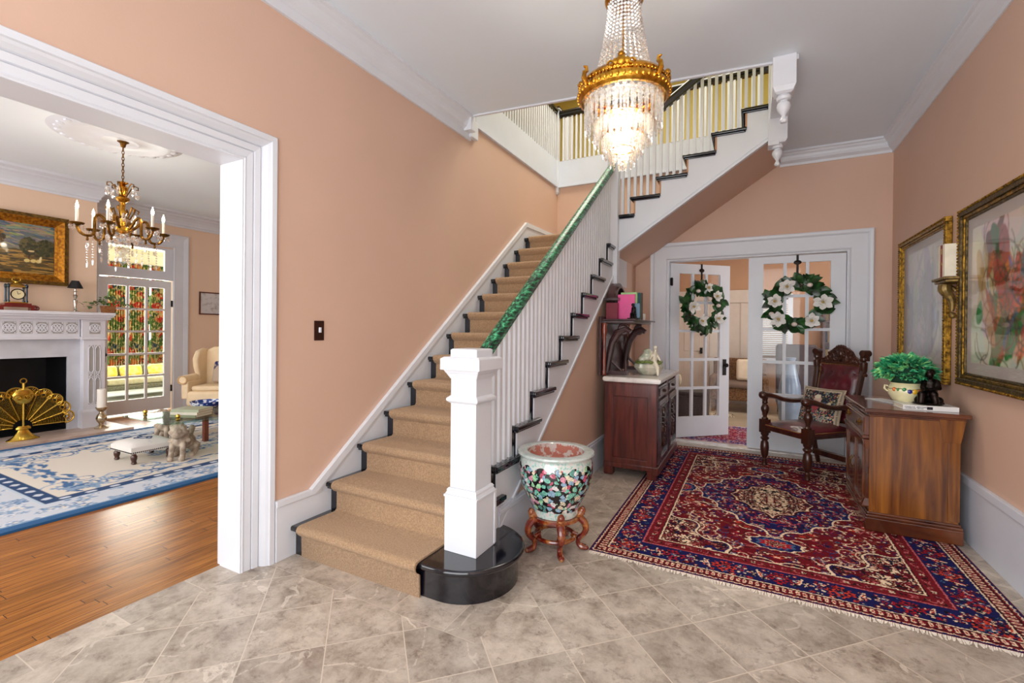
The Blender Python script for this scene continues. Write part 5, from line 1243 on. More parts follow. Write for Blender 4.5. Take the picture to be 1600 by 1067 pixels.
# ================================================================ MANTEL
MG=mat('grey_white_mantel_paint',(220,220,228),.4,var=.02)
mt=thing('fireplace_mantel','white carved gothic mantelpiece with quatrefoil frieze around the black fireplace','fireplace',T(-8.2,2.21,0))
m=MB()
for (a,b_,z0,z1) in((-.0,.30,1.595,1.635),(.0,.27,1.57,1.6),(0,.22,1.535,1.575)):
    m.box(PB,PB+b_,1.34-b_*.3,3.08+b_*.3,z0,z1)
m.build('mantel_shelf',MG,mt,bevel=.008)
FRX=PB+.14
m=MB(); m.box(PB,FRX,1.62,2.83,1.29,1.54); m.box(PB,FRX+.02,1.60,2.84,1.27,1.30)
m.build('frieze',MG,mt,bevel=.004)
def quatre(m,y,z,r,x):
    rr=r*.36
    for k in range(6):
        a=k*PI/3; m.tube([(x,y+r*.60*math.cos(a)+rr*.72*math.cos(t),z+r*.60*math.sin(a)+rr*.72*math.sin(t)) for t in [2*PI*i/12 for i in range(12)]],r*.11,5,closed=True)
    m.tube([(x,y+r*math.cos(t),z+r*math.sin(t)) for t in [2*PI*i/20 for i in range(20)]],r*.1,5,closed=True)
    m.tube([(x,y+r*.2*math.cos(t),z+r*.2*math.sin(t)) for t in [2*PI*i/10 for i in range(10)]],r*.1,5,closed=True)
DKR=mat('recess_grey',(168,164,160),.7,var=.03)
for i in range(8):
    y=1.70+.148*i+.01
    if i>7: break
    b_=MB().box(FRX-.004,FRX+.002,y-.058,y+.058,1.345,1.495).build('frieze_panel',DKR,mt)
    m=MB(); quatre(m,y,1.42,.056,FRX+.006); 
    for sy in(-1,1):
        for sz in(-1,1): m.ball((FRX+.004,y+sy*.05,1.42+sz*.065),.008,6,4)
    m.build('quatrefoil',MG,b_,smooth=True)
for (a,b_) in((2.84,3.10),(1.34,1.60)):
    m=MB(); m.box(PB,FRX+.03,a,b_,1.28,1.535); m.box(PB,FRX+.05,a-.01,b_+.01,1.26,1.285); m.box(PB,FRX+.02,a+.02,b_-.0,.28,1.27); m.box(PB,FRX+.045,a,b_+.01,.04,.26); m.frustum((PB+FRX+.03)/2,(a+b_)/2,.26,.29,.1,.135,.085,.12)
    pl_=m.build('pilaster',MG,mt,bevel=.004)
    c=(a+b_)/2+.01
    MB().box(FRX+.028,FRX+.032,c-.06,c+.06,1.34,1.50).build('recess',DKR,pl_); m=MB(); quatre(m,c,1.42,.058,FRX+.036); m.build('quatrefoil',MG,pl_,smooth=True)
    m=MB()
    for s in(-1,1):
        m.box(FRX+.018,FRX+.022,c+s*.036-.026,c+s*.036+.026,.36,1.18)
    m.build('lancet_recess',DKR,pl_)
    m=MB(); X=FRX+.026
    for s in(-1,1):
        y=c+s*.036
        for (z0,z1) in((.36,.74),(.80,1.18)):
            m.tube([(X,y-.028,z0+.03),(X,y-.028,z1-.05),(X,y-.014,z1-.015),(X,y,z1),(X,y+.014,z1-.015),(X,y+.028,z1-.05),(X,y+.028,z0+.03),(X,y+.012,z0+.008),(X,y,z0),(X,y-.012,z0+.008)],.006,5,closed=True)
        m.tube([(X,y-.02,.74),(X,y,.77),(X,y+.02,.74)],.006,5);m.tube([(X,y-.02,.80),(X,y,.77),(X,y+.02,.80)],.006,5)
    m.build('lancet_tracery',MG,pl_,smooth=True)
SLATE=mat('pale_grey_surround_marble',(200,202,210),.35,var=.06,scale=5)
m=MB(); m.box(PB,PB+.06,2.73,2.86,.04,1.27); m.box(PB,PB+.06,1.58,1.69,.04,1.27); m.box(PB,PB+.06,1.58,2.86,1.03,1.27); m.build('stone_surround',SLATE,mt,bevel=.003)
FIRE=mat('soot_black',(10,10,16),.5,var=.4,scale=10)
m=MB(); m.box(-9.0,-8.95,1.68,2.74,.04,1.05); m.box(-8.95,PB+.02,1.67,1.69,.04,1.04); m.box(-8.95,PB+.02,2.73,2.75,.04,1.04); m.box(-8.95,PB,1.68,2.74,1.03,1.06); m.box(-8.95,PB,1.68,2.74,.03,.045); m.build('firebox',FIRE,mt)
HR=mat('hearth_stone',(206,186,172),.4,var=.08,scale=5,c2=(180,156,142))
m=MB(); m.box(PB-.2,-7.66,1.15,3.25,0,.042); struct(m.build('trim_12',HR,bevel=.006),'beige stone hearth slab','hearth')
# fan fire screen
fs=thing('fire_screen','brass peacock-fan fire screen in front of the fireplace','fire screen',T(-7.95,2.215,.042))
FSX=-7.95; FYc=2.215; FZ=.20
WIREB=mat('brass_mesh',(176,142,40),.35,metal=.9,var=.25,scale=120,c2=(70,50,14),thr=(.45,.55))
nb=10
for k in range(nb):
    a=PI*(k+.5)/nb; da=PI/nb*.52; R0=.09;R1=.41
    bm=MB()
    for i in range(10):
        t0=a-da+2*da*i/9
        bm.tube([(FSX+.002*k,FYc+R0*math.cos(t0),FZ+R0*math.sin(t0)),(FSX+.002*k,FYc+R1*math.cos(t0),FZ+R1*math.sin(t0))],.0022,4)
    for q in range(14):
        r=R0+(R1-R0)*(q+.5)/14
        bm.tube([(FSX+.002*k,FYc+r*math.cos(a-da+2*da*i/8),FZ+r*math.sin(a-da+2*da*i/8)+(.006 if i%2 else -.006)) for i in range(9)],.002,4)
    bl=bm.build('blade',WIREB,fs,smooth=True)
    bm=MB(); 
    for s in(-1,1): t0=a+s*da; bm.tube([(FSX+.004+.002*k,FYc+R0*math.cos(t0),FZ+R0*math.sin(t0)),(FSX+.004+.002*k,FYc+R1*math.cos(t0),FZ+R1*math.sin(t0))],.006,6)
    cyy,czz=FYc+(R1+.0)*math.cos(a),FZ+R1*math.sin(a); rr=.078
    bm.tube([(FSX+.004+.002*k,cyy+rr*math.cos(a+t),czz+rr*math.sin(a+t)) for t in [-1.9+3.8*i/18 for i in range(19)]],.010,6)
    bm.tube([(FSX+.004,cyy+.022*math.cos(t),czz+.022*math.sin(t)) for t in [2*PI*i/10 for i in range(10)]],.004,5,closed=True)
    for q in range(11):
        t0=a-1.7+3.4*q/10; bm.tube([(FSX+.002,cyy+.02*math.cos(t0),czz+.02*math.sin(t0)),(FSX+.002,cyy+.07*math.cos(t0),czz+.07*math.sin(t0))],.005,4)
    bm.build('scallop',BRASS,bl,smooth=True)
m=MB(); m.lathe([(.02,-.15),(.15,-.15),(.15,-.14),(.10,-.11),(.06,-.06),(.045,-.03),(.07,-.02),(.07,.0),(.05,.02)],(0,0,0),24,X=T(FSX+.03,FYc,FZ-.005)@Matrix.Diagonal((.45,1,1,1))); m.build('base',BRASS,fs,smooth=True)
m=MB(); m.tube([(FSX+.03,FYc,FZ),(FSX+.03,FYc,FZ+.38)],.012,8); m.lathe([(.02,-.09),(.06,-.07),(.09,-.02),(.095,.03),(.07,.08),(.04,.10),(.02,.105)],(0,0,0),20,X=T(FSX+.03,FYc,FZ+.37)@Matrix.Diagonal((.25,1,1,1)))
for s in(-1,1): m.tube([(FSX+.07,FYc+s*(.05+q[0]),FZ+.36+q[1]) for q in spiral(0,0,.05,.012,0,6)],.007,6)
m.tube([(FSX+.03,FYc,FZ+.46),(FSX+.03,FYc,FZ+.54)],.014,8); m.tube([(FSX+.03,FYc+.028*math.cos(t),FZ+.565+.03*math.sin(t)) for t in [2*PI*i/14 for i in range(14)]],.007,6,closed=True)
m.build('centre_boss',BRASS,fs,smooth=True)
# candle holder on hearth
ck=thing('candle_holder','mercury glass candle holder with white pillar candle on the hearth beside the right pilaster','candle holder',T(-7.95,2.99,.042))
m=MB(); m.lathe([(.075,0),(.078,.012),(.05,.03),(.024,.05),(.03,.07),(.052,.10),(.062,.135),(.05,.18),(.026,.21),(.024,.225),(.05,.25),(.068,.285),(.066,.29),(.001,.275)],(-7.95,2.99,.042),28); m.build('stem',MERC,ck,smooth=True)
MB().lathe([(.05,.285),(.05,.53),(.046,.537),(.02,.53)],(-7.95,2.99,.042),28).build('candle',mat('candle_wax',(244,238,228),.6,var=.02),ck,smooth=True)
# ---- mantel top items
MZ=1.636
ckk=thing('mantel_clock','small brass and glass clock standing on a red lacquer footed tray on the mantel','clock',T(-8.15,2.21,MZ+.08))
m=MB(); m.box(-8.21,-8.09,2.12,2.30,MZ+.09,MZ+.105); 
m.tube([(-8.15,2.21+.038*math.cos(t),MZ+.385+.026*math.sin(t)) for t in [2*PI*i/14 for i in range(14)]],.006,6,closed=True); m.lathe([(.07,.315),(.05,.335),(.02,.345),(.02,.36),(.001,.362)],(-8.15,2.21,MZ),16); m.box(-8.2,-8.1,2.13,2.29,MZ+.29,MZ+.31)
m.build('case',BRASS,ckk,smooth=True,bevel=.002)
for yy in(2.13,2.29):
    for xx in(-8.2,-8.10): MB().lathe([(.014,.1),(.014,.12),(.010,.125),(.010,.28),(.014,.285),(.016,.31),(.006,.33)],(xx,yy,MZ),12).build('column',mat('dark_steel_blue',(60,74,84),.2,metal=.8,var=.3),ckk,smooth=True)
MB().lathe([(.062,-.008),(.064,.0),(.058,.006)],n=28,X=T(-8.10,2.21,MZ+.20)@RY(PI/2)).build('dial',mat('cream_dial',(226,214,170),.4,var=.05),ckk,smooth=True)
MB().tube([(-8.093,2.21+.062*math.cos(t),MZ+.20+.062*math.sin(t)) for t in [2*PI*i/24 for i in range(24)]],.006,6,closed=True).tube([(-8.09,2.21,MZ+.20),(-8.09,2.235,MZ+.215)],.002,4).tube([(-8.09,2.21,MZ+.20),(-8.09,2.20,MZ+.24)],.002,4).build('bezel',DARKM,ckk)
tr=thing('lacquer_tray','red lacquer footed stand under the brass clock on the mantel','stand',T(-8.15,2.21,MZ))
RL=mat('red_lacquer',(110,20,22),.2,var=.2,coat=.6)
m=MB(); m.box(-8.22,-8.08,2.09,2.33,MZ+.065,MZ+.088); m.tube(bez((-8.15,2.07,MZ+.055),(-8.15,2.0,MZ+.07),(-8.15,1.99,MZ+.0),(-8.15,2.05,MZ+.018)),.016,8); m.tube(bez((-8.15,2.35,MZ+.055),(-8.15,2.42,MZ+.07),(-8.15,2.43,MZ+.0),(-8.15,2.37,MZ+.018)),.016,8); m.box(-8.2,-8.1,2.06,2.36,MZ+.04,MZ+.065); m.build('top',RL,tr,smooth=True,bevel=.004)
m=MB(); m.box(-8.2,-8.1,2.055,2.09,MZ,MZ+.042);m.box(-8.2,-8.1,2.33,2.365,MZ,MZ+.042); m.build('feet',RL,tr)
lm=thing('candlestick_lamp','small silver candlestick lamp with a black shade on the mantel','lamp',T(-8.15,2.775,MZ))
m=MB(); m.lathe([(.055,0),(.058,.008),(.03,.02),(.014,.035),(.02,.05),(.012,.07),(.022,.13),(.026,.16),(.012,.18),(.02,.20),(.028,.225),(.012,.24),(.012,.27),(.03,.28),(.012,.285),(.010,.33)],(-8.15,2.775,MZ),20); m.build('base',SILVER,lm,smooth=True)
m=MB(); m.lathe([(.036,.425),(.038,.425),(.082,.325),(.080,.325)],(-8.15,2.775,MZ),28,cap=False); m.build('lamp_shade',mat('black_shade',(16,14,18),.6,var=.1),lm,smooth=True)
# trailing plant in basket
tp=thing('trailing_plant','leafy trailing green plant in a small brown basket on the right end of the mantel','potted plant',T(-8.14,3.11,MZ))
m=MB(); m.frustum(-8.14,3.13,MZ,MZ+.10,.05,.06,.06,.075); m.build('basket',mat('basket',(150,98,56),.8,var=.25,scale=50,bump=.6,bscale=80),tp,bevel=.006)
m=MB(); rnd=random.Random(21)
for i in range(170):
    a=rnd.uniform(0,2*PI); r=abs(rnd.gauss(0,.10)); dy=rnd.gauss(0,.11); dx=rnd.gauss(0,.05)
    if rnd.random()<.12: dy=-rnd.uniform(.15,.32)
    if rnd.random()<.08: dy=rnd.uniform(.12,.22)
    z=MZ+.10+max(.0,.13-abs(dy)*.55)*rnd.random()+(-.05 if abs(dy)>.15 and rnd.random()<.5 else 0)+.03
    X=T(-8.12+dx,3.13+dy,z)@RZ(a)@RX(rnd.uniform(-.5,.6)); leafmesh(m,X,rnd.uniform(.04,.06),rnd.uniform(.03,.042),.2,.3,3)
f=m.build('foliage',leafmat('vine_leaf',(30,60,26),(70,110,48),(140,170,90),20),tp,smooth=True,auto=0); f['kind']='stuff'
# landscape painting
def landscape(nx,ny,W,H):
    p=Paint(W,H,nx,ny,fold=False); r=random.Random(12); x,y=p.x,p.y
    t=np.clip((y/H+.5),0,1)[...,None]
    sky=srgb(58,86,104)*t+srgb(150,138,98)*(1-t); p.c[:]=sky; p.c[...,3]=1
    for _ in range(260): p.ell(r.uniform(-W/2,W/2),r.uniform(.02,H/2),r.uniform(.02,.09),r.uniform(.004,.012),r.uniform(-.35,.1),srgb(*[int(v+r.uniform(-20,20)) for v in r.choice([(128,128,112),(78,98,108),(150,136,104)])]))
    p.put(y<-.02,srgb(120,92,40))
    for _ in range(240): p.ell(r.uniform(-W/2,W/2),r.uniform(-H/2,-.02),r.uniform(.02,.1),r.uniform(.004,.014),r.uniform(-.1,.1),srgb(*r.choice([(90,70,30),(150,116,50),(70,60,28),(170,130,60),(50,44,24)])))
    def tree(cx,cy,w,h,pal,n):
        for _ in range(n):
            a=r.uniform(0,2*PI);q=r.random()**.5; p.ell(cx+w*q*math.cos(a),cy+h*q*math.sin(a),r.uniform(.012,.03),r.uniform(.008,.02),r.uniform(0,3),srgb(*r.choice(pal)))
    tree(.30,.02,.10,.10,[(30,40,20),(50,56,26),(76,70,34)],300); tree(.14,.03,.08,.10,[(34,42,22),(60,62,30),(90,80,40)],300)
    tree(-.26,.10,.17,.18,[(60,46,20),(110,76,28),(150,104,40),(84,62,26),(40,36,18)],700)
    p.ell(-.28,-.10,.02,.10,.05,srgb(50,34,18)); p.ell(.14,-.08,.008,.05,0,srgb(50,34,18))
    for cx in(.12,.18,.23): p.ell(cx,-.155,.028,.022,.2,srgb(214,190,120))
    p.ell(.245,-.13,.012,.04,-.2,srgb(226,206,150)); p.ell(.16,-.03,.03,.012,0,srgb(210,180,130))
    c=p.c
    for _ in range(2): c=(c+np.roll(c,1,0)+np.roll(c,1,1))/3
    return c
op=thing('landscape_painting','oil landscape with trees in a wide gilt frame above the mantel','painting',T(PB+.03,2.215,1.98))
y0,y1,z0,z1=1.70,2.735,1.985,2.89
OG=mat('rich_gilt_wood',(186,124,30),.35,metal=.75,var=.3,scale=30,c2=(120,70,12),bump=.5,bscale=120)
OG2=mat('bronzed_gilt_wood',(128,96,34),.45,metal=.6,var=.3,scale=30,c2=(80,56,20),bump=.6,bscale=120)
def frame_x(t,x,y0,y1,z0,z1,rings):
    for (a,b_,d0,d1,m_,nm) in rings:
        m=MB(); 
        Y0,Y1,Z0,Z1=y0+a,y1-a,z0+a,z1-a; y_0,y_1,z_0,z_1=y0+b_,y1-b_,z0+b_,z1-b_
        o=[(Y0,Z0),(Y1,Z0),(Y1,Z1),(Y0,Z1)]; i_=[(y_0,z_0),(y_1,z_0),(y_1,z_1),(y_0,z_1)]
        vs=[(x,)+q for q in o]+[(x+d0,)+q for q in o]+[(x+d1,)+q for q in i_]+[(x,)+q for q in i_]
        fs_=[]
        for k in range(4):
            j=(k+1)%4
            for r in range(3): fs_.append((r*4+k,r*4+j,(r+1)*4+j,(r+1)*4+k))
            fs_.append((12+k,12+j,j,k))
        m.add(vs,fs_); m.build(nm,m_,t)
frame_x(op,PB+.005,y0,y1,z0,z1,[(0,.045,.06,.07,OG2,'outer_frame'),(.045,.11,.065,.03,OG,'gilt_cove'),(.11,.135,.035,.025,OG,'gilt_lip')])
M=Matrix(((0,0,1,PB+.02),(1,0,0,(y0+y1)/2),(0,1,0,(z0+z1)/2),(0,0,0,1)))
cc=landscape(240,200,y1-y0-.26,z1-z0-.26); g=grid_mesh('canvas',y1-y0-.26,z1-z0-.26,240,200,cc,attrmat('oil_paint','Col',.35,coat=.3),M,.002); g.parent=op; g.matrix_basis=WM[op.name].inverted()@M
# framed print on far wall
fp=thing('framed_sketch','small framed pale sketch on the far living room wall, right of the glazed door','picture',T(PX+.01,5.02,1.67))
frame_x(fp,PX+.002,4.80,5.32,1.68,2.10,[(0,.022,.02,.02,mat('red_brown_frame',(86,36,26),.3,var=.2),'frame')])
MB().box(PX+.002,PX+.01,4.82,5.30,1.70,2.08).build('paper',mat('sketch_paper',(208,208,210),.5,var=.2,scale=14,c2=(150,146,146),detail=6,thr=(.25,.5)),fp); MB().box(PX+.012,PX+.014,4.82,5.30,1.70,2.08).build('glass_pane',PANE,fp)
# ================================================================ LIVING ROOM CHANDELIER
cx,cy=-5.98,2.42
pc=thing('chandelier','antique brass six-arm candle chandelier with crystal drops in the living room','chandelier',T(cx,cy,PC))
m=MB(); m.lathe([(.085,0),(.085,-.01),(.03,-.045),(.02,-.085),(.012,-.09)],(cx,cy,PC),8); m.build('ceiling_canopy',ABRASS,pc,smooth=True)
m=MB()
for i in range(11):
    z=PC-.11-.033*i; X=T(cx,cy,z)@(RZ(PI/2) if i%2 else I4); m.tube([(.010*math.cos(t),0,.022*math.sin(t)) for t in [2*PI*k/12 for k in range(12)]],.0038,6,X=X,closed=True)
m.build('chain',ABRASS,pc,smooth=True)
m=MB(); m.lathe([(.012,3.0),(.05,2.985),(.02,2.96),(.045,2.93),(.04,2.88),(.02,2.85),(.06,2.82),(.06,2.80),(.025,2.77),(.02,2.70),(.035,2.66),(.02,2.62),(.03,2.52),(.085,2.50),(.09,2.47),(.03,2.44)],(cx,cy,0),20); m.build('column',GOLD,pc,smooth=True)
for k in range(6):
    a=2*PI*k/6+.35; X=T(cx,cy,0)@RZ(a); am=MB()
    am.tube(bez((.06,0,2.48),(.12,0,2.50),(.16,0,2.62),(.20,0,2.60),8)+bez((.20,0,2.60),(.25,0,2.58),(.20,0,2.40),(.25,0,2.38),8)[1:]+bez((.25,0,2.38),(.32,0,2.36),(.35,0,2.40),(.36,0,2.47),8)[1:],[.014]*25,8,X=X)
    am.lathe([(.014,2.46),(.05,2.475),(.062,2.49),(.06,2.495),(.02,2.485)],(.36,0,0),18,X=X); am.lathe([(.02,2.38),(.008,2.36),(.012,2.33),(.001,2.32)],(.28,0,0),10,X=X)
    ar=am.build('arm',ABRASS,pc,smooth=True)
    MB().lathe([(.014,2.49),(.014,2.63)],(.36,0,0),12,X=X).build('candle_tube',mat('ivory_sleeve',(240,234,222),.5,var=.03),ar,smooth=True)
    MB().lathe([(.007,2.63),(.013,2.65),(.012,2.672),(.004,2.70),(.001,2.715)],(.36,0,0),12,X=X).build('bulb',BULB2,ar,smooth=True)
    m=MB()
    for q in range(6): b_=2*PI*q/6; m.ball((.36+.055*math.cos(b_),.055*math.sin(b_),2.445),.013,6,5,X=X,sq=(.8,.8,2.1))
    m.ball((.28,0,2.27),.02,7,5,X=X,sq=(.8,.6,1.8))
    m.build('crystal_drops',CRYS,ar)['kind']='stuff'
    m=MB(); m.tube([(x_,0,z_) for x_,z_ in [(.03,2.84),(.07,2.93),(.10,2.97),(.13,2.96),(.13,2.93),(.11,2.93)]],.006,6,X=X); m.tube([(x_,0,z_) for x_,z_ in [(.03,2.62),(.06,2.60),(.09,2.66),(.11,2.72),(.14,2.70),(.13,2.67)]],.008,6,X=X); m.build('scroll',ABRASS,pc,smooth=True)
    m=MB(); m.ball((.125,0,2.87),.032,7,6,X=X,sq=(.8,.5,1.5)); m.ball((.10,.04,2.60),.032,7,6,X=X,sq=(.8,.5,1.5)); m.build('crystal_pendant',CRYS,pc)
    for j,rr in enumerate((.17,.30)):
        m=MB(); X2=T(cx,cy,0)@RZ(a+.5*(j))
        for q in range(9): m.ball((rr,0,2.40-.026*q-.05*j),.009,6,5,X=X2)
        m.ball((rr,0,2.40-.26-.05*j),.015,6,5,X=X2,sq=(.7,.7,2.4)); m.build('bead_chain',CRYS,pc)
m=MB(); m.lathe([(.02,2.44),(.06,2.41),(.09,2.38),(.05,2.34),(.03,2.31),(.07,2.28),(.055,2.24),(.025,2.21),(.05,2.17),(.045,2.14),(.02,2.12),(.001,2.09)],(cx,cy,0),12)
for k in range(16):
    a=2*PI*k/16; m.ball((cx+.12*math.cos(a),cy+.12*math.sin(a),2.36+.03*(k%2)),.025,6,5,sq=(1,1,1.3))
m.build('crystal_column',CRYS,pc)
# ================================================================ BLUE RUG
def bluerug(W,Lh,nx,ny):
    p=Paint(W,Lh,nx,ny); r=random.Random(9); X,Y=p.X,p.Y; e=np.minimum(W/2-X,Lh/2-Y)
    CRM=srgb(226,218,206);BL=srgb(66,110,158);DB=srgb(28,66,112);LB=srgb(140,166,196);MB_=srgb(96,132,174)
    p.c[:]=CRM; p.put(e<.44,srgb(206,212,222))
    bd=(e<.42)&(e>.10)
    for _ in range(420): p.flower(r.uniform(0,W/2),r.uniform(0,Lh/2),r.uniform(.03,.07),r.choice([LB,MB_,LB,srgb(224,224,228)]),r.choice([CRM,LB]),r.choice([srgb(206,212,222),LB]),r.choice([3,4,5]),bd,r.random()*6)
    fld=e>.56
    for _ in range(60):
        dx,dy=r.uniform(.0,.5),r.uniform(.0,.9); cx=W/2-.66-dx*.8; cy=Lh/2-.66-dy
        if r.random()<.6: p.flower(cx,cy,r.uniform(.03,.07),r.choice([LB,MB_,BL]),CRM,LB,r.choice([3,5]),fld&(X/W*2+Y/Lh*2>1.1),r.random()*6)
        else: p.arcl(cx,cy,r.uniform(.06,.16),r.uniform(0,6),r.uniform(7,10),.008,r.choice([BL,LB]),fld,.5)
    for _ in range(26):
        t=r.uniform(0,Lh/2-.6); p.ell(W/2-.68-r.random()*.18,t,.02,.08,r.uniform(-.5,.5),r.choice([LB,BL]),fld)
        t=r.uniform(0,W/2-.6); p.ell(t,Lh/2-.68-r.random()*.18,.08,.02,r.uniform(-.5,.5),r.choice([LB,BL]),fld)
    for _ in range(40): p.flower(r.uniform(0,.35),r.uniform(0,.6),r.uniform(.03,.06),r.choice([LB,MB_,BL]),CRM,LB,5,(X/.45)**2+(Y/.7)**2<1,r.random())
    bb=(e>.44)&(e<.56); p.put(bb,DB); al=np.where((W/2-X)<(Lh/2-Y),Y,X); k=(al/.17)%1
    p.put(bb&(((k-.5)/.22)**2+((e-.50)/.03)**2<1),srgb(206,214,226)); p.put(np.abs(e-.435)<.008,srgb(190,206,222))
    p.put(e<.10,srgb(36,92,142)); p.put((e<.115)&(e>.1),srgb(110,150,186))
    return p.c
BW,BLn=3.05,4.4
cc=bluerug(BW,BLn,300,430); g=grid_mesh('living_room_rug',BW,BLn,300,430,cc,attrmat('blue_cream_wool','Col',.95,.3),T(-6.08,3.28,.001)@RZ(0),.018); tag(g,'large cream and blue Chinese style rug on the living room boards','rug')
# lions coffee table
ct=thing('coffee_table','glass topped coffee table carried by two carved stone lions on the blue rug','table',T(-5.95,2.95,.019))
STN=mat('carved_sandstone',(196,180,160),.8,var=.15,scale=18,c2=(140,124,108),bump=.4,bscale=60)
def lion(M,nm='lion_base'):
    P=[('c',(0,-.06,.20),(0,.14,.15),.075,.085),('s',(0,-.10,.30),.075),('s',(0,-.15,.28),.045),('c',(-.05,-.10,.17),(-.055,-.13,.03),.03,.026),('c',(.05,-.10,.17),(.055,-.13,.03),.03,.026),('s',(-.055,-.15,.022),.032),('s',(.055,-.15,.022),.032),
       ('s',(-.07,.14,.09),.06),('s',(.07,.14,.09),.06),('c',(-.08,.14,.05),(-.08,.05,.02),.035,.028),('c',(.08,.14,.05),(.08,.05,.02),.035,.028),('c',(0,.2,.17),(0,.27,.27),.025,.035),('s',(0,-.02,.24),.08)]
    rn=random.Random(2)
    for k in range(34):
        a=rn.uniform(0,2*PI);b_=rn.uniform(-.4,1.3); P.append(('s',(.075*math.cos(a)*math.cos(b_),-.075+.075*math.sin(a)*math.cos(b_),.31+.08*math.sin(b_)),.024))
    for k in range(9): a=PI*k/8; P.append(('s',(.085*math.cos(a),-.06+.03*math.sin(a),.20),.024))
    return blob(nm,STN,P,ct,M,.008)
lion(T(-5.52,2.78,.02)@RZ(.75)); lion(T(-6.52,3.10,.02)@RZ(.75))
m=MB(); m.prism([(-6.30,2.56),(-5.38,2.56),(-5.10,3.3),(-6.0,3.6)],.425,.437,'z'); m.build('glass_top',thinglass('table_glass',(216,232,226)),ct,bevel=.002)
for (x,y) in((-5.52,2.74),(-6.12,2.70)):
    m=MB(); m.lathe([(.02,.437),(.022,.445),(.012,.455),(.024,.475),(.02,.492),(.006,.50)],(x,y,0),12); m.build('finial',BRASS,ct,smooth=True)
for i,(c,dz,l) in enumerate((((120,126,96),0,'olive coffee table book, bottom of the stack on the glass table'),((206,200,184),.03,'cream coffee table book, middle of the stack on the glass table'),((160,168,140),.06,'grey-green coffee table book, top of the stack on the glass table'))):
    t=thing('book',l,'book',T(-5.62,2.92,.438+dz),'coffee table books'); Mx=T(-5.66+.01*i,2.95,.438+dz)@RZ(.35+.05*i)
    m=MB(Mx); m.box(-.16,.16,-.12,.12,0,.003); m.box(-.16,.16,-.12,.12,.026,.0295); m.box(-.16,.16,-.124,-.118,0,.0295); m.build('cover',mat('ctb%d'%i,c,.4,var=.05),t); MB(Mx).box(-.155,.155,-.118,.117,.003,.026).build('pages',mat('book_pages',(232,222,200),.9),t)
# blue & white bowl on side table
stt=thing('side_table','low wooden table under the blue and white bowl','table',T(-6.35,3.6,.02))
WD=wood('reddish_table_wood',(96,40,24),(150,76,48),(8,8,2),1.5,.3,.3)
m=MB(); m.box(-6.7,-6.02,3.28,3.93,.33,.36); m.build('top',WD,stt,bevel=.004)
for (x,y) in((-6.66,3.32),(-6.06,3.32),(-6.66,3.89),(-6.06,3.89)): MB().box(x-.025,x+.025,y-.025,y+.025,.02,.33).build('leg',WD,stt)
def bluewhite():
    mm,nt,b,out=newmat('blue_white_porcelain'); L=nt.links.new; tc=N(nt,'TexCoord'); v=N(nt,'TexNoise',i_Scale=16.,i_Detail=3.); L(tc.outputs['Object'],v.inputs[0]); r=ramp(nt,[(.47,lin((28,60,140))),(.5,lin((120,150,196))),(.53,lin((228,232,238)))]); L(v.outputs[0],r.inputs[0]); L(r.outputs[0],b.inputs['Base Color']); b.inputs['Roughness'].default_value=.12; return mm
bo=thing('porcelain_bowl','blue and white porcelain bowl in the living room beside the wing chair','bowl',T(-6.3,3.46,.36))
m=MB(); m.lathe([(.07,0),(.08,.01),(.14,.05),(.175,.10),(.185,.125),(.178,.125),(.165,.10),(.10,.03),(.001,.02)],(-6.3,3.46,.361),40,cap=False); m.build('body',bluewhite(),bo,smooth=True)
# footstool
fo=thing('footstool','white upholstered footstool with a blue flower motif and turned wooden legs on the blue rug','footstool',T(-5.84,2.56,.019))
m=MB(); n=14; vs=[];fs_=[]
x0,x1,y0,y1=-6.06,-5.62,2.36,2.76
for j in range(n+1):
    for i in range(n+1):
        u=i/n*2-1;v=j/n*2-1; vs.append(((x0+x1)/2+u*(x1-x0)/2,(y0+y1)/2+v*(y1-y0)/2,.195+.05*(1-u**4)**.6*(1-v**4)**.6 if abs(u)<1 and abs(v)<1 else .195))
for j in range(n):
    for i in range(n): a=j*(n+1)+i; fs_.append((a,a+1,a+n+2,a+n+1))
m.add(vs,fs_); m.box(x0,x1,y0,y1,.135,.196); m.build('seat',mat('white_upholstery',(226,222,216),.9,var=.06,scale=14,c2=(196,200,208),thr=(.2,.4)),fo,smooth=True,auto=40)
m=MB()
for (dx,dy,r) in((0,0,.05),(.07,.02,.03),(-.07,.0,.03),(.02,.05,.03),(-.03,-.05,.028)): m.tube([(-5.84+dx+r*math.cos(t),2.56+dy+r*.7*math.sin(t),.2455-.1*(dx*dx+dy*dy)*3) for t in [2*PI*i/14 for i in range(14)]],.006,5,closed=True)
m.build('flower_motif',mat('blue_thread',(62,80,120),.9,var=.1),fo)
m=MB()
for i in range(24):
    t=i/23
    for (x,y) in((x0+(x1-x0)*t,y0),(x1,y0+(y1-y0)*t),(x0,y0+(y1-y0)*t)): m.ball((x,y,.145),.007,6,4)
m.build('nail_trim',DARKM,fo)
for (x,y) in((x0+.04,y0+.04),(x1-.04,y0+.04),(x0+.04,y1-.04),(x1-.04,y1-.04)):
    MB().lathe([(.018,.02),(.026,.03),(.02,.05),(.028,.075),(.03,.10),(.018,.12),(.028,.135)],(x,y,0),14).build('leg',WALNUT,fo,smooth=True)
# cat/dog paw-like white throw edge on boards
sk=MB(); rn=random.Random(6); pts=[(-4.30+.14*math.cos(t)*rn.uniform(.75,1.15),2.66+.17*math.sin(t)*rn.uniform(.75,1.15)) for t in [2*PI*i/18 for i in range(18)]]
sk.prism(pts,.001,.012,'z'); o=sk.build('fur_rug',mat('pale_fur',(206,188,164),.95,var=.25,scale=40,bump=.6,bscale=200)); tag(o,'edge of a small pale fur rug on the oak boards by the doorway','rug')
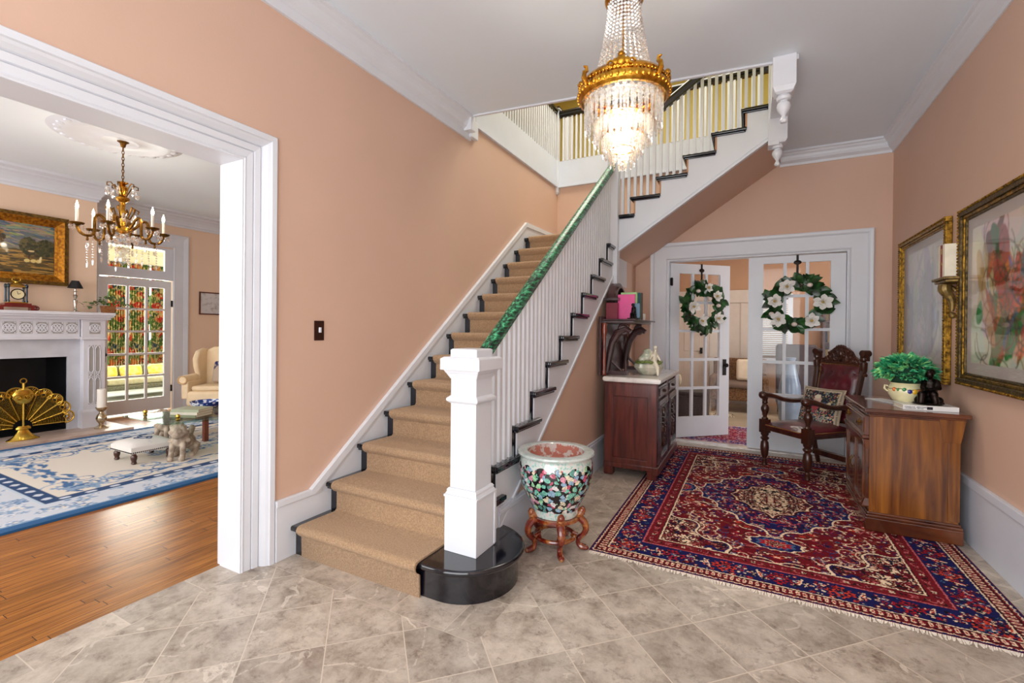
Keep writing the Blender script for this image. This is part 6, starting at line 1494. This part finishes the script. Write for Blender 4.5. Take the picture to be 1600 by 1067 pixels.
# wing chair
MW=T(-7.75,4.47,.02)@RZ(math.radians(35))
wc=thing('wing_chair','cream upholstered wing chair at the far side of the living room','chair',MW)
CRU=mat('cream_upholstery',(240,216,178),.8,var=.05,scale=6)
m=MB(MW); m.box(-.34,.34,-.36,.30,.18,.42); m.build('seat',CRU,wc,bevel=.05,seg=4,smooth=True)
m=MB(MW); m.box(-.28,.28,-.33,.18,.42,.50); m.build('seat_cushion',CRU,wc,bevel=.04,seg=4,smooth=True)
m=MB(MW); 
pr=[(-.31,.4),(.31,.4),(.33,.9),(.31,1.04),(.2,1.10),(0,1.12),(-.2,1.10),(-.31,1.04),(-.33,.9)]
m.prism(pr,.18,.32,'y'); m.build('backrest',CRU,wc,bevel=.04,seg=4,smooth=True)
for s in(-1,1):
    m=MB(MW); pr=[(.30,.45),(.30,1.06),(.16,1.08),(-.02,1.04),(-.10,.92),(-.08,.78),(-.02,.66),(-.06,.58)]
    m.prism(pr,s*.30,s*.38,'x'); m.build('wing',CRU,wc,bevel=.03,seg=4,smooth=True)
    m=MB(MW); m.box(s*.30,s*.40,-.36,.2,.3,.58); m.tube([(s*.37,-.38,.60),(s*.37,-.1,.61),(s*.37,.18,.62)],.065,14); m.build('arm',CRU,wc,bevel=.02,seg=3,smooth=True)
    m=MB(MW); m.tube([(s*(.37)+.062*math.cos(t),-.385,.60+.062*math.sin(t)) for t in [2*PI*i/20 for i in range(20)]],.009,6,closed=True); m.build('piping',mat('tan_piping',(206,170,120),.7),wc,smooth=True)
for (x,y) in((-.3,-.32),(.3,-.32),(-.3,.26),(.3,.26)): MB(MW).lathe([(.018,0),(.03,.18)],(x,y,0),10).build('leg',WALNUT,wc,smooth=True)
m=MB(MW@T(.05,.02,.52)@RX(-.3)); m.box(-.19,.19,-.05,.06,0,.36); o=m.build('blue_pillow',mat('navy_pillow_cloth',(30,36,96),.85,var=.3,scale=10,c2=(190,170,150),thr=(.60,.66)),bevel=.05,seg=4,smooth=True); tag(o,'navy floral pillow on the cream wing chair','pillow')
# ================================================================ SUNROOM
GRW=mat('sunroom_wall',(232,228,206),.7,var=.03)
w=MB(); w.box(-13.1,-13.0,.9,2.4,0,3.2); w.box(-13.1,-13.0,6.2,6.7,0,3.2); w.box(-13.1,-13.0,2.4,6.2,0,.5); w.box(-13.1,-13.0,2.4,6.2,2.95,3.2); w.box(-13.1,-9.15,6.6,6.7,0,.5); w.box(-13.1,-9.15,6.6,6.7,2.9,3.2); w.box(-9.5,-9.15,6.6,6.7,.5,2.9)
struct(w.build('wall_sunroom',GRW),'pale sunroom walls with tall windows','wall')
w=MB()
for y in(2.4,3.3,4.2,5.15,6.14): w.box(-13.08,-13.02,y,y+.07,.5,2.95)
for z in(.5,1.7,2.88): w.box(-13.08,-13.02,2.4,6.2,z,z+.05)
for x in(-13,-11.8,-10.6,-9.5): w.box(x,x+.07,6.62,6.68,.5,2.9)
struct(w.build('window_4',WHITE),'white framed sunroom windows','window')
struct(MB().box(-13.1,-9.15,.9,6.7,3.2,3.3).build('ceiling',mat('sunroom_ceiling',(238,230,190),.8,var=.02)),'cream sunroom ceiling','ceiling')
CUR=bpy.data.materials
def floral():
    mm,nt,b,out=newmat('floral_curtain_cloth'); L=nt.links.new; tc=N(nt,'TexCoord'); v=N(nt,'TexVoronoi',i_Scale=7.); L(tc.outputs['Object'],v.inputs[0])
    wn=N(nt,'TexWhiteNoise'); L(v.outputs['Position'],wn.inputs[0]); pal=ramp(nt,[(0,lin((206,48,50))),(.22,lin((70,112,56))),(.42,lin((60,96,50))),(.56,lin((60,90,110))),(.7,lin((230,150,90))),(.82,lin((90,130,60)))],'CONSTANT'); L(wn.outputs[0],pal.inputs[0])
    n=N(nt,'TexNoise',i_Scale=14.,i_Detail=3.); L(tc.outputs['Object'],n.inputs[0]); r=ramp(nt,[(.44,(0,0,0,1)),(.48,(1,1,1,1))]); L(n.outputs[0],r.inputs[0])
    mx=N(nt,'Mix',data_type='RGBA'); L(r.outputs[0],mx.inputs[0]); mx.inputs[6].default_value=lin((222,208,150)); L(pal.outputs[0],mx.inputs[7]); L(mx.outputs[2],b.inputs['Base Color']); b.inputs['Roughness'].default_value=.9
    t=N(nt,'BsdfTranslucent'); L(mx.outputs[2],t.inputs[0]); ms=N(nt,'MixShader'); ms.inputs[0].default_value=.45; L(b.outputs[0],ms.inputs[1]); L(t.outputs[0],ms.inputs[2]); L(ms.outputs[0],out.inputs[0])
    return mm
FLO=floral()
cn=0
for (ya,yb,lb) in((4.94,5.28,'floral curtain panel at the left of the sunroom window'),(5.34,5.72,'floral curtain panel in the middle of the sunroom window'),(5.78,6.02,'narrow floral curtain panel at the right of the sunroom window')):
    m=MB(); n=60; vs=[];fs_=[]
    for i in range(n+1):
        y=ya+(yb-ya)*i/n; x=-12.85+.045*math.sin(i*.75)
        vs+=[(x,y,.12),(x,y,2.92),(x-.006,y,.12),(x-.006,y,2.92)]
    for i in range(n): a=4*i;b_=a+4; fs_+=[(a,b_,b_+1,a+1),(a+2,a+3,b_+3,b_+2)]
    m.add(vs,fs_); o=m.build('floral_curtain',FLO,smooth=True,auto=0); tag(o,lb,'curtain','floral curtains in the sunroom')
lv=thing('wicker_loveseat','grey wicker loveseat in the sunroom beyond the glazed door','loveseat',T(-11.3,4.75,0))
WK=mat('grey_wicker',(120,124,104),.8,var=.25,scale=60,bump=.8,bscale=90,c2=(70,74,64))
m=MB(); m.box(-11.75,-11.0,4.15,5.8,.18,.28); m.build('seat_base',WK,lv,bevel=.03); m=MB(); m.box(-11.85,-11.72,4.15,5.8,.18,.62); m.build('backrest',WK,lv,bevel=.04)
for y in(4.15,5.72): MB().box(-11.75,-11.0,y,y+.08,.28,.45).build('arm',WK,lv,bevel=.03)
m=MB(); m.box(-11.7,-11.02,4.22,5.72,.28,.40); m.build('seat_cushion',mat('sage_cushion',(176,176,146),.9,var=.1,scale=20),lv,bevel=.05,seg=4)
for (x,y) in((-11.7,4.2),(-11.05,4.2),(-11.7,5.75),(-11.05,5.75)): MB().tube([(x,y,.2),(x,y,0)],.022,8).build('leg',WK,lv)
YP=mat('yellow_cushion_cloth',(240,206,70),.85,var=.15,scale=10,c2=(230,220,170))
for (y,l) in((4.42,'yellow cushion at the left end of the wicker loveseat'),(4.85,'yellow cushion in the middle of the wicker loveseat'),(5.35,'yellow patterned cushion at the right end of the wicker loveseat')):
    o=MB(T(-11.55,y,.40)@RY(-.3)).box(-.06,.06,-.19,.19,0,.24).build('cushion',YP,bevel=.055,seg=4,smooth=True); tag(o,l,'cushion','yellow cushions on the loveseat')
# garden beyond
o=MB().box(-60,-13.3,-30,40,-.6,-.5).build('lawn',mat('grass',(110,136,60),.95,var=.3,scale=1.2,bump=.5,bscale=40)); tag(o,'green lawn outside the sunroom windows','lawn',kind='stuff')
m=MB(); rn=random.Random(31)
for i in range(60): m.ball((-17+rn.uniform(-.8,.8),rn.uniform(0,12),rn.uniform(0,2.2)),rn.uniform(.4,.8),10,7)
o=m.build('garden_hedge',mat('hedge_leaf',(120,150,56),.9,var=.4,scale=3,c2=(60,90,30),bump=.8,bscale=12),smooth=True); tag(o,'sunlit green hedge beyond the sunroom windows','hedge',kind='stuff')
# ================================================================ ROOM BEHIND THE DOUBLE DOORS
w=MB(); w.box(-3.1,-1.0,10.4,10.55,2.1,3.3); w.box(-1.0,3.4,10.4,10.55,2.1,3.3); w.box(-3.1,3.4,10.4,10.55,0,2.1)
struct(w.build('wall_study_back',BROWNP),'warm tan back wall of the room behind the double doors','wall')
w=MB(); w.box(-3.1,-3.0,6.5,10.5,0,3.3); struct(w.build('wall_study_left',BROWNP),'left wall of the room behind the double doors','wall')
w=MB(); w.box(3.3,3.4,6.5,7.4,0,3.3); w.box(3.3,3.4,9.0,10.5,0,3.3); w.box(3.3,3.4,7.4,9.0,0,.8); w.box(3.3,3.4,7.4,9.0,2.4,3.3); struct(w.build('wall_study_right',BROWNP),'right wall with window of the room behind the double doors','wall')
struct(MB().box(-3.1,3.4,6.5,10.55,3.3,3.4).build('ceiling',CEILP),'ceiling of the room behind the double doors','ceiling')
WAI=mat('pale_panelling',(206,190,176),.5,var=.03)
w=MB(); w.box(-3.0,.15,10.36,10.4,0,2.05); w.box(-3.0,.15,10.33,10.4,2.05,2.3)
for x in(-2.2,-1.5,-.85,-.2): w.box(x,x+.03,10.345,10.36,0,2.05)
struct(w.build('trim_13',WAI),'tall pale panelling behind the double doors','panelling')
ed=thing('panel_door','white panelled exterior door seen through the left glazed leaf','door',T(-1.3,10.3,0))
m=MB(); m.box(-1.75,-.85,10.26,10.31,.02,2.1); m.box(-1.82,-1.75,10.25,10.34,0,2.2); m.box(-.85,-.78,10.25,10.34,0,2.2); m.box(-1.82,-.78,10.25,10.34,2.1,2.2)
for (a,b_,c,d) in((-1.66,-1.34,.2,.9),(-1.26,-.94,.2,.9),(-1.66,-1.34,1.05,1.95),(-1.26,-.94,1.05,1.95)): m.box(a,b_,10.25,10.26,c,d)
m.build('leaf',WAI,ed,bevel=.004); 
m=MB(); m.box(-.95,-.90,10.235,10.26,1.0,1.12); m.ball((-.925,10.215,1.05),.03); m.ball((-.925,10.24,1.4),.03,sq=(1,.5,1)); m.build('door_knob',DARKM,ed,smooth=True)
# window with blind
wb=thing('window_blind','white slatted blind seen through the right glazed leaf','blind',T(.35,10.3,1.0))
m=MB()
for i in range(26): m.box(.18,.62,10.30,10.335,1.0+.04*i,1.0+.04*i+.028)
m.build('slats',mat('blind_slat',(236,236,236),.5,var=.03),wb); MB().box(.16,.64,10.29,10.34,2.03,2.09).build('head_rail',WHITE,wb)
w=MB(); w.box(.10,.18,10.32,10.4,.9,2.2); w.box(.62,.70,10.32,10.4,.9,2.2); w.box(.10,.70,10.32,10.4,2.12,2.2); w.box(.10,.70,10.30,10.4,.88,.95); struct(w.build('window_5',WHITE),'white window frame behind the blind','window')
bs=thing('bookcase','dark bookcase with books seen through the right glazed leaf','bookcase',T(1.5,10.2,0))
m=MB(); m.box(1.15,1.19,10.05,10.38,0,2.0); m.box(1.9,1.94,10.05,10.38,0,2.0); m.box(1.15,1.94,10.35,10.38,0,2.0)
for z in(0.05,.45,.85,1.25,1.65,1.98): m.box(1.15,1.94,10.05,10.38,z,z+.03)
m.build('case',DKW,bs)
rn=random.Random(17); G='books in the far bookcase'
for r_i,z in enumerate((.88,1.28,1.68)):
    x=1.2; i=0
    while x<1.85:
        wd=rn.uniform(.025,.05); h=rn.uniform(.2,.29); c=rn.choice([(60,30,26),(40,50,70),(120,100,70),(90,30,30),(50,60,50),(160,150,130)])
        o=MB().box(x,x+wd,10.12,10.3,z,z+h).build('book',mat('bk_%d_%d_%d'%c,c,.5)); nm={(60,30,26):'dark brown',(40,50,70):'slate blue',(120,100,70):'tan',(90,30,30):'maroon',(50,60,50):'dark green',(160,150,130):'pale'}[c]
        tag(o,'%s book on the %s visible shelf of the far dark bookcase'%(nm,('lowest','middle','top')[r_i]),'book','%s books, %s shelf of the far bookcase'%(nm,('lowest','middle','top')[r_i])); x+=wd+.002; i+=1
WK2=mat('brown_wicker',(140,98,58),.75,var=.3,scale=50,bump=.9,bscale=70,c2=(80,50,30))
WK3=mat('grey_brown_wicker',(84,76,72),.75,var=.3,scale=60,bump=.9,bscale=70,c2=(46,40,40))
wch=thing('wicker_armchair','brown wicker armchair with grey cushion seen through the open door gap','chair',T(-.2,9.5,0))
m=MB(); m.box(-.66,.25,9.15,9.9,.22,.44); m.box(-.66,.25,9.82,9.92,.4,.95); m.box(-.68,-.58,9.15,9.9,.4,.64); m.box(.17,.27,9.15,9.9,.4,.64); m.build('frame',WK2,wch,bevel=.02)
for (x,y) in((-.62,9.2),(.2,9.2),(-.62,9.86),(.2,9.86)): MB().box(x-.03,x+.03,y-.03,y+.03,0,.24).build('leg',WK2,wch)
MB().box(-.57,.16,9.12,9.82,.44,.54).build('seat_cushion',mat('taupe_cushion',(120,98,84),.9,var=.1),wch,bevel=.04,seg=4,smooth=True)
oo=MB(T(-.05,9.55,.55)@RX(-.2)).box(-.2,.2,-.06,.06,0,.4).build('cushion',mat('cream_cushion',(226,206,180),.9,var=.05),bevel=.05,seg=4,smooth=True); tag(oo,'cream cushion on the brown wicker armchair','cushion')
wo=thing('wicker_chest','dark grey-brown wicker chest seen through the lower panes of the left leaf','chest',T(-1.2,7.9,0))
m=MB(); m.box(-1.75,-.62,7.75,8.35,.02,.44); m.build('body',WK3,wo,bevel=.02); MB().box(-1.77,-.60,7.73,8.37,.44,.50).build('lid',WK3,wo,bevel=.02)
th=MB(T(-1.15,7.98,.50)); 
for i in range(6): th.ball((-.05+.03*i,.02*math.sin(i*2),.12+.05*math.sin(i*1.7)),.1-.008*i,10,8,sq=(.6,.5,1.5))
o=th.build('folded_throw',mat('cream_throw',(222,208,178),.95,var=.1,scale=20),smooth=True); tag(o,'crumpled cream throw lying on the wicker chest','throw')
vc=thing('blue_vase_stand','pale blue upright vase seen through the right leaf','vase',T(.55,8.6,0))
MB().lathe([(.12,0),(.15,.05),(.17,.3),(.15,.6),(.09,.85),(.07,1.0),(.09,1.05)],(.55,8.6,0),24).build('body',mat('pale_blue_glaze',(120,138,160),.3,var=.08,coat=.4),vc,smooth=True)
gc=thing('lounge_chair','dark grey upholstered chair seen through the right leaf','chair',T(.65,9.4,0))
m=MB(); m.box(.4,1.05,9.1,9.8,.15,.45); m.prism([(9.6,.4),(9.75,.4),(9.95,1.2),(9.8,1.25)],.4,1.05,'x'); m.build('body',mat('charcoal_cloth',(76,66,70),.9,var=.1),gc,bevel=.05,seg=4,smooth=True)
for (x,y) in((.45,9.15),(1.0,9.15),(.45,9.75),(1.0,9.75)): MB().box(x-.02,x+.02,y-.02,y+.02,0,.16).build('leg',WALNUT,gc)
def redrug2(W,Lh,nx,ny):
    p=Paint(W,Lh,nx,ny); r=random.Random(44); e=np.minimum(W/2-p.X,Lh/2-p.Y); p.c[:]=srgb(140,40,60); p.put(e<.22,srgb(70,76,130)); p.put(e<.03,srgb(210,190,190))
    for _ in range(900): p.flower(r.uniform(0,W/2),r.uniform(0,Lh/2),r.uniform(.008,.022),r.choice([srgb(190,90,110),srgb(80,80,140),srgb(220,190,180),srgb(110,24,44),srgb(170,60,80)]),srgb(220,190,180),srgb(120,30,50),5,None,r.random())
    return p.c
g=grid_mesh('small_oriental_rug',1.9,1.25,190,125,redrug2(1.9,1.25,190,125),RUGM,T(-.1,7.18,.001),.008); tag(g,'faded red and blue oriental rug just inside the double doors','rug')
o=MB(T(-.55,8.75,0)@RZ(.1)).box(-.3,.3,-.14,.14,.001,.012).build('door_mat',mat('striped_mat',(206,190,160),.95,var=.1,scale=9,stretch=(6,.2,1),c2=(110,76,50),thr=(.45,.5))); tag(o,'small tan striped mat on the tiles behind the doors','mat')
# ================================================================ CAMERA + LIGHT
cam=bpy.data.cameras.new('camera'); co=bpy.data.objects.new('camera',cam); C.objects.link(co)
f,yaw,pit,roll,cyy=716.7727922,math.radians(27.5922362),math.radians(-.2049448),math.radians(.5518137),518.084982
Fv=Vector((-math.sin(yaw)*math.cos(pit),math.cos(yaw)*math.cos(pit),math.sin(pit))); R0=Vector((math.cos(yaw),math.sin(yaw),0)); U0=R0.cross(Fv)
R2=R0*math.cos(roll)+U0*math.sin(roll); U2=-R0*math.sin(roll)+U0*math.cos(roll)
M=Matrix.Identity(4)
for i in range(3): M[i][0]=R2[i];M[i][1]=U2[i];M[i][2]=-Fv[i]
M[2][3]=1.45; co.matrix_world=M
cam.sensor_width=36; cam.lens=f/1600*36; cam.shift_y=(cyy-533.5)/1600; cam.clip_start=.05; cam.clip_end=200
bpy.context.scene.camera=co
def area(name,loc,target,sx,sy,power,col=(1,1,1),spread=180):
    l=bpy.data.lights.new(name,'AREA'); l.shape='RECTANGLE'; l.size=sx;l.size_y=sy;l.energy=power;l.color=col; l.spread=math.radians(spread)
    o=bpy.data.objects.new(name,l); C.objects.link(o); o.location=loc; d=(Vector(target)-Vector(loc)); o.rotation_euler=d.to_track_quat('-Z','Y').to_euler(); return o
def point(name,loc,power,col,r=.05):
    l=bpy.data.lights.new(name,'POINT'); l.energy=power;l.color=col;l.shadow_soft_size=r; o=bpy.data.objects.new(name,l); C.objects.link(o); o.location=loc; return o
area('entrance_fill',(-.5,FY+.03,1.75),(-.5,5,1.6),3.3,2.9,88,(.95,.98,1))  # fill lamp added at the unseen entrance glazing for soft frontal light
area('living_room_fill_left',(-7.1,FY+.03,1.7),(-7.1,5,1.7),2.0,2.3,46,(1,.99,.97))  # area lamp added as daylight fill inside the unseen left front windows
area('living_room_fill_right',(-4.7,FY+.03,1.7),(-4.7,5,1.7),2.0,2.3,46,(1,.99,.97))  # second added fill, at the unseen right-hand front windows
area('sunroom_daylight',(-12.6,4.3,2.0),(-9,4.0,1.6),3.6,2.2,210,(1,.97,.88))
area('study_side_fill',(3.2,8.2,1.7),(0,8.2,1.2),1.5,1.5,24,(1,.98,.95))  # lamp added to brighten the study from an unseen side window
area('study_overhead_fill',(-.4,8.3,3.2),(-.4,8.3,0),1.6,1.2,26,(1,.9,.78))  # no fixture here; area lamp added to brighten the study from above
area('upper_hall_fill',(-1.4,5.6,6.1),(-1.4,5.4,3),2.6,2.0,120,(1,.95,.82))  # unseen area lamp added to light the stairwell from overhead
point('foyer_chandelier_light',(-.635,2.5,2.56),14,(1,.86,.68),.06)
for k in range(3):
    a=2*PI*k/3+.35; point('living_room_chandelier_light',(-5.98+.36*math.cos(a),2.42+.36*math.sin(a),2.70),4,(1,.88,.7),.03)
W=bpy.data.worlds.new('sky'); bpy.context.scene.world=W; W.use_nodes=True; nt=W.node_tree; nt.nodes.clear()
bg=nt.nodes.new('ShaderNodeBackground'); ow=nt.nodes.new('ShaderNodeOutputWorld'); sk=nt.nodes.new('ShaderNodeTexSky'); sk.sky_type='HOSEK_WILKIE'; sk.turbidity=4; sk.sun_direction=Vector((-.5,-.5,.7)).normalized()
mx=nt.nodes.new('ShaderNodeMix'); mx.data_type='RGBA'; mx.inputs[0].default_value=.75; nt.links.new(sk.outputs[0],mx.inputs[6]); mx.inputs[7].default_value=(1,1,1,1)
nt.links.new(mx.outputs[2],bg.inputs[0]); bg.inputs[1].default_value=2.6; nt.links.new(bg.outputs[0],ow.inputs[0])
s=bpy.context.scene; s.view_settings.view_transform='Standard'; s.view_settings.look='None'; s.view_settings.exposure=.30; s.view_settings.gamma=1; s.view_settings.use_curve_mapping=False
